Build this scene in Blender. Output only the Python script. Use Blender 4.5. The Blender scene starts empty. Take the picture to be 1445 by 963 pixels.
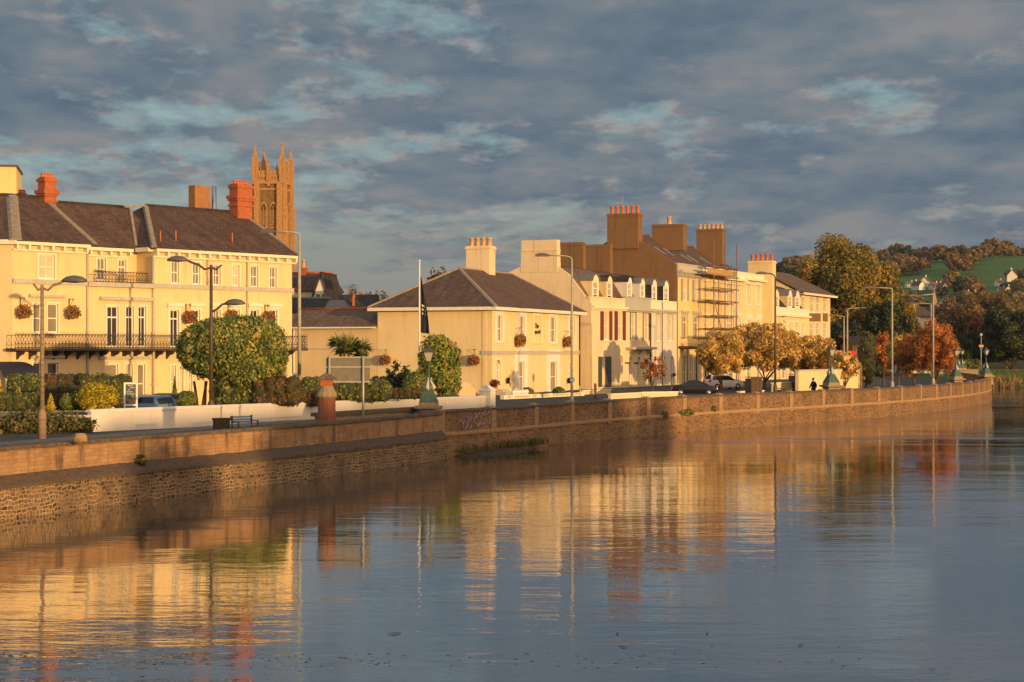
OCC=11.8; HAZE=.00007; GAIN=1.9; SKYSEED=11; COV=.41; SUN=4.45; SUNC=(1.0,.59,.235)
import bpy, bmesh, math, random
import numpy as np
from mathutils import Vector, Matrix
random.seed(7)
C = bpy.context.scene.collection
D = bpy.data
scn = bpy.context.scene
R = math.radians
FOC, CX, HZ, CAMH = 2500.0, 722.5, 495.0, 5.7      # lens (px), optical axis, horizon row, height of the eye above the water
GZ = 1.52                                           # level of the quay ground above the water

def wx(px, Z): return (px - CX) / FOC * Z
def wz(py, Z): return CAMH + (HZ - py) / FOC * Z
def unit(x, y):
    l = math.hypot(x, y); return (x / l, y / l)

# ------------------------------------------------------------------ mesh builder
class MB:
    def __init__(s): s.v = []; s.f = []; s.sm = []
    def face(s, pts, smooth=False):
        b = len(s.v); s.v.extend([tuple(p) for p in pts]); s.f.append(tuple(range(b, b + len(pts)))); s.sm.append(smooth)
        return s
    def box(s, x0, x1, y0, y1, z0, z1):
        if x0 > x1: x0, x1 = x1, x0
        if y0 > y1: y0, y1 = y1, y0
        if z0 > z1: z0, z1 = z1, z0
        b = len(s.v)
        s.v += [(x0,y0,z0),(x1,y0,z0),(x1,y1,z0),(x0,y1,z0),(x0,y0,z1),(x1,y0,z1),(x1,y1,z1),(x0,y1,z1)]
        for q in ((0,3,2,1),(4,5,6,7),(0,1,5,4),(1,2,6,5),(2,3,7,6),(3,0,4,7)):
            s.f.append(tuple(b + i for i in q)); s.sm.append(False)
        return s
    def frustum(s, cx, cy, z0, z1, a0, b0, a1, b1):
        b = len(s.v)
        s.v += [(cx-a0,cy-b0,z0),(cx+a0,cy-b0,z0),(cx+a0,cy+b0,z0),(cx-a0,cy+b0,z0),(cx-a1,cy-b1,z1),(cx+a1,cy-b1,z1),(cx+a1,cy+b1,z1),(cx-a1,cy+b1,z1)]
        for q in ((0,3,2,1),(4,5,6,7),(0,1,5,4),(1,2,6,5),(2,3,7,6),(3,0,4,7)):
            s.f.append(tuple(b + i for i in q)); s.sm.append(False)
        return s
    def prism(s, pts, vec):
        n = len(pts); b = len(s.v); vx, vy, vz = vec
        s.v += [tuple(p) for p in pts] + [(p[0]+vx, p[1]+vy, p[2]+vz) for p in pts]
        s.f.append(tuple(b + i for i in range(n))); s.f.append(tuple(b + n + i for i in reversed(range(n)))); s.sm += [False, False]
        for i in range(n):
            j = (i + 1) % n
            s.f.append((b+j, b+i, b+n+i, b+n+j)); s.sm.append(False)
        return s
    def tube(s, pts, radii, n=8, cap=True):
        pts = [Vector(p) for p in pts]
        if not hasattr(radii, '__len__'): radii = [radii] * len(pts)
        b = len(s.v); prev = None
        for i, p in enumerate(pts):
            t = (pts[min(i+1, len(pts)-1)] - pts[max(i-1, 0)]).normalized()
            if prev is None:
                a = Vector((1,0,0)) if abs(t.x) < .8 else Vector((0,1,0))
                e1 = t.cross(a).normalized()
            else:
                e1 = (prev - t * prev.dot(t)).normalized()
            prev = e1; e2 = t.cross(e1)
            for k in range(n):
                an = 2*math.pi*k/n
                q = p + (e1*math.cos(an) + e2*math.sin(an)) * radii[i]
                s.v.append(tuple(q))
        for i in range(len(pts)-1):
            for k in range(n):
                k2 = (k+1) % n
                s.f.append((b+i*n+k, b+i*n+k2, b+(i+1)*n+k2, b+(i+1)*n+k)); s.sm.append(True)
        if cap:
            s.f.append(tuple(b+k for k in reversed(range(n)))); s.f.append(tuple(b+(len(pts)-1)*n+k for k in range(n))); s.sm += [False, False]
        return s
    def lathe(s, prof, cx=0, cy=0, n=16, smooth=True):
        b = len(s.v)
        for r, z in prof:
            for k in range(n):
                an = 2*math.pi*(k+.5)/n
                s.v.append((cx + r*math.cos(an), cy + r*math.sin(an), z))
        for i in range(len(prof)-1):
            for k in range(n):
                k2 = (k+1) % n
                s.f.append((b+i*n+k, b+i*n+k2, b+(i+1)*n+k2, b+(i+1)*n+k)); s.sm.append(smooth)
        s.f.append(tuple(b+k for k in reversed(range(n)))); s.f.append(tuple(b+(len(prof)-1)*n+k for k in range(n))); s.sm += [False, False]
        return s
    def slab(s, pts, th):
        p = [Vector(q) for q in pts]
        n = (p[1]-p[0]).cross(p[2]-p[0]).normalized()
        if n.z < 0: p.reverse(); n = -n
        return s.prism([tuple(q) for q in p], tuple(-n*th))
    def wall(s, x0, x1, z0, z1, y, holes=(), rev=.2):
        """facade in the plane y with real openings and their reveals"""
        hs = [(max(a,x0), min(b,x1), max(c,z0), min(d,z1)) for a,b,c,d in holes if b > x0 and a < x1 and d > z0 and c < z1]
        xs = sorted({x0, x1, *[h[0] for h in hs], *[h[1] for h in hs]})
        zs = sorted({z0, z1, *[h[2] for h in hs], *[h[3] for h in hs]})
        for j in range(len(zs)-1):
            i = 0
            while i < len(xs)-1:
                def solid(i):
                    mx, mz = (xs[i]+xs[i+1])/2, (zs[j]+zs[j+1])/2
                    return not any(h[0] < mx < h[1] and h[2] < mz < h[3] for h in hs)
                if not solid(i): i += 1; continue
                k = i
                while k+1 < len(xs)-1 and solid(k+1): k += 1
                s.face([(xs[i],y,zs[j]),(xs[k+1],y,zs[j]),(xs[k+1],y,zs[j+1]),(xs[i],y,zs[j+1])])
                i = k+1
        for a,b,c,d in hs:
            s.face([(a,y,c),(a,y,d),(a,y+rev,d),(a,y+rev,c)]); s.face([(b,y,d),(b,y,c),(b,y+rev,c),(b,y+rev,d)])
            s.face([(a,y,d),(b,y,d),(b,y+rev,d),(a,y+rev,d)]); s.face([(b,y,c),(a,y,c),(a,y+rev,c),(b,y+rev,c)])
        return s
    def xform(s, M, start=0):
        for i in range(start, len(s.v)): s.v[i] = tuple(M @ Vector(s.v[i]))
        return s
    def build(s, name, mat, parent=None, label=None):
        me = D.meshes.new(name); me.from_pydata(s.v, [], s.f)
        me.polygons.foreach_set('use_smooth', s.sm)
        uv = me.uv_layers.new(name='UV'); data = uv.data
        for p in me.polygons:
            n = p.normal
            if abs(n.z) > .95: t = Vector((1,0,0)); b = Vector((0,1,0))
            else:
                t = Vector((-n.y, n.x, 0)).normalized(); b = n.cross(t)
            for li in p.loop_indices:
                co = me.vertices[me.loops[li].vertex_index].co
                data[li].uv = (co.dot(t), co.dot(b))
        if mat is not None: me.materials.append(mat)
        o = D.objects.new(name, me); C.objects.link(o)
        if parent is not None: o.parent = parent
        if label: o['label'] = label
        return o

def tag(o, label, cat, group=None):
    o['label'] = label; o['category'] = cat
    if group: o['group'] = group
    return o
def thing(name, label, cat, loc=(0,0,GZ), rot=0, group=None):
    o = D.objects.new(name, None); C.objects.link(o); o.empty_display_size = .3
    o.location = loc; o.rotation_euler = (0,0,rot)
    return tag(o, label, cat, group)
def solo(name, mb, mat, label, cat, loc=(0,0,GZ), rot=0, group=None):
    o = mb.build(name, mat); o.location = loc; o.rotation_euler = (0,0,rot)
    return tag(o, label, cat, group)
def structure(name, mb, mat):
    o = mb.build(name, mat); o['kind'] = 'structure'; return o
def copy_tree(o, parent=None):
    kids = [c for c in C.objects if c.parent == o]
    c = o.copy(); C.objects.link(c); c.parent = parent
    for k in kids: copy_tree(k, c)
    return c
def dup(o, loc, rot=0, scale=None, label=None, group=None):
    c = copy_tree(o); c.location = loc; c.rotation_euler = (0,0,rot)
    if scale is not None: c.scale = scale if hasattr(scale,'__len__') else (scale,)*3
    if label: c['label'] = label
    if group: c['group'] = group
    return c

# ------------------------------------------------------------------ materials
class N:
    def __init__(s, name):
        s.m = D.materials.new(name); s.m.use_nodes = True; s.t = s.m.node_tree; s.t.nodes.clear()
        s.out = s.n('ShaderNodeOutputMaterial')
    def n(s, ty, **kw):
        x = s.t.nodes.new(ty)
        for k, v in kw.items():
            if k.startswith('i_'):
                x.inputs[k[2:].replace('_',' ')].default_value = v
            else: setattr(x, k, v)
        return x
    def l(s, a, b): s.t.links.new(a, b)
    def bsdf(s, color=None, rough=.7, metal=0., spec=.4):
        b = s.n('ShaderNodeBsdfPrincipled'); b.inputs['Roughness'].default_value = rough; b.inputs['Metallic'].default_value = metal
        b.inputs['Specular IOR Level'].default_value = spec
        if color is not None:
            if hasattr(color, 'is_output'): s.l(color, b.inputs['Base Color'])
            else: b.inputs['Base Color'].default_value = (*color, 1)
        s.l(b.outputs[0], s.out.inputs[0]); return b
    def uv(s, sx=1, sy=1, src='UV'):
        tc = s.n('ShaderNodeTexCoord'); mp = s.n('ShaderNodeMapping'); mp.inputs['Scale'].default_value = (sx, sy, sx)
        s.l(tc.outputs[src], mp.inputs[0]); return mp.outputs[0]
    def noise(s, vec, scale, detail=4, rough=.55):
        x = s.n('ShaderNodeTexNoise'); x.inputs['Scale'].default_value = scale; x.inputs['Detail'].default_value = detail; x.inputs['Roughness'].default_value = rough
        s.l(vec, x.inputs['Vector']); return x.outputs[0]
    def ramp(s, fac, stops):
        r = s.n('ShaderNodeValToRGB'); e = r.color_ramp.elements
        while len(e) < len(stops): e.new(.5)
        for i, (p, c) in enumerate(stops):
            e[i].position = p; e[i].color = (*c, 1) if hasattr(c,'__len__') else (c,c,c,1)
        s.l(fac, r.inputs[0]); return r.outputs[0]
    def mix(s, a, b, fac, mode='MIX'):
        m = s.n('ShaderNodeMix', data_type='RGBA', blend_type=mode)
        for val, idx in ((fac, 0), (a, 6), (b, 7)):
            if hasattr(val, 'is_output'): s.l(val, m.inputs[idx])
            else: m.inputs[idx].default_value = val if idx == 0 else (*val, 1)
        return m.outputs[2]
    def math(s, op, a, b=0., clamp=False):
        m = s.n('ShaderNodeMath', operation=op, use_clamp=clamp)
        for i, v in enumerate((a, b)):
            if hasattr(v, 'is_output'): s.l(v, m.inputs[i])
            else: m.inputs[i].default_value = v
        return m.outputs[0]
    def bump(s, h, b, strength=.4, dist=.02):
        x = s.n('ShaderNodeBump'); x.inputs['Strength'].default_value = strength; x.inputs['Distance'].default_value = dist
        s.l(h, x.inputs['Height']); s.l(x.outputs[0], b.inputs['Normal'])

def sc(c, k): return tuple(min(1, x*k) for x in c)
def plain(name, c, rough=.6, var=.12, scale=3., metal=0., spec=.4, bump=0.):
    n = N(name); u = n.uv(); nz = n.noise(u, scale, 5)
    col = n.ramp(nz, [(.3, sc(c, 1-var)), (.7, sc(c, 1+var))])
    b = n.bsdf(col, rough, metal, spec)
    if bump: n.bump(nz, b, .5, bump)
    return n.m
def stucco(name, c, dirt=.35, streak=(.30,.22,.14)):
    n = N(name); u = n.uv(); big = n.noise(u, .35, 5); fine = n.noise(u, 9, 4)
    col = n.ramp(big, [(.25, sc(c,.9)), (.75, sc(c,1.05))])
    st = n.noise(n.uv(1.6, .12), 1.3, 6, .65)
    f = n.math('MULTIPLY', n.ramp(st, [(.52, 0), (.78, 1)]), dirt)
    col = n.mix(col, streak, f)
    bl = n.noise(u, .8, 7, .72)
    col = n.mix(col, sc(c,.72), n.math('MULTIPLY', n.ramp(bl, [(.53,0),(.72,1)]), dirt*.8))
    b = n.bsdf(col, .85, 0, .25); n.bump(fine, b, .35, .01); return n.m
def slate(name, c, row=.24, wid=.34):
    n = N(name); u = n.uv()
    br = n.n('ShaderNodeTexBrick'); n.l(u, br.inputs['Vector'])
    br.inputs['Color1'].default_value = (*sc(c,.72),1); br.inputs['Color2'].default_value = (*sc(c,1.3),1); br.inputs['Mortar'].default_value = (*sc(c,.35),1)
    br.inputs['Scale'].default_value = 1; br.inputs['Mortar Size'].default_value = .012; br.inputs['Brick Width'].default_value = wid; br.inputs['Row Height'].default_value = row
    br.inputs['Bias'].default_value = .1
    nz = n.noise(u, .5, 7, .65); st = n.noise(n.uv(1.2,.18), 1.2, 5, .6)
    col = n.mix(br.outputs[0], (.16,.105,.06), n.math('MULTIPLY', n.ramp(nz, [(.5,0),(.72,1)]), .55))
    col = n.mix(col, sc(c,.5), n.math('MULTIPLY', n.ramp(st, [(.45,0),(.7,1)]), .7))
    li = n.noise(u, 3.5, 5, .7)
    col = n.mix(col, (.30,.27,.20), n.math('MULTIPLY', n.ramp(li, [(.60,0),(.74,1)]), .55))
    b = n.bsdf(col, .8, 0, .15); n.bump(br.outputs[1], b, -.5, .02); return n.m
def brick(name, c1, c2, mortar, bw=.23, rh=.075, ms=.01, dirt=.3, bump=.01):
    n = N(name); u = n.uv()
    br = n.n('ShaderNodeTexBrick'); n.l(u, br.inputs['Vector'])
    br.inputs['Color1'].default_value = (*c1,1); br.inputs['Color2'].default_value = (*c2,1); br.inputs['Mortar'].default_value = (*mortar,1)
    br.inputs['Scale'].default_value = 1; br.inputs['Mortar Size'].default_value = ms; br.inputs['Brick Width'].default_value = bw; br.inputs['Row Height'].default_value = rh
    nz = n.noise(u, .9, 6, .65); st = n.noise(n.uv(1.3,.16), 1.1, 6, .65)
    col = n.mix(br.outputs[0], sc(c1,.35), n.math('MULTIPLY', n.ramp(nz, [(.5,0),(.75,1)]), dirt))
    col = n.mix(col, (.05,.04,.032), n.math('MULTIPLY', n.ramp(st, [(.52,0),(.7,1)]), dirt))
    b = n.bsdf(col, .85, 0, .25); n.bump(br.outputs[1], b, -.6, bump); return n.m
def rubble(name, cols, mortar, scale=2.6, mw=.05, dirt=.4, sy=1.7):
    n = N(name); u = n.uv(1, sy)
    wob = n.n('ShaderNodeTexNoise'); wob.inputs['Scale'].default_value = 3; n.l(u, wob.inputs['Vector'])
    ad = n.n('ShaderNodeMix', data_type='RGBA', blend_type='LINEAR_LIGHT'); ad.inputs[0].default_value = .08; n.l(u, ad.inputs[6]); n.l(wob.outputs[1], ad.inputs[7])
    vo = n.n('ShaderNodeTexVoronoi', feature='F1', distance='CHEBYCHEV'); vo.inputs['Scale'].default_value = scale; n.l(ad.outputs[2], vo.inputs['Vector'])
    ve = n.n('ShaderNodeTexVoronoi', feature='DISTANCE_TO_EDGE'); ve.inputs['Scale'].default_value = scale; n.l(ad.outputs[2], ve.inputs['Vector'])
    vo.distance = 'EUCLIDEAN'
    sep = n.n('ShaderNodeSeparateColor'); n.l(vo.outputs['Color'], sep.inputs[0])
    k = len(cols)-1
    col = n.ramp(sep.outputs[0], [(i/k, c) for i, c in enumerate(cols)])
    fine = n.noise(n.uv(), 14, 5, .7)
    col = n.mix(col, sc(cols[0],.5), n.math('MULTIPLY', n.ramp(fine, [(.45,0),(.75,1)]), .5))
    edge = n.ramp(ve.outputs['Distance'], [(mw*.5,1),(mw*1.3,0)])
    col = n.mix(col, mortar, edge)
    st = n.noise(n.uv(.7,.25), .8, 6, .65)
    col = n.mix(col, (.045,.038,.03), n.math('MULTIPLY', n.ramp(st, [(.48,0),(.7,1)]), dirt))
    b = n.bsdf(col, .88, 0, .25); n.bump(n.math('SUBTRACT', n.math('MULTIPLY', fine, .3), edge), b, .9, .05); return n.m
def coursed(name, cols, mortar, bw, rh, ms, dirt, warp):
    """roughly coursed rubble: courses pulled out of true, every stone its own colour"""
    n = N(name); u = n.uv()
    wob = n.n('ShaderNodeTexNoise'); wob.inputs['Scale'].default_value = 2.2; wob.inputs['Detail'].default_value = 3; n.l(u, wob.inputs['Vector'])
    ad = n.n('ShaderNodeMix', data_type='RGBA', blend_type='LINEAR_LIGHT'); ad.inputs[0].default_value = warp; n.l(u, ad.inputs[6]); n.l(wob.outputs[1], ad.inputs[7])
    br = n.n('ShaderNodeTexBrick', squash=.62, squash_frequency=3, offset=.43); n.l(ad.outputs[2], br.inputs['Vector'])
    br.inputs['Color1'].default_value = (0,0,0,1); br.inputs['Color2'].default_value = (1,1,1,1); br.inputs['Mortar'].default_value = (.5,.5,.5,1)
    br.inputs['Scale'].default_value = 1; br.inputs['Mortar Size'].default_value = ms; br.inputs['Mortar Smooth'].default_value = .3; br.inputs['Brick Width'].default_value = bw; br.inputs['Row Height'].default_value = rh
    k = len(cols)-1
    col = n.ramp(br.outputs[0], [(.08+.84*i/k, c) for i, c in enumerate(cols)])
    fine = n.noise(u, 12, 5, .7)
    col = n.mix(col, sc(cols[0],.6), n.math('MULTIPLY', n.ramp(fine, [(.45,0),(.75,1)]), .6))
    patchy = n.ramp(n.noise(u, .5, 4, .6), [(.35,.25),(.6,1)])
    col = n.mix(col, mortar, n.math('MULTIPLY', br.outputs[1], patchy))
    st = n.noise(n.uv(.7,.25), .8, 6, .65)
    col = n.mix(col, (.045,.036,.028), n.math('MULTIPLY', n.ramp(st, [(.46,0),(.68,1)]), dirt))
    b = n.bsdf(col, .88, 0, .25); n.bump(n.math('SUBTRACT', n.math('MULTIPLY', fine, .4), br.outputs[1]), b, .9, .05); return n.m
def leafmat(name, c1, c2, c3, scale=.8, trans=.42, dark=.5, gain=1.):
    """three leaf colours: clumps by position, single leaves by island"""
    n = N(name); g = n.n('ShaderNodeNewGeometry'); o = n.uv(src='Object')
    nz = n.noise(o, scale, 4, .6)
    r = n.math('ADD', n.math('MULTIPLY', g.outputs['Random Per Island'], .55), n.math('MULTIPLY', n.math('SUBTRACT', nz, .5), 1.6))
    r = n.math('ADD', r, .22)
    c1, c2, c3 = sc(c1,GAIN*gain), sc(c2,GAIN*gain), sc(c3,GAIN*gain)
    col = n.ramp(r, [(.12, sc(c1, dark+.25)), (.4, c1), (.62, c2), (.92, c3)])
    d = n.n('ShaderNodeBsdfPrincipled'); d.inputs['Roughness'].default_value = .6; d.inputs['Specular IOR Level'].default_value = .3; n.l(col, d.inputs['Base Color'])
    t = n.n('ShaderNodeBsdfTranslucent'); n.l(col, t.inputs[0])
    mx = n.n('ShaderNodeMixShader'); mx.inputs[0].default_value = trans; n.l(d.outputs[0], mx.inputs[1]); n.l(t.outputs[0], mx.inputs[2]); n.l(mx.outputs[0], n.out.inputs[0])
    return n.m
def panemat(name, base, stripe=None, rough=.06, freq=9.):
    n = N(name); u = n.uv()
    nz = n.noise(u, .8, 3)
    col = n.ramp(nz, [(.3, sc(base,.7)), (.7, sc(base,1.25))])
    if stripe:
        w = n.n('ShaderNodeTexWave'); w.inputs['Scale'].default_value = freq; w.inputs['Distortion'].default_value = .8; n.l(u, w.inputs['Vector'])
        col = n.mix(col, stripe, w.outputs[1])
    n.bsdf(col, rough, 0, .5); return n.m

m_cream  = stucco('hotel_cream_stucco', (.78,.60,.325), .36)
m_cream2 = stucco('pale_yellow_stucco', (.79,.63,.35), .38)
m_yellow = stucco('yellow_stucco', (.80,.62,.29), .22)
m_tan    = stucco('buff_stucco', (.70,.53,.29), .3)
m_ivory  = stucco('ivory_stucco', (.78,.64,.42), .5)
m_white  = stucco('white_render', (.74,.71,.64), .3, (.35,.32,.27))
m_trim   = plain('painted_trim', (.80,.73,.56), .6, .1)
m_trimw  = plain('white_painted_wood', (.80,.79,.74), .45, .05)
m_trimg  = plain('weathered_grey_trim', (.46,.43,.37), .75, .15)
m_gpar   = stucco('grey_green_render', (.42,.43,.38), .3)
m_brownr = stucco('brown_cement_render', (.215,.125,.06), .8, (.085,.05,.028))
m_slate  = slate('brown_slate', (.108,.068,.054))
m_slate2 = slate('grey_slate', (.13,.086,.066))
m_slate3 = slate('dark_slate', (.05,.045,.045))
m_tile   = slate('brown_tile', (.17,.115,.08))
m_lead   = plain('lead_sheet', (.17,.155,.15), .6, .2)
m_hip    = plain('mortared_hip_strip', (.30,.24,.175), .8, .3)
m_ridge  = plain('red_ridge_tile', (.42,.10,.035), .75, .25)
m_rbrick = brick('red_brick', (.50,.11,.035), (.36,.07,.025), (.33,.19,.11), dirt=.35)
m_obrick = brick('brown_orange_brick', (.42,.17,.06), (.30,.11,.04), (.33,.24,.14), dirt=.5)
m_pot    = plain('clay_pot', (.52,.15,.05), .75, .2)
m_potb   = plain('buff_clay_pot', (.60,.36,.16), .75, .2)
m_iron   = plain('dark_ironwork', (.055,.042,.034), .55, .2)
m_irong  = plain('green_painted_iron', (.06,.115,.085), .6, .3)
m_galv   = plain('galvanised_steel', (.42,.40,.34), .45, .12, metal=.3)
m_post   = plain('brown_painted_steel', (.085,.06,.042), .5, .2)
m_lamphd = plain('grey_lamp_housing', (.10,.10,.105), .4, .1)
m_rust   = plain('scaffold_tube', (.25,.15,.08), .55, .3, metal=.3)
m_plank  = plain('scaffold_board', (.42,.26,.11), .8, .3)
m_stone  = plain('weathered_stone', (.30,.23,.15), .88, .3, 6, bump=.02)
m_church = rubble('church_stone', [(.25,.14,.055),(.34,.20,.085),(.19,.11,.05)], (.27,.17,.08), 2.2, .03, .55)
m_churchp= plain('church_freestone', (.42,.235,.085), .85, .3)
m_louvre = plain('dark_louvre', (.06,.04,.025), .8, .2)
m_p_dark = panemat('dark_window_pane', (.035,.027,.022))
m_p_curt = panemat('curtained_window_pane', (.30,.25,.16), (.20,.16,.10))
m_p_blind= panemat('blind_window_pane', (.58,.52,.36), (.50,.43,.28), freq=3)
m_p_cool = panemat('grey_window_pane', (.16,.15,.13), (.30,.26,.18), freq=4)
m_redsh  = plain('dark_red_shutter', (.17,.035,.022), .5, .15)
m_greysh = plain('grey_shutter', (.36,.34,.29), .6, .12)
m_dark   = plain('dark_grey_paint', (.07,.065,.06), .5, .15)
m_navy   = plain('navy_canvas', (.016,.018,.035), .8, .2)
m_twig   = plain('wet_twig', (.025,.018,.012), .8, .3, spec=.1)
m_bark   = plain('bark', (.12,.078,.045), .9, .35, 5, bump=.03)
m_asph   = plain('asphalt', (.055,.055,.056), .9, .25, 2.5, bump=.005)
m_pave   = brick('paving_slabs', (.20,.18,.155), (.15,.14,.12), (.08,.07,.06), .6, .45, .012, .25, .004)
m_kerb   = plain('kerb_stone', (.24,.22,.19), .85, .2)
m_paint  = plain('road_paint', (.68,.66,.60), .7, .15)
m_grass  = plain('lawn_grass', (.055,.115,.02), .95, .35, 1.2)
m_cblock = brick('stained_concrete_block', (.44,.27,.14), (.34,.20,.105), (.30,.19,.10), .42, .14, .012, .95, .012)
m_coping = plain('dark_weathered_coping', (.115,.085,.06), .92, .45, 5, bump=.03)
m_ledge  = plain('dark_concrete_ledge', (.10,.072,.05), .92, .35, 6, bump=.03)
m_rubl   = coursed('quay_rubble', [(.07,.05,.036),(.24,.15,.08),(.12,.09,.07),(.34,.19,.08),(.16,.10,.06)], (.50,.38,.22), .29, .145, .019, .35, .16)
m_rubl2  = coursed('parapet_rubble', [(.10,.058,.034),(.38,.215,.10),(.20,.13,.085),(.44,.24,.105),(.27,.13,.065)], (.36,.25,.14), .30, .10, .016, .4, .07)
m_dress  = plain('dressed_limestone', (.34,.22,.12), .88, .35, 5, bump=.02)
m_gold   = plain('polished_lantern_glass', (.42,.38,.30), .15, .1)
m_black  = plain('black_plastic', (.012,.012,.013), .7, .1, spec=.1)
m_blue   = plain('blue_sign_paint', (.02,.16,.42), .45, .05)
m_signw  = plain('white_sign_paint', (.8,.8,.78), .45, .04)
m_red    = plain('red_banner', (.60,.03,.04), .7, .08)
m_orange = plain('orange_paint', (.75,.30,.03), .6, .08)
m_tyre   = plain('tyre_rubber', (.018,.018,.018), .85, .1)
m_rim    = plain('alloy_rim', (.45,.44,.42), .3, .1, metal=.8)
m_cglass = panemat('car_glass', (.02,.022,.025), None, .05)
def paint(name, c): return plain(name, c, .2, .03, 1, 0, .35)
m_cblack, m_cwhite, m_csilver, m_cblue, m_cbrown = paint('black_car_paint', (.015,.016,.02)), paint('white_car_paint', (.75,.75,.74)), paint('silver_car_paint', (.40,.41,.44)), paint('light_blue_car_paint', (.16,.25,.36)), paint('bronze_car_paint', (.14,.10,.07))
m_tail   = plain('red_tail_lamp', (.5,.02,.015), .2, .05)
m_headl  = plain('clear_headlamp', (.6,.6,.6), .12, .05)
m_mortar_copper = plain('copper_green', (.12,.22,.14), .7, .2)

l_oak   = leafmat('holm_oak_leaves', (.045,.062,.016), (.10,.115,.028), (.21,.15,.05), 1.2, gain=2.0)
l_gold  = leafmat('golden_leaves', (.12,.095,.026), (.28,.155,.048), (.40,.245,.105), .6, gain=1.9)
l_copper= leafmat('copper_red_leaves', (.11,.038,.02), (.21,.075,.03), (.30,.13,.055), 1.5)
l_orange= leafmat('orange_leaves', (.13,.05,.014), (.26,.105,.028), (.36,.17,.045), .5, gain=1.45)
l_green = leafmat('green_autumn_leaves', (.06,.06,.014), (.15,.11,.022), (.26,.155,.032), .2, gain=1.5)
l_olive = leafmat('olive_brown_leaves', (.09,.065,.024), (.17,.115,.035), (.25,.16,.05), .3)
l_brown = leafmat('brown_autumn_leaves', (.085,.058,.03), (.155,.10,.045), (.22,.15,.065), .3, gain=1.15)
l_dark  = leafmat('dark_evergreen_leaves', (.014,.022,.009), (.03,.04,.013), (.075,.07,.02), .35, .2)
l_hedge = leafmat('hedge_leaves', (.04,.06,.014), (.09,.105,.022), (.16,.13,.035), 1.5, gain=1.7)
l_hbrown= leafmat('russet_hedge_leaves', (.08,.05,.02), (.15,.085,.03), (.22,.10,.035), 1.5)
l_yellow= leafmat('yellow_conifer_leaves', (.20,.17,.012), (.38,.29,.02), (.50,.38,.035), 2.)
l_weed  = leafmat('weedy_leaves', (.05,.06,.02), (.10,.10,.03), (.20,.12,.05), 2.)
l_flower= leafmat('basket_flowers', (.06,.08,.018), (.26,.09,.04), (.50,.12,.10), 6., gain=1.2)
l_camel = leafmat('red_flecked_shrub_leaves', (.05,.075,.016), (.12,.135,.025), (.17,.13,.04), 1.2, gain=1.7)
l_palm  = leafmat('palm_blades', (.05,.065,.016), (.12,.12,.03), (.26,.2,.07), 1., gain=2.2)
l_lawn  = leafmat('lawn_blades', (.04,.09,.012), (.07,.14,.02), (.11,.17,.03), .2)
l_reed  = leafmat('reed_blades', (.14,.10,.05), (.24,.17,.08), (.34,.22,.10), .3)

# ------------------------------------------------------------------ foliage
def leaf_mesh(name, blobs, n, size, mat, seed=0, shell=.5, up=0., aspect=.55):
    rg = np.random.default_rng(seed)
    c = np.array([b[0] for b in blobs], float); r = np.array([b[1] for b in blobs], float)
    w = (r.prod(axis=1))**(2/3); idx = rg.choice(len(blobs), n, p=w/w.sum())
    d = rg.normal(size=(n,3)); d /= np.linalg.norm(d, axis=1)[:,None]
    rad = 1 - shell*rg.random(n)**1.4
    rad = rad + np.where(rg.random(n)<.12, .16*rg.random(n), 0)
    p = c[idx] + d*rad[:,None]*r[idx]
    nm = d*.9 + rg.normal(size=(n,3))*.45; nm[:,2] += up; nm /= np.linalg.norm(nm, axis=1)[:,None]
    t = np.cross(nm, rg.normal(size=(n,3))); t /= np.linalg.norm(t, axis=1)[:,None]
    b = np.cross(nm, t)
    L = size*(.6+.8*rg.random(n))[:,None]
    bend = nm*L*.25
    v = np.stack([p+t*L, p+b*L*aspect-bend, p-t*L, p-b*L*aspect-bend], axis=1).reshape(-1,3)
    me = D.meshes.new(name); me.vertices.add(4*n); me.vertices.foreach_set('co', v.ravel())
    me.loops.add(4*n); me.loops.foreach_set('vertex_index', np.arange(4*n)); me.polygons.add(n); me.polygons.foreach_set('loop_start', np.arange(n)*4)
    me.update(calc_edges=True); me.materials.append(mat); return me
def mesh_obj(name, me, parent=None):
    o = D.objects.new(name, me); C.objects.link(o); o.parent = parent; return o
def crown_blobs(rx, ry, rz, cz, nb, seed, k=.36, top=1.):
    rg = random.Random(seed); out = [((0,0,cz), (rx*.62, ry*.62, rz*.66))]
    for i in range(nb):
        z = -0.75 + 1.7*((i+.5)/nb); a = i*2.39996 + rg.uniform(-.3,.3)
        z = max(-.92, min(.95, z + rg.uniform(-.1,.1))); q = math.sqrt(max(0, 1-z*z))
        if top != 1 and z > 0: q *= top
        f = rg.uniform(.62,.8); s_ = k*rg.uniform(.7,1.25)
        out.append(((rx*q*f*math.cos(a), ry*q*f*math.sin(a), cz+rz*z*f), (rx*s_, ry*s_, rz*s_*.9)))
    return out
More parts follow.
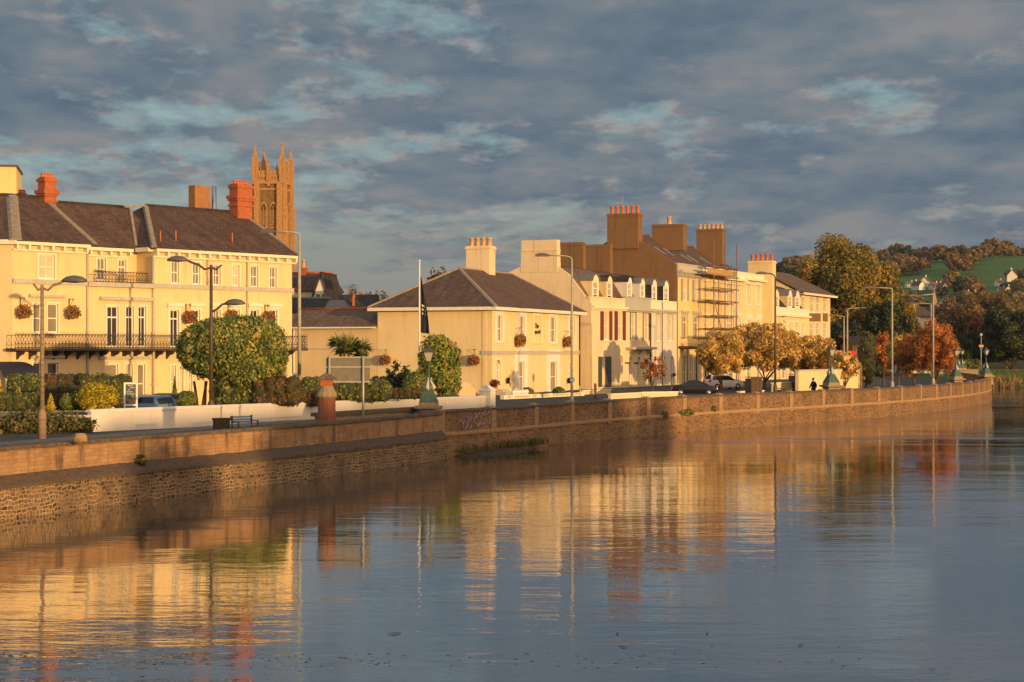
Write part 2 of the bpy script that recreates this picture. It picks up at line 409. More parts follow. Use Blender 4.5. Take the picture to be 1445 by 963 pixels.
def trunk_mb(h, r, blobs, seed, nl=6, lean=0):
    rg = random.Random(seed); mb = MB()
    top = h*1.25
    mb.tube([(0,0,-.2),(0,0,.25),(lean*.3,0,h*.5),(lean,0,h),(lean,0,top)], [r*1.5,r*1.05,r*.85,r*.7,r*.3], 9)
    for i in range(min(nl, len(blobs)-1)):
        c = Vector(blobs[1+i*(len(blobs)-1)//nl][0]); z0 = h*rg.uniform(.6,1.15)
        p0 = Vector((lean*z0/h*.8, 0, z0)); mid = (p0+c)/2 + Vector((rg.uniform(-.1,.1), rg.uniform(-.1,.1), .12))*c.length*.12
        e = c*1.06 + Vector((0,0,.02*h)) if c.z > z0 else c
        mb.tube([p0, mid, e], [r*.45, r*.28, r*.08], 6)
        for q in range(2):
            mb.tube([mid, mid+(e-mid)*.6+Vector((rg.uniform(-1,1),rg.uniform(-1,1),rg.uniform(0,1)))*c.length*.12], [r*.18,r*.05], 5)
    return mb
def tree(name, label, cat, X, Y, z, H, Wd, leaf, n, size, seed, trunk=.3, rad=None, nb=16, group=None, k=.36, depth=None, shell=.5, top=1., bark=None):
    t = thing(name, label, cat, (X, Y, z), random.Random(seed).uniform(0,6.28) if depth is None else 0, group)
    ch = H*(1-trunk); bl = crown_blobs(Wd/2, (depth or Wd)/2, ch/2, H*trunk+ch/2, nb, seed, k, top)
    trunk_mb(max(H*trunk, .3)*1.1, rad or H*.022, bl, seed).build('trunk', bark or m_bark, t)
    mesh_obj('crown', leaf_mesh('crown', bl, n, size, leaf, seed, shell), t)
    return t
def clipped(name, label, cat, X, Y, z, shape, leaf, n, size, seed, rot=0, group=None, core=(.02,.028,.01)):
    """a clipped shrub or hedge: a dense woody core under a skin of leaves; shape = list of blobs"""
    t = thing(name, label, cat, (X, Y, z), rot, group)
    mb = MB()
    for c, r in shape:
        st = len(mb.v); mb.lathe([(max(.02, .93*math.sin(math.pi*i/8)), -.93*math.cos(math.pi*i/8)) for i in range(9)], n=12)
        mb.xform(Matrix.Translation(c) @ Matrix.Diagonal((*r,1)), st)
    mb.build('stem', m_core, t)
    mesh_obj('foliage', leaf_mesh('foliage', shape, int(n*1.6), size, leaf, seed, .14, 0, .6), t)
    return t
m_core = plain('dark_twigs', (.05,.05,.02), .95, .3)
# ------------------------------------------------------------------ building helpers
class Fr:
    """a facade line on the ground: s runs along it, d goes into the building, z is above the quay ground"""
    def __init__(s, px, Z, deg):
        s.O = (wx(px, Z), Z); s.a = R(deg); s.u = (math.cos(s.a), math.sin(s.a)); s.v = (-s.u[1], s.u[0])
    def s(s, px, d=0):
        k = (px-CX)/FOC; ox, oy = s.O[0]+d*s.v[0], s.O[1]+d*s.v[1]
        return (k*oy-ox)/(s.u[0]-k*s.u[1])
    def z(s, px, py, d=0):
        t = s.s(px, d); return wz(py, s.O[1]+d*s.v[1]+t*s.u[1])-GZ
    def t(s, px, s0=0):
        k = (px-CX)/FOC; ox, oy = s.O[0]+s0*s.u[0], s.O[1]+s0*s.u[1]
        return (k*oy-ox)/(s.v[0]-k*s.v[1])
    def tz(s, px, py, s0=0):
        t = s.t(px, s0); return wz(py, s.O[1]+s0*s.u[1]+t*s.v[1])-GZ
    def at(s, ss, d): return (s.O[0]+ss*s.u[0]+d*s.v[0], s.O[1]+ss*s.u[1]+d*s.v[1])
    def thing(s, name, label, cat, ss=0, d=0, z=0, group=None):
        x, y = s.at(ss, d); return thing(name, label, cat, (x, y, GZ+z), s.a, group)

def win(root, holes, s0, s1, z0, z1, y=0., pane=None, bars=1, rail=.5, surround=.13, hood=0, sill=True, frame=None, rev=.24, smat=None, light=0, name='window', arch=0):
    """an opening: frame, rail, bars, sill and surround in one mesh with the pane as its child"""
    pane = pane or m_p_cool; frame = frame or m_trimw
    holes.append((s0, s1, z0, z1)); mb = MB(); f = min(.075, (s1-s0)*.12); yb = y+.12; ye = y+.19
    mb.box(s0, s0+f, yb, ye, z0, z1).box(s1-f, s1, yb, ye, z0, z1).box(s0+f, s1-f, yb, ye, z1-f, z1).box(s0+f, s1-f, yb, ye, z0, z0+f*1.3)
    zr = z0+(z1-z0)*rail
    if rail: mb.box(s0+f, s1-f, yb+.01, ye-.005, zr-.035, zr+.035)
    if light:
        zl = z1-(z1-z0)*light; mb.box(s0+f, s1-f, yb+.005, ye-.005, zl-.05, zl+.05)
    for i in range(bars):
        x = s0+(s1-s0)*(i+1)/(bars+1); mb.box(x-.025, x+.025, yb+.015, ye-.012, z0+f, z1-f)
    if sill: mb.box(s0-.1, s1+.1, y-.12, y+.06, z0-.12, z0-.004)
    w = mb.build(name, frame, root)
    if surround or hood:
        mb = MB(); g = surround; yo = y-.045
        if g:
            mb.box(s0-g, s0-.004, yo, y+.03, z0, z1+g).box(s1+.004, s1+g, yo, y+.03, z0, z1+g).box(s0-.004, s1+.004, yo, y+.03, z1+.004, z1+g)
        if hood: mb.box(s0-g-.12, s1+g+.12, y-.24, y+.04, z1+g+.06, z1+g+.06+hood).box(s0-g-.05, s1+g+.05, y-.13, y+.03, z1+g+.004, z1+g+.056)
        mb.build('window_surround', smat or m_trim, w)
    pb = MB().face([(s0,ye-.02,z0),(s1,ye-.02,z0),(s1,ye-.02,z1),(s0,ye-.02,z1)])
    pb.build('pane', pane, w)
    return w
def arch_fill(mb, s0, s1, z1, y, n=8):
    """round the head of a square opening: spandrels flush with the wall"""
    r = (s1-s0)/2; c = (s0+s1)/2
    for sg in (-1, 1):
        pts = [(c+sg*r, y, z1)] + [(c+sg*r*math.cos(math.pi/2*i/n), y, z1-r+r*math.sin(math.pi/2*i/n)) for i in range(n+1)]
        mb.face(pts if sg > 0 else pts[::-1])
def chimney(root, s0, s1, d0, d1, z0, z1, mat, pots=0, potmat=None, ph=.7, pr=.16, along='s', collar=2, name='chimney'):
    mb = MB(); mb.box(s0, s1, d0, d1, z0, z1)
    if collar:
        h = z1-z0; e = .09
        mb.box(s0-e, s1+e, d0-e, d1+e, z1-.32, z1-.1)
        if collar > 1: mb.box(s0-e*2, s1+e*2, d0-e*2, d1+e*2, z1-1.15, z1-.9).box(s0-e, s1+e, d0-e, d1+e, z1-1.32, z1-1.152).box(s0-e, s1+e, d0-e, d1+e, z1-1.75, z1-1.6)
    c = mb.build(name, mat, root)
    for i in range(pots):
        f = (i+.5)/pots
        x, y = ((s0+(s1-s0)*f, (d0+d1)/2) if along == 's' else ((s0+s1)/2, d0+(d1-d0)*f))
        MB().lathe([(pr*1.15,z1-.02),(pr,z1+.12),(pr*.85,z1+ph*.8),(pr*1.1,z1+ph*.84),(pr*1.1,z1+ph),(pr*.7,z1+ph),(pr*.7,z1+ph-.1)], x, y, 10).build('chimney_pot', potmat or m_pot, c)
    return c
def strip(mb, p, q, w=.22, h=.09):
    """a flat strip laid along a roof edge"""
    p, q = Vector(p), Vector(q); t = (q-p).normalized(); sd = t.cross(Vector((0,0,1)))
    sd = sd.normalized() if sd.length > .01 else Vector((1,0,0)); up = sd.cross(t).normalized()
    if up.z < 0: up = -up
    a = [p-sd*w-up*.05, p+sd*w-up*.05, p+sd*w*.5+up*h, p-sd*w*.5+up*h]
    mb.prism([tuple(x) for x in a], tuple(q-p))
def railing(mb, pts, z, h, pitch=.24):
    """ornamental ironwork: rails, lattice of hoops and spikes along a run of points"""
    for (x0,y0),(x1,y1) in zip(pts[:-1], pts[1:]):
        L = math.hypot(x1-x0,y1-y0); n = max(1, round(L/pitch)); tx, ty = (x1-x0)/L, (y1-y0)/L
        def P(a, zz): return (x0+tx*a, y0+ty*a, z+zz)
        for zz, r in ((h*.92,.03),(h*.3,.022),(.05,.03)): mb.tube([P(0,zz),P(L,zz)], r, 5)
        for i in range(n+1):
            a = L*i/n
            mb.tube([P(a,0),P(a,h*1.08)], [.022,.008], 4, False)
            if i < n:
                b = a+L/n; m = (a+b)/2
                mb.tube([P(a,h*.3),P(m,h*.62),P(b,h*.92)], .014, 3, False); mb.tube([P(b,h*.3),P(m,h*.62),P(a,h*.92)], .014, 3, False)
                mb.tube([P(a+.02,.06),P(m,h*.28),P(b-.02,.06)], .014, 3, False)
                mb.tube([P(m,h*.92),P(m,h*1.14)], [.02,.005], 4, False)
def box_walls(mb, s0, s1, d0, d1, z0, z1, front=False):
    """side and back walls of a block (the front is made with openings)"""
    mb.face([(s0,d1,z0),(s0,d0,z0),(s0,d0,z1),(s0,d1,z1)]); mb.face([(s1,d0,z0),(s1,d1,z0),(s1,d1,z1),(s1,d0,z1)])
    mb.face([(s1,d1,z0),(s0,d1,z0),(s0,d1,z1),(s1,d1,z1)])
    if front: mb.face([(s0,d0,z0),(s1,d0,z0),(s1,d0,z1),(s0,d0,z1)])
def cornice(mb, s0, s1, z, y=0., out=.5, h=.3, pitch=.9, bw=.16, bh=.28):
    mb.box(s0, s1, y-out, y-.003, z-h, z)
    mb.box(s0, s1, y-out*.35, y-.004, z-h-bh-.12, z-h-bh)
    if pitch:
        n = max(1, int((s1-s0)/pitch))
        for i in range(n+1):
            x = s0+.1+(s1-s0-.2-bw)*i/n; mb.box(x, x+bw, y-out*.85, y-.005, z-h-bh, z-h-.003)
def pipe(root, s, y, z0, z1, r=.06, mat=None, name='drainpipe'):
    mb = MB().tube([(s,y-.1,z0),(s,y-.1,z1)], r, 6)
    for k in range(3): mb.box(s-r*1.6, s+r*1.6, y-.14, y-.004, z0+(z1-z0)*(k+.5)/3-.04, z0+(z1-z0)*(k+.5)/3+.04)
    return mb.build(name, mat or m_trimg, root)

# ================================================================== the hotel on the left
H = Fr(412, 135, 49)
t = H.thing('hotel', 'long cream stucco hotel of three storeys with a black iron balcony along its first floor', 'hotel')
hw = []; ze = H.z(412, 360); zb = H.z(412, 409); s17, s122, s217 = H.s(17), H.s(122), H.s(217)
zf = H.z(217, 492); dm = 2.0; zr = 15.0; dr = 6.2
def hwin(x0, x1, y0, y1, lst, d=0., **k):
    xm = (x0+x1)/2; return win(t, lst, H.s(x0,d), H.s(x1,d), H.z(xm,y1,d), H.z(xm,y0,d), d, **k)
# wing on the right
for (a,b,c,e) in ((241.9,252.3,368.7,400.6),(271.8,282.2,371,402),(301,311,374,403),(327.9,337.6,374.4,404.3),(353.5,364,375.6,405.5),(380.4,389.9,376.9,406.8)):
    hwin(a,b,c,e,hw, pane=random.choice([m_p_cool,m_p_curt,m_p_blind]), bars=1)
for a,b in ((240,252.3),(272,282),(301,311),(327.5,338),(353.5,364.5),(380.4,391)):
    hwin(a,b,437.5,490,hw, pane=random.choice([m_p_dark,m_p_curt,m_p_dark]), bars=1, rail=0, light=.24, hood=.22, surround=.2, sill=False, smat=m_trim)
for a,b in ((241,248),(254,258.5),(265.5,271),(301,311),(327.5,338),(353.5,364.5),(381,391)):
    hwin(a,b,516,558,hw, pane=random.choice([m_p_blind,m_p_curt]), bars=0, rail=.45, surround=.12)
# left part
hwin(54.8,77,360,394,hw, pane=m_p_blind, bars=1)
hwin(46.7,58.6,429,470,hw, pane=m_p_curt, bars=0, surround=.1); hwin(67,82,429,470,hw, pane=m_p_curt, bars=0, surround=.1)
hwin(46.6,58,512,545,hw, pane=m_p_dark, bars=0, surround=.1); hwin(66.5,82,512,545,hw, pane=m_p_dark, bars=0, surround=.1)
# middle part
for a,b in ((151,167),(177.5,188.5),(195,206)): hwin(a,b,432.5,490,hw, pane=m_p_dark, bars=1, rail=0, light=.27, surround=.1, sill=False)
for a,b in ((149,166.5),(176,187),(194,204.5)): hwin(a,b,514,562,hw, pane=random.choice([m_p_curt,m_p_blind]), bars=0, rail=.42, surround=.1)
hm = []
hwin(137,149,364.5,396,hm,dm, pane=m_p_cool, bars=1); hwin(167,178,366.5,402,hm,dm, pane=m_p_curt, bars=1, rail=0, light=.3)
mb = MB()
mb.wall(s17, s122, -.3, ze, 0, hw).wall(s122, s217, -.3, zb, 0, hw).wall(s217, 0, -.3, ze, 0, hw).wall(s122, s217, zb-.2, ze, dm, hm)
mb.face([(s122,0,zb),(s217,0,zb),(s217,dm,zb),(s122,dm,zb)])
mb.face([(s217,dm,zb),(s217,0,zb),(s217,0,ze),(s217,dm,ze)]); mb.face([(s122,0,zb),(s122,dm,zb),(s122,dm,ze),(s122,0,ze)])
fx, fy = s17-7.2, 8.3
mb.face([(fx,fy,-.3),(s17,0,-.3),(s17,0,ze),(fx,fy,ze)]); mb.face([(0,0,-.3),(0,12.4,-.3),(0,12.4,ze),(0,dr,zr-.25),(0,0,ze)])
mb.face([(0,12.4,-.3),(fx,12.4,-.3),(fx,12.4,ze),(0,12.4,ze)]); mb.face([(fx,12.4,-.3),(fx,fy,-.3),(fx,fy,ze),(fx,12.4,ze)])
mb.build('wall', m_cream, t)
sr0, sr1 = H.s(205,dr), .35; sl0, sl1 = H.s(17,dr), H.s(62,dr)
rf = MB()
E = .55
rf.slab([(s217-.4,-E,ze),(sr1,-E,ze),(sr1,dr,zr),(sr0,dr,zr)], .14).slab([(s217-.4,12.9,ze),(s217-.4,-E,ze),(sr0,dr,zr)], .14).slab([(sr1,12.9,ze),(s217-.4,12.9,ze),(sr0,dr,zr),(sr1,dr,zr)], .14)
rf.slab([(s17,-E,ze),(s122+.3,-E,ze),(sl1,dr,zr),(sl0,dr,zr)], .14).slab([(s122+.3,-E,ze),(s122+.3,12.9,ze),(sl1,dr,zr)], .14).slab([(s122+.3,12.9,ze),(s17-4,12.9,ze),(sl0,dr,zr),(sl1,dr,zr)], .14)
rf.slab([(fx-.3,fy-.3,ze),(s17,-E,ze),(sl0,dr,zr),(fx+1,dr+4.5,zr)], .14)
rf.slab([(s122-3,dm-E,ze-.02),(s217+2.5,dm-E,ze-.02),(s217+2.5,dr,zr-.25),(s122-3,dr,zr-.25)], .14).slab([(s217+2.5,12.9,ze-.02),(s122-3,12.9,ze-.02),(s122-3,dr,zr-.25),(s217+2.5,dr,zr-.25)], .14)
roof = rf.build('roof', m_slate, t)
for p_, q_, w_ in (((s217-.4,-E,ze),(sr0,dr,zr),.22),((s122+.3,-E,ze),(sl1,dr,zr),.22),((s17-.1,-E,ze),(sl0,dr,zr),.4),((sr1-.1,-E,ze),(sr1-.1,dr,zr),.18),((s217-.2,dm-E+.3,ze+.15),(sr0-1.6,dr-.3,zr-.3),.14),((sr0-2.,dr,zr-.2),(sr0,dr,zr),.16)):
    hs = MB(); strip(hs, p_, q_, w_); hs.build('hip_strip', m_hip, roof)
rg = MB(); rg.tube([(sr0,dr,zr+.02),(sr1,dr,zr+.02)], .13, 6); rg.tube([(fx+1.5,dr+4,zr+.02),(sl0,dr,zr+.02),(sl1,dr,zr+.02)], .13, 6); rg.tube([(sl1,dr,zr-.22),(sr0-1.9,dr,zr-.22)], .12, 6); rg.build('ridge_tiles', m_slate3, roof)
for ps, pd in ((-10.6,.6),(-5.2,.8),(s217+.9,.4)):
    zz = ze+(zr-ze)*(pd+E)/(dr+E); MB().tube([(ps,pd,zz-.1),(ps,pd,zz+.75)], .05, 6).build('vent_pipe', m_pot, roof)
cn = MB()
cornice(cn, s17, s122, ze); cornice(cn, s217-.1, .3, ze); cornice(cn, s122+.55, s217-.6, ze-.01, dm)
cn.box(s217-.5, s217-.003, 0, dm-.5, ze-.3, ze-.004)
cn.prism([(fx-.3,fy-.35,ze-.3),(s17,-E,ze-.3),(s17,0,ze-.3),(fx,fy,ze-.3)], (0,0,.295))
cn.build('eaves_cornice', m_trim, t)
bd = MB(); bd.box(s17, s122, -.14, -.003, zb-.2, zb+.1).box(s217, .1, -.14, -.003, zb-.2, zb+.1).box(s122, s217, -.3, dm*.4, zb-.25, zb+.06)
bd.build('string_course', m_trimg, t)
for a, b, c, d, e in ((40,92,66,420,416),(140,214,175,424.5,419.5),(41,89,66,505.5,502),(139,212,175,507,503)): MB().box(H.s(a), H.s(b), -.24, -.004, H.z(c,d), H.z(c,e)).build('window_hood', m_trimg, t)
bl = MB(); bl.box(s17-.5, .6, -1.15, -.004, zf-.16, zf)
for i in range(26):
    x = s17+.3+(-s17)*i/26; bl.prism([(x,-.95,zf-.162),(x,-.005,zf-.162),(x,-.005,zf-.75),(x,-.3,zf-.5),(x,-.7,zf-.4)], (.14,0,0))
bal = bl.build('balcony', m_iron, t)
ra = MB(); railing(ra, [(s17-.5,-1.1),(.55,-1.1),(.55,-.05)], zf, 1.0, .26); ra.build('balcony_railing', m_iron, bal)
ra = MB(); railing(ra, [(H.s(134),.15),(H.s(211),.15)], zb+.06, .8, .26); ra.build('roof_terrace_railing', m_iron, t)
pipe(t, H.s(122.5), 0, 0, ze-.6, .075); pipe(t, H.s(215), 0, 0, ze-.6, .085); pipe(t, H.s(292), 0, zb, ze-.6); pipe(t, H.s(348), 0, 0, ze-.6)
aw = MB(); n = 8
x0, x1 = s17-2.2, H.s(27)
for k in range(n):
    a0, a1 = math.pi/2*k/n, math.pi/2*(k+1)/n; za, zc = H.z(15,531), H.z(15,510.5)
    aw.face([(x0,-2.3*math.sin(a0),za+(zc-za)*math.cos(a0)),(x1,-2.3*math.sin(a0),za+(zc-za)*math.cos(a0)),(x1,-2.3*math.sin(a1),za+(zc-za)*math.cos(a1)),(x0,-2.3*math.sin(a1),za+(zc-za)*math.cos(a1))], True)
aw.face([(x1,-.02,za)]+[(x1,-2.3*math.sin(math.pi/2*k/n),za+(zc-za)*math.cos(math.pi/2*k/n)) for k in range(n+1)])
aw.build('entrance_awning', m_navy, t)
win(t, [], H.s(8), H.s(24), .1, H.z(15,533), -.2, pane=m_p_dark, bars=1, rail=0, sill=False, surround=.15, name='entrance_door')
def hchim(pl, pr_, pyt, d, dep, zbase, mat, pots, **k):
    return chimney(t, H.s(pl,d+dep), H.s(pr_,d), d, d+dep, zbase, H.z((pl+pr_)/2,pyt,d+dep/2), mat, pots, **k)
hchim(53.5,79.5,251,5.4,.85,zr-1.6,m_rbrick,4, ph=.3, pr=.15)
hchim(323.5,356,260.5,5.2,1.0,zr-2.2,m_rbrick,5, ph=.28, pr=.15)
hchim(266,297,263,8.5,.8,zr-3,m_obrick,0, collar=0)
MB().tube([(H.s(302,8.7),8.7,zr-3),(H.s(302,8.7),8.7,H.z(302,263,8.7))], .2, 12).build('steel_flue', plain('polished_steel', (.6,.6,.6), .25, .05, metal=.9), t)
hchim(24.5,38,273,9.5,.5,zr-2,m_rbrick,3, ph=.25, pr=.12)
# tower block behind the hotel
F = Fr(23, 190, 12)
b = F.thing('stair_tower', 'plain pale yellow flat-topped block behind the hotel at the left edge', 'tower')
z = F.z(23,236); MB().box(-14,0,0,9,-.3,z).build('wall', m_yellow, b); MB().box(-14.15,.15,-.15,9.15,z+.003,z+.22).build('parapet_coping', m_dark, b)

# ================================================================== the corner house with the hanging baskets
I = Fr(693.5, 166, 69)
t = I.thing('corner_house', 'two storey cream house with a hipped slate roof, string course and The Imperial lettering', 'house')
hl = []; sE = I.s(816); zE = I.z(693.5,433.5); dE = I.t(533)
def iwin(x0,x1,y0,y1, **k):
    xm=(x0+x1)/2; return win(t, hl, I.s(x0), I.s(x1), I.z(xm,y1), I.z(xm,y0), 0, **k)
for a,b,c,e in ((701.5,708.5,445,482.5),(733,740,446,483),(776.5,784,447.5,484),(804,811,448,485)): iwin(a,b,c,e, pane=m_p_curt, bars=1, surround=.5, smat=m_trimw)
iwin(753.8,763.8,446.5,483.5, pane=m_yellow, bars=0, rail=0, surround=.3, frame=m_cream2, sill=True)
d1 = iwin(698.8,706.5,508,557, pane=m_p_blind, bars=1, rail=0, light=.3, surround=.22, sill=False, name='door')
for a,b in ((731.5,739.5),(776.5,785.5)): iwin(a,b,510.5,553, pane=m_p_curt, bars=1, surround=1.0, hood=.14, smat=m_trimw)
iwin(802.8,807.5,512,558, pane=m_p_blind, bars=0, rail=0, light=.25, surround=.2, sill=False, name='door')
mb = MB().wall(0, sE, -.3, zE, 0, hl); arch_fill(mb, I.s(698.8), I.s(706.5), I.z(702,508), -.001)
box_walls(mb, 0, sE, 0, dE, -.3, zE); mb.build('wall', m_cream2, t)
rf = MB(); e = .75; zR = I.z(648,377,dE/2)-.1; a0 = I.s(648,dE/2); a1 = I.s(722,dE/2); sm = dE/2
zo = zE+.05
c0, c1, c2, c3 = (-e,-e,zo),(sE+e,-e,zo),(sE+e,dE+e,zo),(-e,dE+e,zo); r0, r1 = (a0,sm,zR),(a1,sm,zR)
rf.slab([c0,c1,r1,r0],.12).slab([c3,c0,r0],.12).slab([c2,c3,r0,r1],.12).slab([c1,c2,r1],.12)
roof = rf.build('roof', m_slate2, t)
for p_, q_, w_ in ((c0,r0,.26),(c3,r0,.2),(c1,r1,.2),(r0,r1,.15)):
    hs = MB(); strip(hs, p_, q_, w_); hs.build('hip_strip', m_hip, roof)
cn = MB(); cn.box(-e,sE+e,-e,-e+.16,zo-.34,zo-.03).box(-e,-e+.16,-e+.161,dE+e,zo-.342,zo-.032).box(sE+e-.16,sE+e,-e+.161,dE+e,zo-.34,zo-.03)
cn.box(-e+.165,sE+e-.165,-e+.165,-.005,zo-.2,zo-.13).box(-e+.165,-.005,.005,dE,zo-.202,zo-.132).build('eaves_fascia', m_trim, t)
bd = MB(); z0, z1 = I.z(740,500.5), I.z(740,495); bd.box(-.12,sE+.12,-.13,-.003,z0,z1).box(-.13,-.003,-.002,1.0,z0+.002,z1-.002); bd.build('string_course', m_trimg, t)
pl = MB(); 
for s_ in (0, sE-.5): pl.box(s_, s_+.5, -.06, -.003, 0, zE-.25)
pl.box(-.06,-.003,.5,.9,0,zE-.25).build('corner_pilaster', m_cream2, t)
lm = MB()
for px in (713.5, 799.5):
    s_ = I.s(px); z_ = I.z(px,538); lm.box(s_-.1,s_+.1,-.4,-.15,z_-.25,z_+.2).box(s_-.05,s_+.05,-.15,-.003,z_-.02,z_+.06).frustum(s_,-.275,z_+.2,z_+.38,.13,.15,.02,.02)
lm.build('wall_lantern', m_black, t)
chimney(t, I.s(690.5,5.2), I.s(699,5.2)-.0, 5.2, 5.2+2.55, zR-1.6, I.z(692,347,5.2), m_ivory, 4, m_potb, ph=.85, pr=.27, along='d', collar=1)
for body, py, sz in (('The',463.5,.72),('Imperial',471,.58)):
    cu = D.curves.new('lettering','FONT'); cu.body = body; cu.size = sz; cu.extrude = .02; cu.align_x = 'CENTER'; cu.shear = .15
    ob = D.objects.new('tmp', cu); C.objects.link(ob); bpy.context.view_layer.update()
    me = D.meshes.new_from_object(ob.evaluated_get(bpy.context.evaluated_depsgraph_get())); D.objects.remove(ob)
    me.materials.append(m_navy); lo = D.objects.new('lettering', me); C.objects.link(lo); lo.parent = t
    lo.location = (I.s(758.6), .06, I.z(758.6,py)); lo.rotation_euler = (R(90),0,0); lo.scale = (1.0,1,1)
# door steps
MB().box(I.s(697),I.s(709),-1.2,-.005,0,.28).box(I.s(697)+.2,I.s(709)-.2,-.8,-.006,.281,.5).build('door_step', m_trimg, t)

# the low wing between the hotel and the corner house
t2 = I.thing('low_wing', 'low buff rendered wing with a mossy slate roof joining the hotel and the corner house', 'building')
dK = I.t(400); zK = I.tz(470,461); zKr = I.tz(470,436.5,3.6)
MB().box(.02,7.2,dE+.01,dK,-.3,zK).build('wall', m_tan, t2)
rf = MB().slab([(-.4,dK,zK-.1),(-.4,dE+.02,zK-.1),(3.6,dE+.02,zKr),(3.6,dK,zKr)],.12).slab([(3.6,dE+.02,zKr),(7.6,dE+.02,zK-.1),(7.6,dK,zK-.1),(3.6,dK,zKr)],.12).build('roof', m_tile, t2)
MB().tube([(3.6,dE+.03,zKr+.03),(3.6,dK,zKr+.03)],.14,6).build('ridge_tiles', m_ridge, rf)
MB().box(-.5,-.38,dE+.02,dK,zK-.2,zK-.05).build('gutter', m_trim, t2)
MB().box(-.05,.017,dE+.02,dK,I.tz(470,493),I.tz(470,491.5)).build('string_course', m_trimg, t2)
MB().tube([(-.1,dK-1.2,0),(-.1,dK-1.2,zK-.15)],.09,6).build('drainpipe', m_trim, t2)

# ================================================================== the terrace
def terrace(px, Z, deg): return Fr(px, Z, deg)
A = Fr(833, 191, 66)
sA, sB, sC, sD, sEe, sF, sG = [A.s(p) for p in (882,918.5,955,990,1048.5,1077,1141)]
def gable_profile(pts, s0): return [(A.t(px,s0), A.tz(px,py,s0)) for px,py in pts]
gp = gable_profile([(833,428),(803.5,388),(785,374.5),(761,369)], 0)
zrT = gp[3][1]; dT = gp[3][0]; back = 2*dT
def slatepart(root, s0, s1, prof, zbk, mat):
    rf = MB()
    for (d0,z0),(d1,z1) in zip(prof[:-1], prof[1:]): rf.slab([(s0,d0,z0),(s1,d0,z0),(s1,d1,z1),(s0,d1,z1)], .12)
    d1, z1 = prof[-1]; rf.slab([(s1,2*d1,zbk),(s0,2*d1,zbk),(s0,d1,z1),(s1,d1,z1)], .12)
    return rf.build('roof', mat, root)
prof = [(0.35,gp[0][1]-.35),(gp[1][0],gp[1][1]-.25),(gp[2][0],gp[2][1]-.2),(dT,zrT-.15)]
def dormer(root, pl, pr_, pyt, pyb, wallm, cheekm, roofm):
    d0 = .75; s0, s1 = A.s(pl,d0), A.s(pr_,d0); zb_, zt = A.z((pl+pr_)/2,pyb,d0)-.4, A.z((pl+pr_)/2,pyt,d0)
    w = s1-s0; zs = zt-w*.38; d1 = 3.6
    mb = MB(); hs = []
    o = D.objects.new('dormer', None)
    f = MB(); hw_ = []
    dw = None
    a, b_ = s0+w*.2, s1-w*.2
    f.wall(s0, s1, zb_, zs, d0, [(a,b_,zb_+.5,zs-.12)], .12)
    n = 8; f.face([(s1,d0,zs)]+[((s0+s1)/2+w/2*math.cos(math.pi*i/n), d0, zs+w*.36*math.sin(math.pi*i/n)) for i in range(1,n)]+[(s0,d0,zs)])
    dm_ = f.build('dormer', wallm, root)
    MB().face([(s0,d1,zb_),(s0,d0,zb_),(s0,d0,zs),(s0,d1,zs)]).face([(s1,d0,zb_),(s1,d1,zb_),(s1,d1,zs),(s1,d0,zs)]).build('dormer_cheek', cheekm, dm_)
    r = MB(); pts = [((s0+s1)/2+(w/2+.12)*math.cos(math.pi*i/n), zs+.02+(w*.36+.08)*math.sin(math.pi*i/n)) for i in range(n+1)]
    for (xa,za),(xb,zb2) in zip(pts[:-1],pts[1:]): r.slab([(xa,d0-.18,za),(xb,d0-.18,zb2),(xb,d1,zb2),(xa,d1,za)],.07)
    r.build('dormer_roof', roofm, dm_)
    q = MB(); f_=.09; z0_, z1_ = zb_+.75, zs-.15
    q.box(a,a+f_,d0+.02,d0+.1,z0_,z1_).box(b_-f_,b_,d0+.02,d0+.1,z0_,z1_).box(a+f_,b_-f_,d0+.02,d0+.1,z1_-f_,z1_).box(a+f_,b_-f_,d0+.02,d0+.1,(z0_+z1_)/2-.05,(z0_+z1_)/2+.05).box((a+b_)/2-.04,(a+b_)/2+.04,d0+.03,d0+.09,z0_,z1_).box(a-.1,b_+.1,d0-.1,d0+.05,z0_-.1,z0_-.004)
    q.build('window', m_trimw, dm_); MB().face([(a,d0+.085,z0_),(b_,d0+.085,z0_),(b_,d0+.085,z1_),(a,d0+.085,z1_)]).build('pane', m_p_cool, dm_)
zcor = A.z(833,430.5); zpar = A.z(833,419.5)
def row_house(label, s0, s1, mat, par, roofmat, dorm, parmat, zc, zp):
    root = A.thing('terraced_house', label, 'house', s0, 0, 0, None)
    root['off'] = s0
    return root
def sub(fr, s0):                       # the same line with its origin moved along
    f = Fr(833,191,66); f.O = fr.at(s0,0); f.a = fr.a; f.u = fr.u; f.v = fr.v; return f
def twin(fr, root, lst, x0,x1,y0,y1, **k):
    xm=(x0+x1)/2; return win(root, lst, fr.s(x0), fr.s(x1), fr.z(xm,y1), fr.z(xm,y0), 0, **k)
def shutters(fr, root, x0,x1,y0,y1, w, mat):
    for a,b in ((x0-w,x0),(x1,x1+w)):
        m = MB(); sa,sb = fr.s(a)+.02, fr.s(b)-.02; za,zb2 = fr.z((a+b)/2,y1), fr.z((a+b)/2,y0); m.box(sa,sb,-.1,-.05,za,zb2)
        nl = 14
        for i in range(nl): zz = za+(zb2-za)*(i+.3)/nl; m.box(sa+.06,sb-.06,-.115,-.098,zz,zz+(zb2-za)/nl*.5)
        m.build('shutter', mat, root)
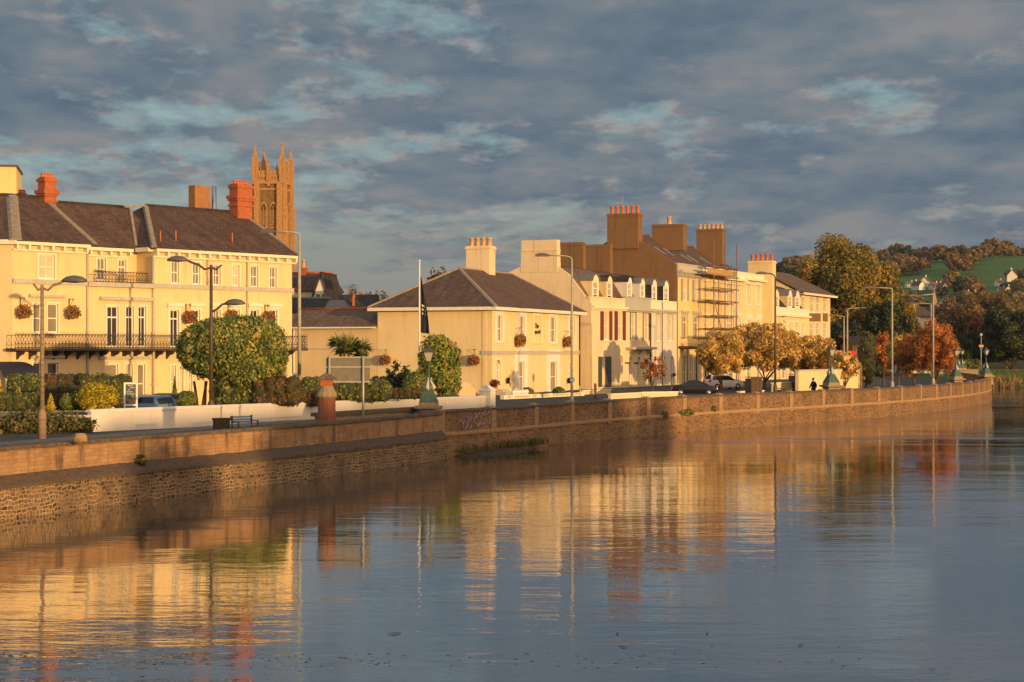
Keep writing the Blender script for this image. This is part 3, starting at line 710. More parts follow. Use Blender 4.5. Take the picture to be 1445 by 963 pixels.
def body(fr, root, L, zc, zp, holes, mat, parmat, cmat, arches=(), out=.45):
    mb = MB().wall(0, L, -.3, zc, 0, holes)
    for s0,s1,z1 in arches: arch_fill(mb, s0, s1, z1, -.001)
    mb.face([(L,0,-.3),(L,back,-.3),(L,back,zc),(L,0,zc)]); mb.face([(L,back,-.3),(0,back,-.3),(0,back,zc),(L,back,zc)])
    mb.build('wall', mat, root)
    MB().box(0,L,-out,-.004,zc-.28,zc-.05).box(0,L,-out*.5,-.005,zc-.45,zc-.282).build('cornice', cmat, root)
    MB().box(.003,L-.003,0,.3,zc-.049,zp).box(-.0,L,-.06,.36,zp+.002,zp+.12).build('parapet', parmat, root)
# --- first house: dark red shutters
fA = sub(A,0); t = fA.thing('terraced_house', 'ivory terraced house with dark red shutters and a tall plain gable end', 'house'); hl = []
for a,b in ((851,859),(871,878)):
    twin(fA,t,hl,a,b,440,480, pane=m_p_blind, bars=1, surround=.1, sill=True); shutters(fA,t,a,b,439.5,480.5,4.2,m_redsh)
twin(fA,t,hl,848.5,853,503.5,546, pane=m_p_blind, bars=0, rail=0, surround=.1)
for a,b in ((844,848.2),(853.3,861.5)):
    m = MB().box(fA.s(a),fA.s(b),-.12,-.04,fA.z(850,546),fA.z(850,503.5)); m.build('shutter', m_dark, t)
twin(fA,t,hl,874.3,879,502.5,555, pane=m_cream2, bars=0, rail=0, surround=0, sill=False, name='door')
body(fA,t,sA,zcor,zpar,hl,m_ivory,m_ivory,m_trim,[(fA.s(874.3),fA.s(879),fA.z(876.5,502.5))])
# gable end facing the viewer
g = MB(); pts = [(0,0,-.3)]+[(0,d,z) for d,z in gp]+[(0,2*dT-gp[2][0],gp[2][1]),(0,2*dT-gp[1][0]+.6,gp[1][1]+.2),(0,back,gp[0][1]+.3),(0,back,-.3)]; pts.insert(1,(0,0,zcor)); g.prism(pts[::-1], (.35,0,0))
ge = g.build('gable_wall', m_ivory, t)
z = A.tz(761,339,0); zz = zrT-1.2
MB().frustum(.45,(A.t(786)+A.t(735.5))/2,zz,z,.5,(A.t(735.5)-A.t(786))/2+.05,.46,(A.t(735.5)-A.t(786))/2-.03).box(-.1,1.0,A.t(786)-.04,A.t(735.5)+.04,z-1.2,z-1.12).build('chimney', m_ivory, t)
rf = slatepart(t, .36, sA, prof, gp[0][1]-1, m_tile)
MB().tube([(-.1,1.2,zcor-9+.3),(-.1,1.2,zcor-.4)],.1,6).build('drainpipe', m_dark, t)
dormer(t,835.6,845,387,420,m_trim,m_cream2,m_lead); dormer(t,856,864.3,389,421,m_trim,m_cream2,m_slate3)
# --- second: grey parapet
fB = sub(A,sA); t = fB.thing('terraced_house', 'ivory terraced house with grey-green parapet and dark framed windows', 'house'); hl = []
for a,b,c,e in ((889.5,897,441.5,480.5),(907.6,915.4,442.5,481)): twin(fB,t,hl,a,b,c,e, pane=m_p_blind, bars=1, surround=.18, smat=m_dark, sill=False)
ar = []
for a,b in ((887.5,891.5),(899.5,903.7)):
    twin(fB,t,hl,a,b,503.5,547, pane=m_p_blind, bars=0, rail=0, surround=0, sill=False, name='door'); ar.append((fB.s(a),fB.s(b),fB.z((a+b)/2,503.5)))
zc2 = fB.z(900,435.5); zp2 = fB.z(900,421)
body(fB,t,sB-sA,zc2,zp2,hl,m_ivory,m_gpar,m_trimg,ar,.6)
m = MB().box(.1,sB-sA-.1,-.9,-.004,fB.z(900,493.3),fB.z(900,490))
for px in (889,901.5,913.5): m.prism([(fB.s(px)-.08,-.7,fB.z(900,493.5)),(fB.s(px)-.08,-.006,fB.z(900,493.5)),(fB.s(px)-.08,-.006,fB.z(900,501))], (.16,0,0))
m.build('porch_hood', m_trimg, t); pipe(t, fB.s(917), 0, .2, zc2-.5, .1, m_dark)
for px in (884,897,906): MB().box(fB.s(px)-.5,fB.s(px)+.9,-.1,-.004,fB.z(px,513.5),fB.z(px,511.3)).build('impost_band', m_dark, t)
pf = [(d,z-.15) for d,z in prof]; slatepart(t, .003, sB-sA, pf, gp[0][1]-1.2, m_slate2)
# the dormers of the second and third house are children placed in that house's frame
def dormer_in(fr, root, *a):
    global A
    keep = A; A = fr; dormer(root, *a); A = keep
dormer_in(fB,t,876.5+.0+8,883.6+8,391,421.5,m_trimw,m_white,m_slate3) if False else None
dormer_in(fB,t,885,892,390.8,421,m_trimw,m_white,m_slate3); dormer_in(fB,t,903,910.2,392.5,423,m_trimw,m_white,m_lead)
tB, fBk = t, fB
# --- third
fC = sub(A,sB); t = fC.thing('terraced_house', 'pale grey-white terraced house with low parapet and slate hung dormers', 'house'); hl = []
for a,b,c,e in ((926.3,931.7,444.5,481.5),(942.7,949,445,481.5)): twin(fC,t,hl,a,b,c,e, pane=m_p_blind, bars=1, surround=.2, smat=m_trimg)
ar = []
for a,b in ((936,939.3),(946.3,950.7)):
    twin(fC,t,hl,a,b,503,551, pane=m_p_blind, bars=0, rail=0, surround=0, sill=False, name='door'); ar.append((fC.s(a),fC.s(b),fC.z((a+b)/2,503)))
zc3 = fC.z(936,437); zp3 = fC.z(936,426)
body(fC,t,sC-sB,zc3,zp3,hl,stucco('grey_white_stucco',(.68,.62,.52),.3),m_trim,m_trimg,ar)
MB().box(fC.s(949.5)-.15,fC.s(949.5)+.3,-.3,-.004,fC.z(949,531),fC.z(949,527)).build('meter_box', m_dark, t)
MB().tube([(fC.s(934),-.06,0),(fC.s(934),-.06,zp3)],.05,5).build('drainpipe', m_dark, t)
slatepart(t, .003, sC-sB, [(d,z-.3) for d,z in prof], gp[0][1]-1.4, m_slate3)
dormer_in(fC,t,919.5,927,394,424,m_trimw,m_slate3,m_lead); dormer_in(fC,t,936,943.8,395.8,424.5,m_trimw,m_slate3,m_lead)
# party-wall stacks between the three
fpw = []
for fr, pl, pr_, pyt, nm in ((fB,785,824.5,342.5,'a'),(fC,824.5,862.5,345.5,'b')):
    t0 = tB if nm == 'a' else t
    ta, tb = fr.t(pl), fr.t(pr_)
    d0_, d1_ = min(ta,tb), max(ta,tb)
    c = MB().box(-.35,.5,d0_,d1_,zrT-3.2,fr.tz((pl+pr_)/2,pyt)).box(-.42,.57,d0_-.06,d1_+.06,fr.tz((pl+pr_)/2,pyt)-.35,fr.tz((pl+pr_)/2,pyt)-.2); c.build('chimney', m_brownr, t0)
# --- taller houses
fD = sub(A,sC)
zDc = fD.z(955,381); zDp = fD.z(955,372.5)
gD = [(0,fD.tz(955,375)),(fD.t(898),fD.tz(898,339.5))]
kD = (gD[1][1]-gD[0][1])/(gD[1][0]); dD = 7.2; zDr = gD[0][1]+kD*dD
def tall(fr, root, L, zc, zp, holes, mat, cm, zr_, g0, rfm, arches=(), bk=True):
    mb = MB().wall(0,L,-.3,zc,0,holes)
    mb.face([(L,0,-.3),(L,14.4,-.3),(L,14.4,zc),(L,0,zc)]); mb.face([(L,14.4,-.3),(0,14.4,-.3),(0,14.4,zc),(L,14.4,zc)])
    mb.build('wall', mat, root)
    c = MB(); cornice(c,0,L,zc,0,.75,.3,.55 if bk else 0,.2,.4); c.build('cornice', cm, root)
    MB().box(.003,L-.003,-.2,.25,zc+.002,zp).box(0,L,-.26,.3,zp+.002,zp+.12).build('parapet', cm, root)
    rf = MB().slab([(0,.3,g0-.25),(L,.3,g0-.25),(L,dD,zr_),(0,dD,zr_)],.12).slab([(L,14.6,g0-.3),(0,14.6,g0-.3),(0,dD,zr_),(L,dD,zr_)],.12).build('roof', rfm, root)
    MB().tube([(.2,dD,zr_+.03),(L,dD,zr_+.03)],.14,6).build('ridge_tiles', m_ridge, rf)
    return rf
def skylights(root, rf, L, fs, g0, zr_):
    for f in fs:
        x = L*f; p0, p1 = .42, .62
        def pt(xx, q): return (xx, .3+(dD-.3)*q, g0-.25+(zr_-g0+.25)*q+.07)
        MB().slab([pt(x-.45,p0),pt(x+.45,p0),pt(x+.45,p1),pt(x-.45,p1)],.1).build('skylight', panemat('skylight_pane',(.25,.30,.36),None,.03) if 'skylight_pane' not in D.materials else D.materials['skylight_pane'], rf)
t = fD.thing('terraced_house', 'tall pale yellow house with grey shutters, brown gable end and six red chimney pots', 'house'); hl = []
for a,b,c,e in ((963.2,969.3,393.5,425),(979.3,985,395,426)):
    twin(fD,t,hl,a,b,c,e, pane=m_p_blind, bars=1, surround=.1, smat=m_trimw); shutters(fD,t,a,b,c,e,2.4,m_greysh)
for a,b,c,e in ((962.5,969.5,446.5,480),(978.5,985.3,447.5,480)): twin(fD,t,hl,a,b,c,e, pane=m_p_curt, bars=1, rail=0, light=.25, surround=.35, hood=.3, smat=m_trimg, sill=False)
for a,b in ((963,969),(973,977),(980,985)): twin(fD,t,hl,a,b,503,548, pane=m_p_cool, bars=1, surround=.2, smat=m_trimg)
rf = tall(fD,t,sD-sC,zDc,zDp,hl,m_yellow,m_trimg,zDr,gD[0][1],m_slate2); skylights(t,rf,sD-sC,(.15,.5,.85),gD[0][1],zDr)
g = MB(); g.prism([(0,14.5,-.3),(0,14.5,gD[0][1]-1),(0,dD,zDr+.2),(0,0,gD[0][1]+.15),(0,0,-.3)], (.4,0,0)); g.xform(Matrix.Translation((-.003,0,0))); g.build('gable_wall', m_brownr, t)
ta, tb = fD.t(901.5), fD.t(858); zt = fD.tz(880,301.5)
chimney(t,-.3,1.3,ta,tb,zDr-2.2,zt,m_brownr,6,m_pot,ph=.95,pr=.22,along='d',collar=1)
an = MB(); s_=2.5; zz=fD.z(905,305,8); an.tube([(s_,8,zDr-.5),(s_,8,zz+2.2)],.04,5).tube([(s_,8,zz),(s_+9,8,zz)],.03,5).tube([(s_+4,8,zz-2),(s_+4,8,zz+.5)],.03,5); an.build('aerial', m_galv, t)
fE = sub(A,sD); t = fE.thing('terraced_house', 'tall bright cream terraced house behind the scaffolding', 'house'); hl = []
zEc = fE.z(1000,389); zEp = fE.z(1000,379); LE = sEe-sD
for a,b in ((995,1000.6),(1006.5,1012.5),(1025,1034),(1040.3,1045.2)):
    twin(fE,t,hl,a,b,398,428, pane=m_p_blind, bars=1, surround=.25, smat=m_trimw); twin(fE,t,hl,a,b,448,480, pane=m_p_blind, bars=1, rail=0, light=.25, surround=.25, smat=m_trimw, hood=.2, sill=False); twin(fE,t,hl,a,b,508,545, pane=m_p_cool, bars=1, surround=.2)
rf = tall(fE,t,LE,zEc,zEp,hl,m_cream,m_trim,zDr-.5,gD[0][1]-.4,m_slate2,bk=False); skylights(t,rf,LE,(.1,.3,.45,.75),gD[0][1]-.4,zDr-.5)
def pstack(fr, root, pl, pr_, pyt, zbase, mat, n, pm, ph, pr2, s0=-.6, s1=.9, collar=1):
    ta, tb = sorted((fr.t(pl), fr.t(pr_))); return chimney(root,s0,s1,ta,tb,zbase,fr.tz((pl+pr_)/2,pyt),mat,n,pm,ph,pr2,'d',collar)
pstack(fE,t,922,966,317,zDr-2,m_brownr,1,m_potb,1.0,.3)
fF = sub(A,sEe); t = fF.thing('terraced_house', 'narrower cream terraced house right of the scaffolding with plain cornice', 'house'); hl = []
zFc = fF.z(1050,392.5); zFp = fF.z(1050,386); LF = sF-sEe
for a,b in ((1054,1059.6),(1067.5,1072.6)):
    twin(fF,t,hl,a,b,401,430, pane=m_p_blind, bars=1, surround=.25, smat=m_trimw); twin(fF,t,hl,a,b,451,480, pane=m_p_blind, bars=1, surround=.25, smat=m_trimw, hood=.2, sill=False); twin(fF,t,hl,a,b,508,542, pane=m_p_cool, bars=1, surround=.2)
tall(fF,t,LF,zFc,zFp,hl,m_cream2,m_trim,zDr-1.2,gD[0][1]-1.3,m_slate2,bk=False)
pstack(fF,t,984.5,1021,323.5,zDr-3,m_brownr,6,m_potb,.7,.22)
# --- lower house with dormers
fG = sub(A,sF); t = fG.thing('terraced_house', 'lower buff terraced house with dark mansard roof and cream chimney of five red pots', 'house'); hl = []
LG = sG-sF; zGc = fG.z(1100,443.5); zGp = fG.z(1100,433.5)
for a,b in ((1103.5,1108.5),(1113.5,1118.5),(1121.5,1126.5),(1130,1134.5),(1087,1092)):
    twin(fG,t,hl,a,b,455,481, pane=m_p_blind, bars=1, surround=.3); twin(fG,t,hl,a,b,506,535, pane=m_p_cool, bars=1, surround=.2)
mb = MB().wall(0,LG,-.3,zGc,0,hl); mb.face([(LG,0,-.3),(LG,14,-.3),(LG,14,zGc),(LG,0,zGc)]); mb.face([(LG,14,-.3),(0,14,-.3),(0,14,zGc),(LG,14,zGc)]); mb.build('wall', m_cream2, t)
MB().box(0,LG,-.5,-.004,zGc-.3,zGc).box(.003,LG-.003,-.1,.3,zGc+.003,zGp).build('parapet', m_trim, t)
zGr = fG.z(1090,399,5)
rf = MB().slab([(0,.5,zGp-.3),(LG,.5,zGp-.3),(LG,3.8,zGr-.8),(0,3.8,zGr-.8)],.12).slab([(0,3.8,zGr-.8),(LG,3.8,zGr-.8),(LG,7,zGr),(0,7,zGr)],.12).slab([(LG,14,zGp-.5),(0,14,zGp-.5),(0,7,zGr),(LG,7,zGr)],.12).build('roof', m_slate3, t)
for a,b,c,e in ((1081.5,1089,406.5,432),(1092.5,1099.5,408,432.5),(1111.5,1118,408.5,432.5),(1122,1128.6,409.5,433)): dormer_in(fG,t,a,b,c,e,m_trim,m_tan,m_lead)
ta, tb = sorted((fG.t(1057), fG.t(1091)))
chimney(t,-.5,1.4,ta,tb,8,fG.tz(1074,368.5),m_cream2,5,m_pot,.95,.24,'d',1)
# --- end block
fH = sub(A,sG); fH.O = A.at(A.s(1126.5,1.6),1.6); t = fH.thing('end_house', 'cream block with brown panels and overhanging brown roof ending the terrace', 'house'); hl = []
LH = fH.s(1171.5); zH = fH.z(1171.5,417.5)
for a,b in ((1130,1137),(1142.5,1149.3),(1150.8,1157.2),(1161.3,1167.3)):
    twin(fH,t,hl,a,b,419,441, pane=m_p_blind, bars=1, rail=.6, surround=.12); twin(fH,t,hl,a,b,455.5,477, pane=m_p_blind, bars=1, rail=.6, surround=.12); twin(fH,t,hl,a,b,495,520, pane=m_p_cool, bars=1, rail=.6, surround=.12)
mb = MB().wall(0,LH,-.3,zH,0,hl); box_walls(mb,0,LH,0,13,-.3,zH); mb.face([(0,0,zH),(0,6.5,zH+3.6),(0,13,zH)]); mb.build('wall', m_cream2, t)
for a,b in ((1142,1149.8),(1150.4,1157.6),(1161,1167.6)): MB().box(fH.s(a),fH.s(b),-.08,-.004,fH.z((a+b)/2,454),fH.z((a+b)/2,442.5)).build('brown_panel', m_brownr, t)
MB().slab([(-.3,-1,zH-.05),(LH+1,-1,zH-.05),(LH-1,6.5,zH+3.7),(-.3,6.5,zH+3.7)],.15).slab([(LH+1,14,zH-.05),(-.3,14,zH-.05),(-.3,6.5,zH+3.7),(LH-1,6.5,zH+3.7)],.15).slab([(LH+1,-1,zH-.05),(LH+1,14,zH-.05),(LH-1,6.5,zH+3.7)],.15).build('roof', m_tile, t)
MB().box(-.3,LH+1,-1.05,-.9,zH-.4,zH-.08).box(-.3,LH+.9,-.898,-.01,zH-.3,zH-.22).build('eaves_fascia', m_trim, t)
# balcony of the two tall houses
bt = MB().box(fD.s(957),fD.s(1046),-1.3,-.004,fD.z(957,492),fD.z(957,490)+.12)
for px in (957.5,970,983): bt.tube([(fD.s(px),-1.2,0),(fD.s(px),-1.2,fD.z(957,492))],.07,6)
bo = None
for c in list(C.objects):
    if c.get('label','').startswith('tall pale yellow'): bo = bt.build('balcony', m_iron, c)
ra = MB(); railing(ra,[(fD.s(957),-1.25),(fD.s(1046),-1.25)], fD.z(957,490)+.12, 1.25, .42); ra.build('balcony_railing', m_iron, bo)
# scaffolding
fS = sub(A,0); sc_ = fS.thing('scaffolding', 'rusty tube scaffolding with boards and a ladder in front of the cream house', 'scaffolding', A.s(992), -1.6)
s0 = A.s(992); up = [A.s(p,-2.2)-s0 for p in (1005,1021,1037.5)]; upb=[A.s(p,-.6)-s0 for p in (994,1013,1031)]
zS = A.z(1020,358); lv = [A.z(1020,py) for py in (479,466,449,429.5,412,395,383)]
m = MB()
for x in up: m.tube([(x,-.8,0),(x,-.8,zS+1)],.075,6)
for x in upb: m.tube([(x,.9,0),(x,.9,lv[-1]+1)],.06,6)
m.build('standard', m_rust, sc_)
m = MB()
for i,z in enumerate(lv):
    m.tube([(upb[0]-.6,.9,z),(upb[2]+.8,.9,z)],.06,5); m.tube([(up[0]-.8,-.85,z+.15),(up[2]+.4,-.85,z+.15)],.06,5)
    for x,y in zip(up,upb): m.tube([(x,-1.2,z+.08),(x,1.2,z+.08)],.05,5)
m.tube([(up[0],-.9,lv[3]),(up[0]+3,-.9,lv[1])],.05,5)
m.build('ledger', m_rust, sc_)
for z,x0,x1 in ((lv[5],up[0]-2.6,up[2]+.3),(lv[3],up[0]-2,up[2]-.4),(lv[0],up[0]-2,up[2]+.6)):
    m = MB()
    for k in range(5): m.box(x0,x1,-.8+k*.33,-.8+k*.33+.3,z+.2,z+.26)
    if z == lv[5]: m.box(x0,x1-.2,-.86,-.81,z+.27,z+.95)
    m.build('platform', m_plank, sc_)
m = MB(); xa, xb = up[1]+3.2, up[2]-1.6
for dx in (0,1.0): m.tube([(xa+dx,-.95,lv[0]),(xb+dx,-.95,lv[5]+1)],.05,5)
for k in range(26):
    f=(k+.5)/26; z=lv[0]+(lv[5]+1-lv[0])*f; x=xa+(xb-xa)*f; m.tube([(x,-.95,z),(x+1,-.95,z)],.035,5)
m.build('ladder', m_galv, sc_)
# ================================================================== buildings behind
Z0 = 300; t = thing('church_tower', 'tall golden stone church tower with pinnacles and paired louvred bell openings', 'church tower', (wx(383.5,Z0)-.25, Z0+3.5, GZ), R(-10))
def cz(py): return wz(py,Z0)-GZ
hw_ = 2.5; mb = MB().box(-hw_,hw_,-hw_,hw_,-.3,cz(257))
mb.build('tower_body', m_church, t)
tr = MB()
for z,e in ((cz(257),.3),(cz(266),.12),(cz(327),.15)): tr.box(-hw_-e,hw_+e,-hw_-e,hw_+e,z-.22,z+.12)
for sx in (-1,1):
    for sy in (-1,1):
        for k,(a,b) in enumerate(((.95,0),(.8,cz(330)),(.65,cz(290)))):
            top = (cz(330),cz(290),cz(258))[k]
            tr.box(sx*(hw_-.5)-.42,sx*(hw_-.5)+.42,sy*hw_,sy*(hw_+a*.8),b-.1,top-.05*k); tr.box(sx*hw_,sx*(hw_+a*.8),sy*(hw_-.5)-.41,sy*(hw_-.5)+.41,b-.1,top-.05*k)
tr.build('buttress', m_churchp, t)
pz = MB(); z0, z1 = cz(256.5), cz(246)
for a in (-1,1):
    for ax in (0,1):
        def bx(u0,u1,w0,w1,za,zb_):
            (pz.box(u0,u1,a*w0,a*w1,za,zb_) if ax == 0 else pz.box(a*w0,a*w1,u0,u1,za,zb_))
        w0, w1 = hw_-.25+ax*.002, hw_-.002*ax
        bx(-hw_+.3,hw_-.3,w0,w1,z0,z0+.45); bx(-hw_+.3,hw_-.3,w0,w1,z1-.35,z1)
        for i in range(15): u = -hw_+.45+(2*hw_-.9)*i/14; bx(u-.09,u+.09,w0+.02,w1-.02,z0+.45,z1-.35)
        for i in range(6):
            u = -hw_+.75+(2*hw_-1.5)*i/5; bx(u-.28,u+.28,w0,w1,z1,z1+.75)
pz.build('pierced_parapet', m_churchp, t)
def pinnacle(x,y,zb_,zt,w,name='pinnacle'):
    p = MB().box(x-w,x+w,y-w,y+w,zb_,zb_+(zt-zb_)*.52); p.frustum(x,y,zb_+(zt-zb_)*.52,zt-.3,w*.95,w*.95,.07,.07)
    for k in range(4):
        an = k*math.pi/2+math.pi/4; p.frustum(x+w*math.cos(an)*1.25,y+w*math.sin(an)*1.25,zb_+(zt-zb_)*.2,zb_+(zt-zb_)*.66,.13,.13,.02,.02)
    for f in (.62,.74,.86): q = w*(1-f)*1.5+.05; zz = zb_+(zt-zb_)*f; p.box(x-q,x+q,y-q,y+q,zz,zz+.12)
    p.box(x-.2,x+.2,y-.06,y+.06,zt-.45,zt-.25).box(x-.06,x+.06,y-.2,y+.2,zt-.46,zt-.24)
    p.build(name, m_churchp, t)
zt = cz(201)
for sx in (-1,1):
    for sy in (-1,1): pinnacle(sx*(hw_-.1),sy*(hw_-.1),cz(258),zt-(.0 if sy<0 else .35),.43)
pinnacle(0,-hw_+.05,cz(262),cz(223),.24); pinnacle(0,hw_-.05,cz(250),cz(223),.24); pinnacle(hw_-.05,0,cz(250),cz(224),.24); pinnacle(-hw_+.05,0,cz(250),cz(224),.24)
for ax in (0,1):
    for cx_ in (-.85,.85):
        m = MB(); za, zb_ = cz(320), cz(285); w = .5
        for k,(ww,dd) in enumerate(((w+.15,.1),)):
            pts = [(cx_-ww,za-.2),(cx_+ww,za-.2),(cx_+ww,zb_-1.6)]+[(cx_+ww*math.cos(a),zb_-1.6+1.75*math.sin(a)) for a in (.4,.8,1.2,1.57,1.95,2.35,2.75)]+[(cx_-ww,zb_-1.6)]
            P = [((x,-hw_-dd,z) if ax == 0 else (hw_+dd,x,z)) for x,z in pts]; m.prism(P, (0,dd-.002,0) if ax == 0 else (-dd+.002,0,0))
        o1 = m.build('bell_opening', m_churchp, t)
        m = MB(); pts = [(cx_-w,za),(cx_+w,za),(cx_+w,zb_-1.7)]+[(cx_+w*math.cos(a),zb_-1.7+1.5*math.sin(a)) for a in (.5,1.05,1.57,2.1,2.64)]+[(cx_-w,zb_-1.7)]
        P = [((x,-hw_-.11,z) if ax == 0 else (hw_+.11,x,z)) for x,z in pts]; m.face(P); m.build('louvre', m_louvre, o1)
        m = MB(); yb = -hw_-.16
        def mbx(u0,u1,z0_,z1_): (m.box(u0,u1,yb,yb+.09,z0_,z1_) if ax == 0 else m.box(-yb-.09,-yb,u0,u1,z0_,z1_))
        mbx(cx_-.06,cx_+.06,za,zb_-.6)
        nl = 9
        for i in range(nl):
            z = za+(zb_-1.5-za)*(i+.5)/nl; mbx(cx_-w,cx_-.26,z-.07,z+.07); mbx(cx_+.26,cx_+w,z-.07,z+.07); mbx(cx_-.34,cx_+.34,z+.15,z+.27)
        m.build('tracery', m_churchp, o1)
def back_house(label, px0, px1, Z, py_e, py_r, depth, wallm, roofm, deg=8, ridge=None, gablew=None, chim=None, cat='house', name='town_house'):
    F = Fr(px0,Z,deg); t = F.thing(name, label, cat); L = F.s(px1); ze_, zr_ = F.z((px0+px1)/2,py_e), F.z((px0+px1)/2,py_r,depth/2)
    mb = MB(); box_walls(mb,0,L,0,depth,-.3,ze_,True); mb.build('wall', wallm, t)
    g = MB(); g.face([(0,0,ze_),(0,depth,ze_),(0,depth/2,zr_-.1)]); g.face([(L,0,ze_),(L,depth/2,zr_-.1),(L,depth,ze_)]); g.build('gable', gablew or wallm, t)
    rf = MB().slab([(-.2,-.4,ze_-.15),(L+.2,-.4,ze_-.15),(L+.2,depth/2,zr_),(-.2,depth/2,zr_)],.14).slab([(L+.2,depth+.4,ze_-.15),(-.2,depth+.4,ze_-.15),(-.2,depth/2,zr_),(L+.2,depth/2,zr_)],.14).build('roof', roofm, t)
    if ridge: MB().tube([(-.2,depth/2,zr_+.03),(L+.2,depth/2,zr_+.03)],.16,6).build('ridge_tiles', ridge, rf)
    return F, t, L, ze_, zr_
F,t,L,ze_,zr_ = back_house('brown roofed house with a red brick chimney showing past the hotel corner', 396, 449, 230, 409, 386, 7, m_ivory, m_slate, -20, m_ridge)
chimney(t, F.s(424,3.5), F.s(432.5,3.5), 3.1,3.9, zr_-1, F.z(428,378,3.5), m_rbrick, 1, m_potb, 1.1, .22, 's', 1)
g = MB(); w = wx(463,226)-wx(441,226)
zb_, zt_ = wz(421,226)-GZ, wz(385,226)-GZ
t = thing('gabled_house', 'white gabled house end with two small windows behind the low wing', 'house', (wx(441.5,226),226,GZ), R(-8))
MB().prism([(0,0,0),(w,0,0),(w,0,zb_),(w*.55,0,zt_),(0,0,zb_)], (0,8,0)).build('wall', m_white, t)
MB().slab([(-.25,-.35,zb_-.2),(-.25,8,zb_-.2),(w*.55,8,zt_+.1),(w*.55,-.35,zt_+.1)],.15).slab([(w*.55,-.35,zt_+.1),(w*.55,8,zt_+.1),(w+.25,8,zb_-.2),(w+.25,-.35,zb_-.2)],.15).build('roof', m_slate3, t)
for x in (w*.35,w*.72):
    wn = MB().box(x-.3,x+.3,-.06,-.003,zb_-.3,zb_+.6).build('window', m_trimw, t); MB().box(x-.22,x+.22,-.075,-.061,zb_-.22,zb_+.5).build('pane', m_p_dark, wn)
F,t,L,ze_,zr_ = back_house('dark ribbed roof with a copper green ridge just above the low wing', 404, 459, 195, 438, 421.5, 7, m_tan, m_slate3, 0, m_mortar_copper, cat='building')
rb = MB()
for i in range(16): x = L*i/15; rb.tube([(x,-.4,ze_-.1),(x,3.5,zr_+.04)],.05,4)
rb.build('roof_rib', m_dark, t)
t = thing('hipped_outbuilding', 'grey-white hipped lead roof standing between two dark roofs', 'building', (wx(471.5,194),194+4,GZ))
w = (wx(489,194)-wx(454,194))/2; z0,z1 = wz(437.5,194)-GZ, wz(422.5,194)-GZ; MB().frustum(0,0,z0,z1,w,3,w*.58,1.2).build('roof', m_lead, t); MB().box(-w+.2,w-.2,-2.8,2.8,0,z0-.003).build('wall', m_tan, t)
F,t,L,ze_,zr_ = back_house('long dark slate roof with pale gable end behind the low wing', 463, 531, 215, 437, 416, 9, m_white, m_slate3, 3)
chimney(t, F.s(497,1), F.s(500.5,1), 1,1.5, ze_-1, F.z(498,420,1), m_rbrick, 1, m_pot, .4, .16, 's', 0)
t = thing('small_dark_gable', 'small dark pointed roof beside the white gabled house', 'building', (wx(463,222),222,GZ)); w=.8; zt_=wz(408,222)-GZ
MB().prism([(-w,0,0),(w,0,0),(w,0,zt_-1.5),(w*.4,0,zt_),(-w*.6,0,zt_),(-w,0,zt_-1.5)],(0,3,0)).build('wall', m_slate3, t)

# ================================================================== the river walls
WL = [(-29.5,30),(-23.6,45),(-17.45,60.1),(-14.35,67.9),(-11.15,75),(-7.55,83.8),(-3.75,94.2)]
FW0 = [(-4.75,92.9),(-3.3,95.6),(0,101.6),(4.5,111.4),(9.4,120),(14.6,128.3),(20,135.6),(26.2,144.3),(33.8,155.5),(40.2,167),(46,179),(51,191.5),(55,203.6),(58.5,217),(61.5,232),(64.3,250),(67,268)]
def smooth(pts, n=4):
    P = [Vector((*p,0)) for p in pts]; out = []
    for i in range(len(P)-1):
        p0, p1, p2, p3 = P[max(i-1,0)], P[i], P[i+1], P[min(i+2,len(P)-1)]
        for k in range(n):
            f = k/n; q = .5*((2*p1)+(p2-p0)*f+(2*p0-5*p1+4*p2-p3)*f*f+(-p0+3*p1-3*p2+p3)*f**3); out.append((q.x,q.y))
    out.append(pts[-1]); return out
NW = smooth(WL,3); FW = smooth(FW0,3)
def normals(pl):
    ns = []
    for i in range(len(pl)):
        a, b = pl[max(i-1,0)], pl[min(i+1,len(pl)-1)]; t = unit(b[0]-a[0], b[1]-a[1]); ns.append((t[1],-t[0]))
    return ns
def sweep(pl, prof, mb=None, caps=True, smooth_=False):
    mb = mb or MB(); ns = normals(pl); b = len(mb.v); m = len(prof)
    for (x,y),(nx,ny) in zip(pl,ns):
        for o,z in prof: mb.v.append((x+nx*o, y+ny*o, z))
    for i in range(len(pl)-1):
        for k in range(m):
            k2 = (k+1)%m
            mb.f.append((b+i*m+k, b+(i+1)*m+k, b+(i+1)*m+k2, b+i*m+k2)); mb.sm.append(False)
    if caps:
        mb.f.append(tuple(b+k for k in range(m))); mb.f.append(tuple(b+(len(pl)-1)*m+k for k in reversed(range(m)))); mb.sm += [False,False]
    return mb
def strip_flat(pl, o0, o1, z, mb=None):
    mb = mb or MB(); ns = normals(pl)
    for i in range(len(pl)-1):
        q = [(pl[j][0]+ns[j][0]*o, pl[j][1]+ns[j][1]*o, z) for j,o in ((i,o0),(i,o1),(i+1,o1),(i+1,o0))]
        mb.face(q)
    return mb
def bumpy(pl, amp, seed):
    rg = random.Random(seed); return pl
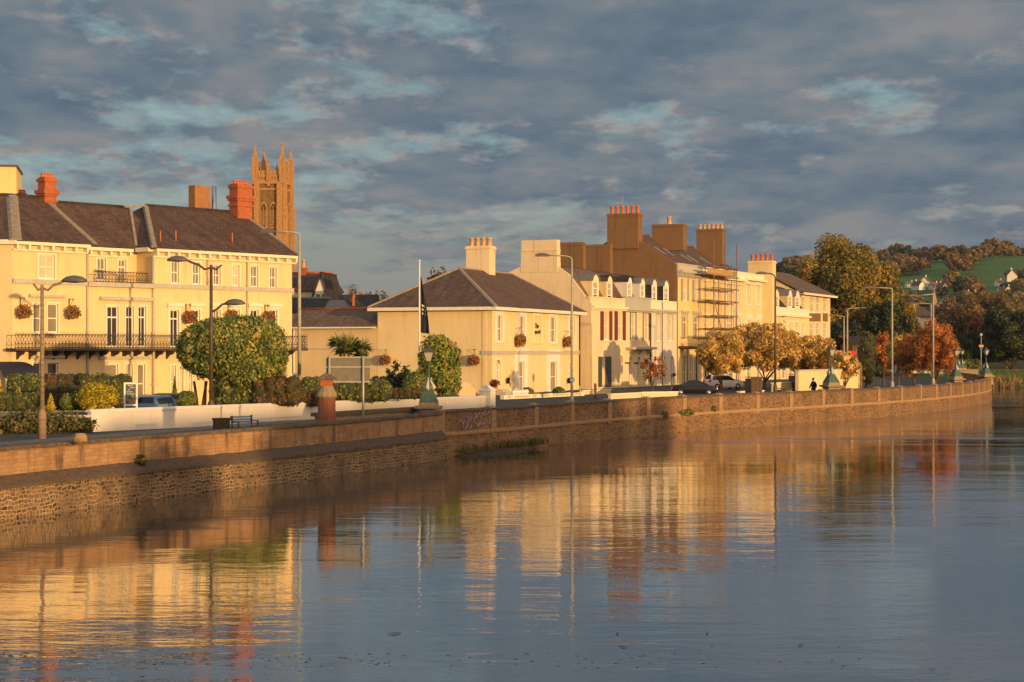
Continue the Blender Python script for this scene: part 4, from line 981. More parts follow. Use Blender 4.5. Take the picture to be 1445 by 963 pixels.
# uneven coping along the near wall
def dense(pl, step):
    out = []
    for (x0,y0),(x1,y1) in zip(pl[:-1],pl[1:]):
        n = max(1,int(math.hypot(x1-x0,y1-y0)/step))
        out += [(x0+(x1-x0)*k/n, y0+(y1-y0)*k/n) for k in range(n)]
    return out+[pl[-1]]
def rough_sweep(pl, prof, step, amp, seed):
    d = dense(pl, step); mb = sweep(d, prof); rg = random.Random(seed); m = len(prof)
    for i in range(len(mb.v)): x,y,z = mb.v[i]; mb.v[i] = (x+rg.uniform(-amp,amp), y+rg.uniform(-amp,amp), z+rg.uniform(-amp,amp)*.8)
    return mb
w1 = tag(D.objects.new('quay_wall', None), 'near quay wall of stained block panels over a dark ledge and rubble footing', 'wall'); C.objects.link(w1); w1.location = (NW[-1][0],NW[-1][1],0)
def wp(mb, name, mat, par):
    mb.xform(Matrix.Translation((-par.location[0],-par.location[1],0))); return mb.build(name, mat, par)
wp(sweep(NW,[(-.34,2.28),(-.02,2.28),(-.02,1.42),(-.34,1.3)]),'block_face',m_cblock,w1)
wp(rough_sweep(NW,[(-.46,2.42),(.06,2.42),(.09,2.3),(.05,2.283),(-.46,2.283)],.35,.018,3),'coping',m_coping,w1)
wp(rough_sweep(NW,[(-.03,1.46),(.40,1.12),(.42,1.02),(-.03,1.02)],.5,.02,4),'sloping_ledge',m_ledge,w1)
wp(sweep(NW,[(-.4,1.018),(.35,1.018),(.45,-1.6),(-.4,-1.6)]),'rubble_footing',m_rubl,w1)
w2 = tag(D.objects.new('river_parapet', None), 'long curving rubble stone river wall with dressed piers and pale coping', 'wall'); C.objects.link(w2); w2.location = (FW[0][0],FW[0][1],0)
wp(sweep(FW,[(-.38,2.36),(0,2.36),(0,1.32),(-.38,1.32)]),'parapet_stone',m_rubl2,w2)
wp(rough_sweep(FW,[(-.45,2.47),(-.2,2.53),(.07,2.46),(.07,2.364),(-.45,2.364)],.5,.012,5),'coping',m_coping,w2)
wp(rough_sweep(FW,[(-.4,1.318),(.11,1.318),(.13,1.2),(.11,1.1),(-.4,1.1)],.6,.012,6),'string_course',m_dress,w2)
wp(sweep(FW,[(-.4,1.098),(.05,1.098),(.2,-1.6),(-.4,-1.6)]),'rubble_footing',m_rubl2,w2)
FWd = dense(FW,.2); nd = normals(FWd); acc = 0; prev = None; nextp = 2.2; pier_pts = []
for i in range(len(FWd)-1):
    acc += math.hypot(FWd[i+1][0]-FWd[i][0], FWd[i+1][1]-FWd[i][1])
    if acc >= nextp: pier_pts.append(i); nextp += 5.6
for i in pier_pts:
    x,y = FWd[i]; nx,ny = nd[i]; a = math.atan2(-nx,ny)+0   # local frame: x along, y outwards
    mb = MB().box(-.27,.27,-.42,.07,1.0,2.49).frustum(0,-.18,2.49,2.61,.3,.3,.12,.1)
    M = Matrix.Translation((x-w2.location[0],y-w2.location[1],0)) @ Matrix.Rotation(math.atan2(ny,nx)-math.pi/2,4,'Z'); mb.xform(M); mb.build('pier', m_dress, w2)
# older stub of parapet behind the end of the near wall
ST = [(-9.2,87.2),(-4.6,96.6)]
w3 = tag(sweep(ST,[(-.6,2.45),(-.08,2.45),(-.08,1.4),(-.6,1.4)]).build('parapet_stub', m_stone), 'short length of weathered parapet stepping up behind the near quay wall', 'wall')
tag(sweep([(ST[0][0]-.1,ST[0][1]-.2),ST[1]],[(-.7,2.64),(.02,2.64),(.02,2.453),(-.7,2.453)]).build('coping_stone', m_coping), 'dark weathered coping lying on the short parapet stub', 'coping')
# silt bank and tufts where the two walls meet
mb = MB(); n = 14
for i in range(n):
    pass
silt = MB().lathe([(2.8,-.2),(2.2,.05),(1.4,.14),(.6,.2),(.2,.22)],0,0,26)
for i_,(x_,y_,z_) in enumerate(silt.v): f_=1+.22*math.sin(i_%26*1.9)+.12*math.sin(i_%26*4.3); silt.v[i_]=(x_*f_,y_*f_,z_*(1+.3*math.sin(i_*2.1)))
silt.xform(Matrix.Translation((-1.0,98.6,0)) @ Matrix.Rotation(R(62),4,'Z') @ Matrix.Diagonal((1.5,.36,1,1)))
structure('silt_bank', silt, plain('wet_silt', (.075,.055,.034), .9, .4, 3, spec=.1, bump=.05))
def blades(name, pts, n, h, mat, seed, w=.03, spread=.3):
    rg = np.random.default_rng(seed); P = np.array(pts)[rg.integers(0,len(pts),n)]+rg.normal(size=(n,3))*np.array([spread,spread,0])
    an = rg.random(n)*6.283; hh = h*(.4+.8*rg.random(n)); ln = rg.normal(size=(n,2))*.35*hh[:,None]
    t = np.stack([np.cos(an),np.sin(an),np.zeros(n)],1)*w; top = P+np.concatenate([ln,hh[:,None]],1); mid = (P+top)/2+np.array([0,0,1])*hh[:,None]*.12
    v = np.stack([P-t,P+t,mid+t*.8,top,mid-t*.8],1).reshape(-1,3)
    me = D.meshes.new(name); me.vertices.add(5*n); me.vertices.foreach_set('co',v.ravel()); me.loops.add(5*n); me.loops.foreach_set('vertex_index',np.arange(5*n)); me.polygons.add(n); me.polygons.foreach_set('loop_start',np.arange(n)*5); me.update(calc_edges=True); me.materials.append(mat)
    return mesh_obj(name, me)
g = blades('rough_grass', [(-3+.55*i,96.3+.95*i,.15+.02*(i%3)) for i in range(9)], 900, .45, l_weed, 3, .025, .35); g['kind'] = 'stuff'; g['label'] = 'rough grass at the foot of the river wall'
for k,(px,dz,w,sd) in enumerate(((206,1.5,.5,1),(968,1.35,2.4,2),(935,1.3,.7,5),(1006,1.5,.5,6))):
    # plants rooted in the joints of the wall
    best = min(range(len(FWd if px>640 else NW)), key=lambda i: abs(CX+FOC*(FWd if px>640 else NW)[i][0]/(FWd if px>640 else NW)[i][1]-px))
    x,y = (FWd if px>640 else NW)[best]
    nm = ('tuft','wall_plant')[k>0]
    me = leaf_mesh('foliage', [((0,0,0),(w*.5,.22,.22))], int(260*w), .1, l_hedge if k else l_weed, 60+k, .8)
    o = mesh_obj('wall_plant', me); o.location = (x+.15,y-.05,dz); o.rotation_euler=(0,0,R(60)); tag(o, ('grassy tuft growing in the joint of the stained block wall','long green plant trailing on the river wall below the black car','small brownish plant in the river wall left of the trailing plant','small plant high on the river wall right of the trailing plant')[k], 'plant')

# ================================================================== ground, road, river, hills
ALL = [(-60,-60),(-43,-4)]+WL[:1]+NW[1:]+FW
ns = normals(ALL); edge = [(x-nx*.25, y-ny*.25) for (x,y),(nx,ny) in zip(ALL,ns)]
def hill(x, y):
    f = max(0, min(1, (y-360)/760)); f = (f*f*(3-2*f))**1.3
    ridge = 20+ 46/(1+math.exp(-(x-60)/110))
    bumps = 3.5*math.sin(x*.011+1)*math.sin(y*.006)+2*math.sin(x*.027+y*.013)
    tail = 1-.25*max(0,min(1,(y-1200)/2500))
    return 1.5+(ridge*f+bumps*f*.8)*tail
bm = bmesh.new()
poly = edge+[(71,273),(84,276),(100,274),(140,268),(260,262),(600,255),(900,250),(900,340),(-900,340),(-900,-60)]
vs = [bm.verts.new((x,y,GZ if y < 268 or x < 68 else GZ-.1)) for x,y in poly]
from mathutils.geometry import tessellate_polygon
for tri in tessellate_polygon([[Vector((x,y,0)) for x,y in poly]]):
    try: bm.faces.new([vs[i] for i in tri])
    except ValueError: pass
xs = [-3200,-2200,-1500,-1100,-900]+[-900+30*i for i in range(1,60)]+[900,1100,1500,2200,3200]
ysr = [340.0]+[340+22*i for i in range(1,45)]+[1400,1600,1900,2400,3200,5000,8000]
prev = None
for y in ysr:
    row = [bm.verts.new((x*(1 if y<2000 else y/2000),y,GZ if y == 340 else hill(x,y))) for x in xs]
    if prev:
        for i in range(len(xs)-1): bm.faces.new((prev[i],prev[i+1],row[i+1],row[i]))
    prev = row
bmesh.ops.recalc_face_normals(bm, faces=bm.faces)
for f in bm.faces:
    if f.normal.z < 0: f.normal_flip()
    f.smooth = f.calc_center_median().y > 345
me = D.meshes.new('ground'); bm.to_mesh(me); bm.free()
n = N('ground_turf'); o_ = n.uv(src='Object')
geo = n.n('ShaderNodeNewGeometry'); sx = n.n('ShaderNodeSeparateXYZ'); n.l(geo.outputs['Position'], sx.inputs[0])
nz = n.noise(o_, .02, 6, .6); n2 = n.noise(o_, .6, 6, .6)
field = n.mix(n.ramp(nz, [(.35,(.07,.15,.04)),(.62,(.12,.20,.055))]), (.15,.13,.06), n.math('MULTIPLY', n.ramp(n.noise(o_, .12, 6, .65), [(.48,0),(.7,1)]), .45))
scrub = n.ramp(n2, [(.3,(.05,.05,.02)),(.7,(.11,.085,.035))])
far = n.ramp(n.math('DIVIDE', sx.outputs[1], 1000), [(.62,0),(.72,1)])
hillc = n.mix(scrub, field, far)
town = n.ramp(n2, [(.3,(.075,.07,.062)),(.7,(.115,.105,.09))])
lawn = n.ramp(n2, [(.3,(.05,.10,.016)),(.7,(.085,.15,.028))])
nearc = n.mix(town, lawn, n.ramp(n.math('MULTIPLY', n.ramp(n.math('DIVIDE', sx.outputs[1], 1000),[(.262,0),(.266,1)]), n.ramp(n.math('DIVIDE', sx.outputs[0], 1000),[(.064,0),(.066,1)])),[(.4,0),(.6,1)]))
col = n.mix(nearc, hillc, n.ramp(n.math('DIVIDE', sx.outputs[1], 1000), [(.30,0),(.36,1)]))
b = n.bsdf(col, .95, 0, .1); n.bump(n2, b, .6, .08)
me.materials.append(n.m); gr = D.objects.new('ground', me); C.objects.link(gr); gr['kind'] = 'structure'
ALLs = smooth([(-52,-30),(-37,11)]+WL[:1]+[WL[2],WL[4]]+[(-3.5,94.9)]+FW0[2:12], 3)
structure('pavement', sweep(ALLs,[(-.5,GZ-.1),(-.5,GZ+.12),(-3.0,GZ+.12),(-3.0,GZ-.1)]), m_pave)
structure('kerb', sweep(ALLs,[(-3.002,GZ-.1),(-3.002,GZ+.125),(-3.16,GZ+.125),(-3.16,GZ-.1)]), m_kerb)
structure('road', strip_flat(ALLs,-3.17,-10.2,GZ+.004), m_asph)
mk = MB(); ns = normals(ALLs)
strip_flat(ALLs,-3.4,-3.5,GZ+.008,mk); strip_flat(ALLs,-3.6,-3.7,GZ+.008,mk)
Ad = dense(ALLs,1.0); 
for i in range(0,len(Ad)-5,6): strip_flat(Ad[i:i+4],-6.7,-6.82,GZ+.008,mk)
structure('road_markings', mk, m_paint)
structure('far_pavement', sweep(ALLs,[(-10.21,GZ-.1),(-10.21,GZ+.12),(-12.2,GZ+.12),(-12.2,GZ-.1)]), m_pave)
side = MB().face([(40,172,GZ+.006),(48,190,GZ+.006),(60,262,GZ+.006),(54,300,GZ+.006),(40,300,GZ+.006),(46,240,GZ+.006),(36,196,GZ+.006)]); structure('side_road', side, m_asph)
# water
wm = MB(); wm.face([(-900,-400,0),(900,-400,0),(900,340,0),(-900,340,0)])
n = N('river_water'); o_ = n.n('ShaderNodeTexCoord').outputs['Object']
def mp(sx_, sy_, rz=0):
    m = n.n('ShaderNodeMapping'); m.inputs['Scale'].default_value = (sx_,sy_,1); m.inputs['Rotation'].default_value = (0,0,R(rz)); n.l(o_, m.inputs[0]); return m.outputs[0]
patch = n.noise(mp(.012,.05), 1., 3, .5)
calm = n.ramp(patch, [(.38,.4),(.62,1.4)])
a1 = n.noise(mp(.42,1.15,8), 1., 3, .55); a2 = n.noise(mp(1.3,2.6,-12), 1., 4, .6); a3 = n.noise(mp(.12,.3,5), 1., 2, .5)
hgt = n.math('ADD', n.math('ADD', n.math('MULTIPLY', a1, .62), n.math('MULTIPLY', a2, .27)), n.math('MULTIPLY', a3, 1.3))
hgt = n.math('MULTIPLY', hgt, calm)
b = n.bsdf((.018,.026,.03), .03, 0, .5); b.inputs['IOR'].default_value = 1.5
gm = n.n('ShaderNodeNewGeometry'); sp = n.n('ShaderNodeSeparateXYZ'); n.l(gm.outputs['Position'], sp.inputs[0])
# cat's-paw band: a lane of wind-roughened water off the far wall
lane = n.math('MULTIPLY', n.ramp(n.noise(mp(.03,.22,0), 1., 3, .5), [(.50,0),(.60,1)]), n.ramp(n.math('DIVIDE', sp.outputs[1], 300), [(.30,0),(.36,1)]))
n.l(n.math('ADD', n.math('MULTIPLY', lane, .16), .02), b.inputs['Roughness'])
# a drifting film of foam
fb = n.math('MULTIPLY', n.ramp(n.math('DIVIDE', sp.outputs[1], 100), [(.300,0),(.318,1),(.333,1),(.350,0)]), n.ramp(n.noise(mp(.5,2.2,4), 1., 6, .68), [(.47,0),(.62,1)]))
fb = n.math('MULTIPLY', fb, n.ramp(n.math('DIVIDE', sp.outputs[0], 40), [(.0,1),(.12,.25),(.2,.35)]))
n.l(n.mix((.018,.026,.03),(.36,.40,.43),n.math('MULTIPLY',fb,.55)), b.inputs['Base Color'])
bp = n.n('ShaderNodeBump'); bp.inputs['Strength'].default_value = 1; bp.inputs['Distance'].default_value = .018; n.l(hgt, bp.inputs['Height']); n.l(bp.outputs[0], b.inputs['Normal'])
gs = n.n('ShaderNodeBsdfGlossy'); gs.inputs['Color'].default_value = (.93,.93,.93,1); n.l(bp.outputs[0], gs.inputs['Normal']); n.l(b.inputs['Roughness'].links[0].from_socket, gs.inputs['Roughness'])
mxs = n.n('ShaderNodeMixShader'); n.l(n.math('MULTIPLY', n.math('SUBTRACT', 1., fb), .42), mxs.inputs[0]); n.l(b.outputs[0], mxs.inputs[1]); n.l(gs.outputs[0], mxs.inputs[2]); n.l(mxs.outputs[0], n.out.inputs[0])
structure('water', wm, n.m)
structure('riverbed', MB().face([(-900,-400,-1.5),(900,-400,-1.5),(900,300,-1.5),(-900,300,-1.5)]), plain('river_mud', (.06,.05,.035), .9))
# the lawn and its grass beyond the inlet
lw = MB(); NX, NY = 12, 6
def lz(i,j): return .75+1.75*(j/NY)+.12*math.sin(i*1.3+j)
def lp(i,j): return (69.5+3.4*i+.35*j, 269.6+5.6*j+.5*math.sin(i*.9), lz(i,j))
for i in range(NX):
    for j in range(NY): lw.face([lp(i,j),lp(i+1,j),lp(i+1,j+1),lp(i,j+1)],True)
for i in range(NX): lw.face([(lp(i,0)[0],lp(i,0)[1]-.6,-.5),(lp(i+1,0)[0],lp(i+1,0)[1]-.6,-.5),lp(i+1,0),lp(i,0)])
structure('lawn', lw, m_grass)
LAWNPTS = [lp(i*.5,j*.5) for i in range(NX*2) for j in range(NY*2)]
# floating twigs
tw = MB(); tw.tube([(-.25,0,0),(0,.04,.03),(.3,0,.01)],[.02,.03,.01],5).tube([(0,.03,.02),(.12,.12,.1)],[.018,.006],4)
for k,(px,py,ln) in enumerate(((250,928,.7),(285,934,.6),(437,930,.5),(158,952,.3),(557,895,1.1),(870,895,1.0),(878,914,.9),(742,924,.5),(1130,912,.9),(1005,912,.5),(1315,945,.5),(1140,936,.4),(997,895,.9))):
    Z = CAMH*FOC/(py-HZ)
    o = tw.build('floating_twig', m_twig) if k == 0 else o0.copy()
    if k == 0: o0 = o
    else: C.objects.link(o)
    o.location = (wx(px,Z), Z, .012); o.rotation_euler = (0,0,k*.9); o.scale = (ln*.5,ln*.4,ln*.25)
    tag(o, 'small dark twig floating on the river in the foreground', 'twig', 'twigs floating on the river')
rg = np.random.default_rng(3); n_ = 420; Zf = CAMH*FOC/(rg.normal(931,7,n_)-HZ); pxf = np.where(rg.random(n_)<.65, rg.uniform(-20,560,n_), rg.uniform(500,1250,n_)); Xf = (pxf-CX)/FOC*Zf; sz = .006+.022*rg.random(n_)**3; an=rg.random(n_)*6.28
fv = np.stack([np.stack([Xf+sz*a_*np.cos(an+q_),Zf+sz*2*np.sin(an+q_),np.full(n_,.008)],1) for q_,a_ in ((0,2),(1.5,1.5),(3.1,2.4),(4.6,1.4))],1).reshape(-1,3)
me = D.meshes.new('foam_flecks'); me.vertices.add(4*n_); me.vertices.foreach_set('co',fv.ravel()); me.loops.add(4*n_); me.loops.foreach_set('vertex_index',np.arange(4*n_)); me.polygons.add(n_); me.polygons.foreach_set('loop_start',np.arange(n_)*4); me.update(calc_edges=True); me.materials.append(plain('river_foam',(.20,.22,.235),.8,.1)); fo = mesh_obj('foam_flecks',me); fo['kind']='stuff'; fo['label']='flecks of pale foam drifting on the river in the foreground'
# reeds on the far bank
rp = [(68.5+.55*i, 270.5+1.2*math.sin(i*1.7)+.02*i, -.1) for i in range(60)]
g = blades('lawn_grass', LAWNPTS, 9000, .22, l_lawn, 19, .07, 1.2); g['kind'] = 'stuff'; g['label'] = 'short green grass on the lawn beyond the inlet'
g = blades('reed_bank', rp, 3000, 2.0, l_reed, 9, .06, .9); g['kind'] = 'stuff'; g['label'] = 'dry reeds along the lawn edge at the waterside'

# ================================================================== the white garden wall and its neighbours
P0, P1 = Vector((-21.6,91)), Vector((-1.75,118.8)); L = (P1-P0).length; aw_ = math.atan2(P1.y-P0.y,P1.x-P0.x)
t = thing('garden_wall', 'long white rendered garden wall with rounded coping in front of the hotel', 'wall', (P0.x,P0.y,GZ), aw_)
MB().box(0,L,0,.3,-.1,1.0).build('wall_face', m_white, t)
c = MB()
for k in range(1):
    pts = [(-.1,-.06,1.003),(-.1,.36,1.003),(-.1,.36,1.08),(-.1,.25,1.16),(-.1,.05,1.16),(-.1,-.06,1.08)]; c.prism(pts,(L+.2,0,0))
c.build('coping', m_white, t)
gp_ = MB().box(L-.05,L+.75,-.25,.55,-.1,1.5).frustum(L+.35,.15,1.5,1.85,.5,.5,.1,.1); gp_.build('gate_pier', m_white, t)
wbl = MB().prism([(L-4.5,.3,0),(L-1.2,.3,0),(L-1.2,.3,1.75),(L-1.6,.3,2.1),(L-2.9,.3,2.5),(L-4.5,.3,2.2)],(0,.25,0))
solo('curved_screen_wall', MB().prism([(0,0,0),(3.6,0,0),(3.6,0,1.7),(3.0,0,2.05),(2.2,0,2.6),(1.2,0,2.75),(.4,0,2.5),(0,0,2.1)],(0,.25,0)), m_tan, 'buff garden screen wall with a curved top beside the corner house', 'wall', (wx(648,140),140,GZ), R(6)).scale = (.36,1,.62)
P2 = Vector((-31.5,94)); Lw = (P0-P2).length
t = thing('rubble_garden_wall', 'low rubble wall with white coping left of the white garden wall', 'wall', (P2.x,P2.y,GZ), math.atan2(P0.y-P2.y,P0.x-P2.x))
MB().box(0,Lw-.01,0,.3,-.1,.72).build('wall_face', m_rubl2, t); MB().box(0,Lw-.01,-.05,.35,.723,.86).build('coping', m_white, t)
g = MB()
wd = leaf_mesh('overgrown_bed', [((wx(px,Z),Z,GZ+h*.45),(w,.7,h*.6)) for px,Z,w,h in ((6,89,1.0,.9),(28,89.5,1.1,1.1),(46,90,1.2,1.3),(70,89.6,1.0,.9),(90,90,1.1,1.1),(112,90.3,1.0,.8),(-20,89,1.4,1.1))], 5200, .1, l_weed, 12, .9)
o = mesh_obj('overgrown_bed', wd); o['kind'] = 'stuff'; o['label'] = 'overgrown weeds and grasses in the bed below the low rubble wall'
# cream boundary wall and fence by the far trees
F = Fr(1127,172,58); t = F.thing('boundary_wall', 'tall cream rendered boundary wall running back below the far end of the terrace', 'wall')
L2 = F.s(1213); zt = F.z(1170,523); MB().box(0,L2,0,.35,-.2,zt).build('wall_face', m_cream2, t); MB().box(-.05,L2+.05,-.06,.41,zt+.003,zt+.14).build('coping', m_trimg, t)
MB().box(L2+.003,L2+.5,-.1,.5,-.2,zt+.5).build('end_pier', m_rubl2, t)
F2 = Fr(1170,186,40); t = F2.thing('plank_fence', 'dark brown plank fence on top of the bank behind the cream boundary wall', 'fence'); m = MB(); L3 = F2.s(1211)
for i in range(int(L3/.16)): m.box(i*.16,i*.16+.14,0,.03,2.2,3.7+.05*math.sin(i*2.3))
m.build('plank', m_bark, t); MB().box(0,L3,.032,.1,2.5,2.62).box(0,L3,.032,.1,3.3,3.42).build('fence_rail', m_bark, t)
for i in range(5): MB().box(L3*i/4-.07,L3*i/4+.07,.1,.24,0,3.8).build('post', m_bark, t)
# low front walls before the terrace
def lowwall(label, px0, px1, py_t, Za, deg, mat, h=None, name='front_wall', pill=0):
    F = Fr(px0,Za,deg); t = F.thing(name, label, 'wall'); L = F.s(px1); zt = F.z((px0+px1)/2,py_t)
    MB().box(0,L,0,.25,-.2,zt).build('wall_face', mat, t); MB().box(-.05,L+.05,-.06,.31,zt+.002,zt+.1).build('coping', m_trim, t); return F,t,L,zt
lowwall('cream front garden wall below the plain gable end', 822, 862, 551.5, 168, 62, m_cream2)
lowwall('ivory front garden wall behind the copper leaved sapling', 862, 905, 556.5, 148, 60, m_ivory)
lowwall('ivory front garden wall left of the black car', 906, 958, 554.5, 153, 30, m_ivory)
lowwall('cream gatepost wall below the second golden tree', 1092, 1122, 541, 172, 60, m_cream2)
lowwall('small cream wall with recycling nook left of the second golden tree', 1044, 1078, 553, 166, 58, m_ivory)
# balustrade in front of the corner house
F = Fr(711,152,60); t = F.thing('balustrade', 'cream stone balustrade with pierced panels in front of the corner house', 'balustrade'); Lb = F.s(822); zt = F.z(760,557.5); m = MB().box(0,Lb,-.15,.15,zt-.16,zt).box(0,Lb,-.15,.15,-.1,.3)
m.build('rail', m_trim, t); m = MB()
for px in (711,721,747,757,775,803,820): x=F.s(px); m.box(x-.3,x+.3,-.19,.19,-.1,zt+.1)
m.build('pedestal', m_trim, t)
for a,b in ((713.5,718.5),(749.5,754.5),(759.5,773),(777.5,800.5),(806,818)):
    x0,x1 = F.s(a),F.s(b); m = MB().box(x0-.2,x1+.2,.02,.1,.3,zt-.16); n_=max(2,int((x1-x0)/.35))
    for i in range(n_+1): x=x0+(x1-x0)*i/n_; m.box(x-.07,x+.07,-.1,.018,.3,zt-.16)
    m.build('pierced_panel', m_ivory, t)
x0,x1 = F.s(722.8),F.s(745.2)
for i in range(8):
    x=x0+(x1-x0)*(i+.5)/8; MB().lathe([(.12,.3),(.12,.36),(.07,.4),(.13,.5),(.15,.58),(.08,.8),(.06,zt-.3),(.11,zt-.26),(.11,zt-.16)],x,0,8).build('baluster', m_trimw, t)
# ================================================================== street furniture
def lamp_modern(label, px, Z, pytop, arms, mat, r=.09, pybase=None, bend=False, group='street lamps'):
    """arms: list of (dx px of the head, py of the head, curved)"""
    t = thing('street_lamp', label, 'street lamp', (wx(px,Z),Z,GZ+.12))
    zt = wz(pytop,Z)-GZ-.12
    MB().lathe([(r*1.7,-.2),(r*1.7,1.1),(r*1.1,1.25),(r*1.05,1.3)],0,0,10).tube([(0,0,1.2),(0,0,zt)],[r,r*.7],10).build('post', mat, t)
    for dx,py,kind in arms:
        X = dx/FOC*Z; zh = wz(py,Z)-GZ-.12; sg = 1 if dx>0 else -1
        if kind == 'bend':
            rr = min(.9,abs(X)*.5); pts = [(0,0,zt-.05)]+[(sg*(rr-rr*math.cos(a)),0,zt+ (zh-zt)*math.sin(a)) for a in (.3,.6,.9,1.2,1.57)]+[(X,0,zh+.03)]
        elif kind == 'sweep':
            pts = [(0,0,zt-.15),(X*.25,0,zt-.28+(zh-zt)*.1),(X*.5,0,zt-.1+(zh-zt)*.4),(X*.75,0,zh-.15),(X,0,zh)]
        elif kind == 'stub':
            pts = [(0,0,zt-.15),(X*.45,0,zt-.25),(X,0,zh)]
        else: pts = [(0,0,zt-.1),(X,0,zh)]
        MB().tube(pts,[r*.55]*(len(pts)-1)+[r*.4],8).build('arm', mat, t)
        if kind != 'stub':
            h = MB(); st = 0
            if kind == 'sweep': h.lathe([(.05,.26),(.22,.2),(.33,.07),(.36,-.02),(.3,-.06),(.05,-.1)][::-1],0,0,14); h.xform(Matrix.Translation((X+sg*.45,0,zh-.02)) @ Matrix.Diagonal((1.75,.8,1,1)))
            else: h.box(X-.1 if sg>0 else X-.75, X+.75 if sg>0 else X+.1,-.16,.16,zh-.05,zh+.1); h.frustum(X+sg*.33,0,zh+.1,zh+.17,.36,.12,.2,.05)
            h.build('lamp_head', m_lamphd, t)
    return t
def second_arm(t, px, Z, pya, X1, py1):
    pass
T1 = lamp_modern('weathered brown street lamp with one drooping head, leftmost by the road', 59.5, 83.6, 402, [(32,396,'sweep'),(-12.5,400.5,'stub')], plain('lichened_post',(.26,.19,.13),.85,.45,7), .115)
T2 = lamp_modern('tall dark brown street lamp with two heads in front of the big clipped evergreen', 298, 99, 374, [(-36,367,'sweep'),(15,374,'stub')], m_post, .12)
Z=99; zt = wz(441,Z)-GZ-.12; X=26/FOC*Z; zh = wz(428.5,Z)-GZ-.12
MB().tube([(0,0,zt),(X*.35,0,zt+.2),(X*.6,0,zh-.05),(X,0,zh)],.065,8).build('arm', m_post, T2)
h = MB().lathe([(.05,-.1),(.3,-.06),(.36,-.02),(.33,.07),(.22,.2),(.05,.26)],0,0,14); h.xform(Matrix.Translation((X+.3,0,zh)) @ Matrix.Diagonal((1.7,.8,1,1))); h.build('lamp_head', m_lamphd, T2)
m_gp = plain('pale_grey_green_post',(.36,.35,.27),.6,.2)
T3 = lamp_modern('tall pale street lamp with curved top beside the hotel corner', 422.5, 106, 332, [(-37,327.5,'bend')], m_gp, .12)
T4 = lamp_modern('tall pale street lamp in front of the corner house facade', 807, 112, 366, [(-35,361,'bend')], m_gp, .09)
lamp_modern('brown street lamp rising out of the golden trees before the terrace', 1094, 146, 394, [(-14,386.5,'bend')], m_post, .1)
lamp_modern('street lamp with its arm to the left in front of the large dark tree', 1191, 255, 448, [(-14,446,'bend')], m_gp, .12)
lamp_modern('street lamp with its arm to the right in front of the large dark tree', 1195.8, 250, 438, [(19,435,'bend')], m_gp, .13)
lamp_modern('tall street lamp standing alone behind the river wall left of the orange tree', 1259, 159, 408.5, [(-27,406.5,'bend')], m_gp, .1)
lamp_modern('tall straight street lamp rising above the orange tree', 1317, 178, 414, [(-24,417.5,'arm')], m_gp, .1)
lamp_modern('distant street lamp just left of the one above the orange tree', 1314, 262, 430.5, [(-21,428.5,'bend')], m_gp, .12)
# heritage lamps on the river wall
def heritage():
    t = thing('heritage_lamp', 'green cast iron heritage lamp on a broad stone pedestal where the two river walls meet', 'heritage lamp', (0,0,0), 0, 'green heritage lamps along the river wall')
    MB().frustum(0,0,-.6,.2,.62,.62,.5,.5).frustum(0,0,.2,.3,.55,.55,.72,.72).box(-.72,.72,-.72,.72,.3,.42).box(-.52,.52,-.52,.52,.42,.62).build('pedestal', m_stone, t)
    MB().frustum(0,0,.622,.72,.5,.5,.48,.48).frustum(0,0,.72,1.25,.48,.48,.24,.24).box(-.27,.27,-.27,.27,1.25,1.3).build('plinth', m_irong, t)
    d = MB()
    for k in range(3):
        a = k*2.094+.3; c_, s_ = math.cos(a), math.sin(a)
        d.tube([(c_*.2,s_*.2,1.3),(c_*.3,s_*.3,1.42),(c_*.2,s_*.2,1.6),(c_*.1,s_*.1,1.78),(c_*.16,s_*.16,1.95)],[.1,.12,.08,.05,.03],7)
    d.build('dolphin_figure', plain('silver_painted_iron',(.45,.46,.43),.4,.25) if 'silver_painted_iron' not in D.materials else D.materials['silver_painted_iron'], t)
    MB().lathe([(.1,1.3),(.09,1.9),(.12,1.95),(.06,2.0),(.055,2.3),(.09,2.35),(.05,2.4),(.045,2.72),(.12,2.78),(.13,2.82)],0,0,10).build('column', m_irong, t)
    l = MB(); l.frustum(0,0,2.84,3.3,.13,.13,.25,.25); l.build('lantern', m_gold, t)
    cg = MB()
    for k in range(4):
        sx_,sy_ = ((-1,-1),(1,-1),(1,1),(-1,1))[k]; cg.tube([(sx_*.135,sy_*.135,2.82),(sx_*.255,sy_*.255,3.32)],.018,4)
    cg.frustum(0,0,3.3,3.36,.29,.29,.29,.29).frustum(0,0,3.36,3.56,.27,.27,.1,.1).lathe([(.1,3.56),(.07,3.62),(.03,3.66),(.04,3.7),(.005,3.78)],0,0,8); cg.build('lantern_cap', m_dark, t)
    return t
h0 = heritage(); h0.location = (wx(605,95.3),95.3,2.3)
for px,Z,zb,s_,lab in ((1173,146,2.45,1.0,'green heritage lamp on the river wall beside the walking person'),(1349,186.5,2.35,1.0,'green heritage lamp on the river wall right of the orange tree'),(1391.5,203.5,2.4,1.0,'green heritage lamp at the outer corner where the river wall ends'),(1352.5,288,2.2,1.02,'distant heritage lamp nearer the orange tree on the small bridge'),(1357.5,292,2.2,1.02,'distant heritage lamp further right on the small bridge')):
    dup(h0,(wx(px,Z),Z,zb),R(20),s_,lab)
# parapet of the small bridge behind
solo('bridge_parapet', MB().box(-3.2,3.4,-.3,.3,-.2,.95).box(-3.3,3.5,-.38,.38,.953,1.1), m_stone, 'low stone bridge parapet carrying the two distant heritage lamps', 'wall', (wx(1351,290),290,GZ), R(4))
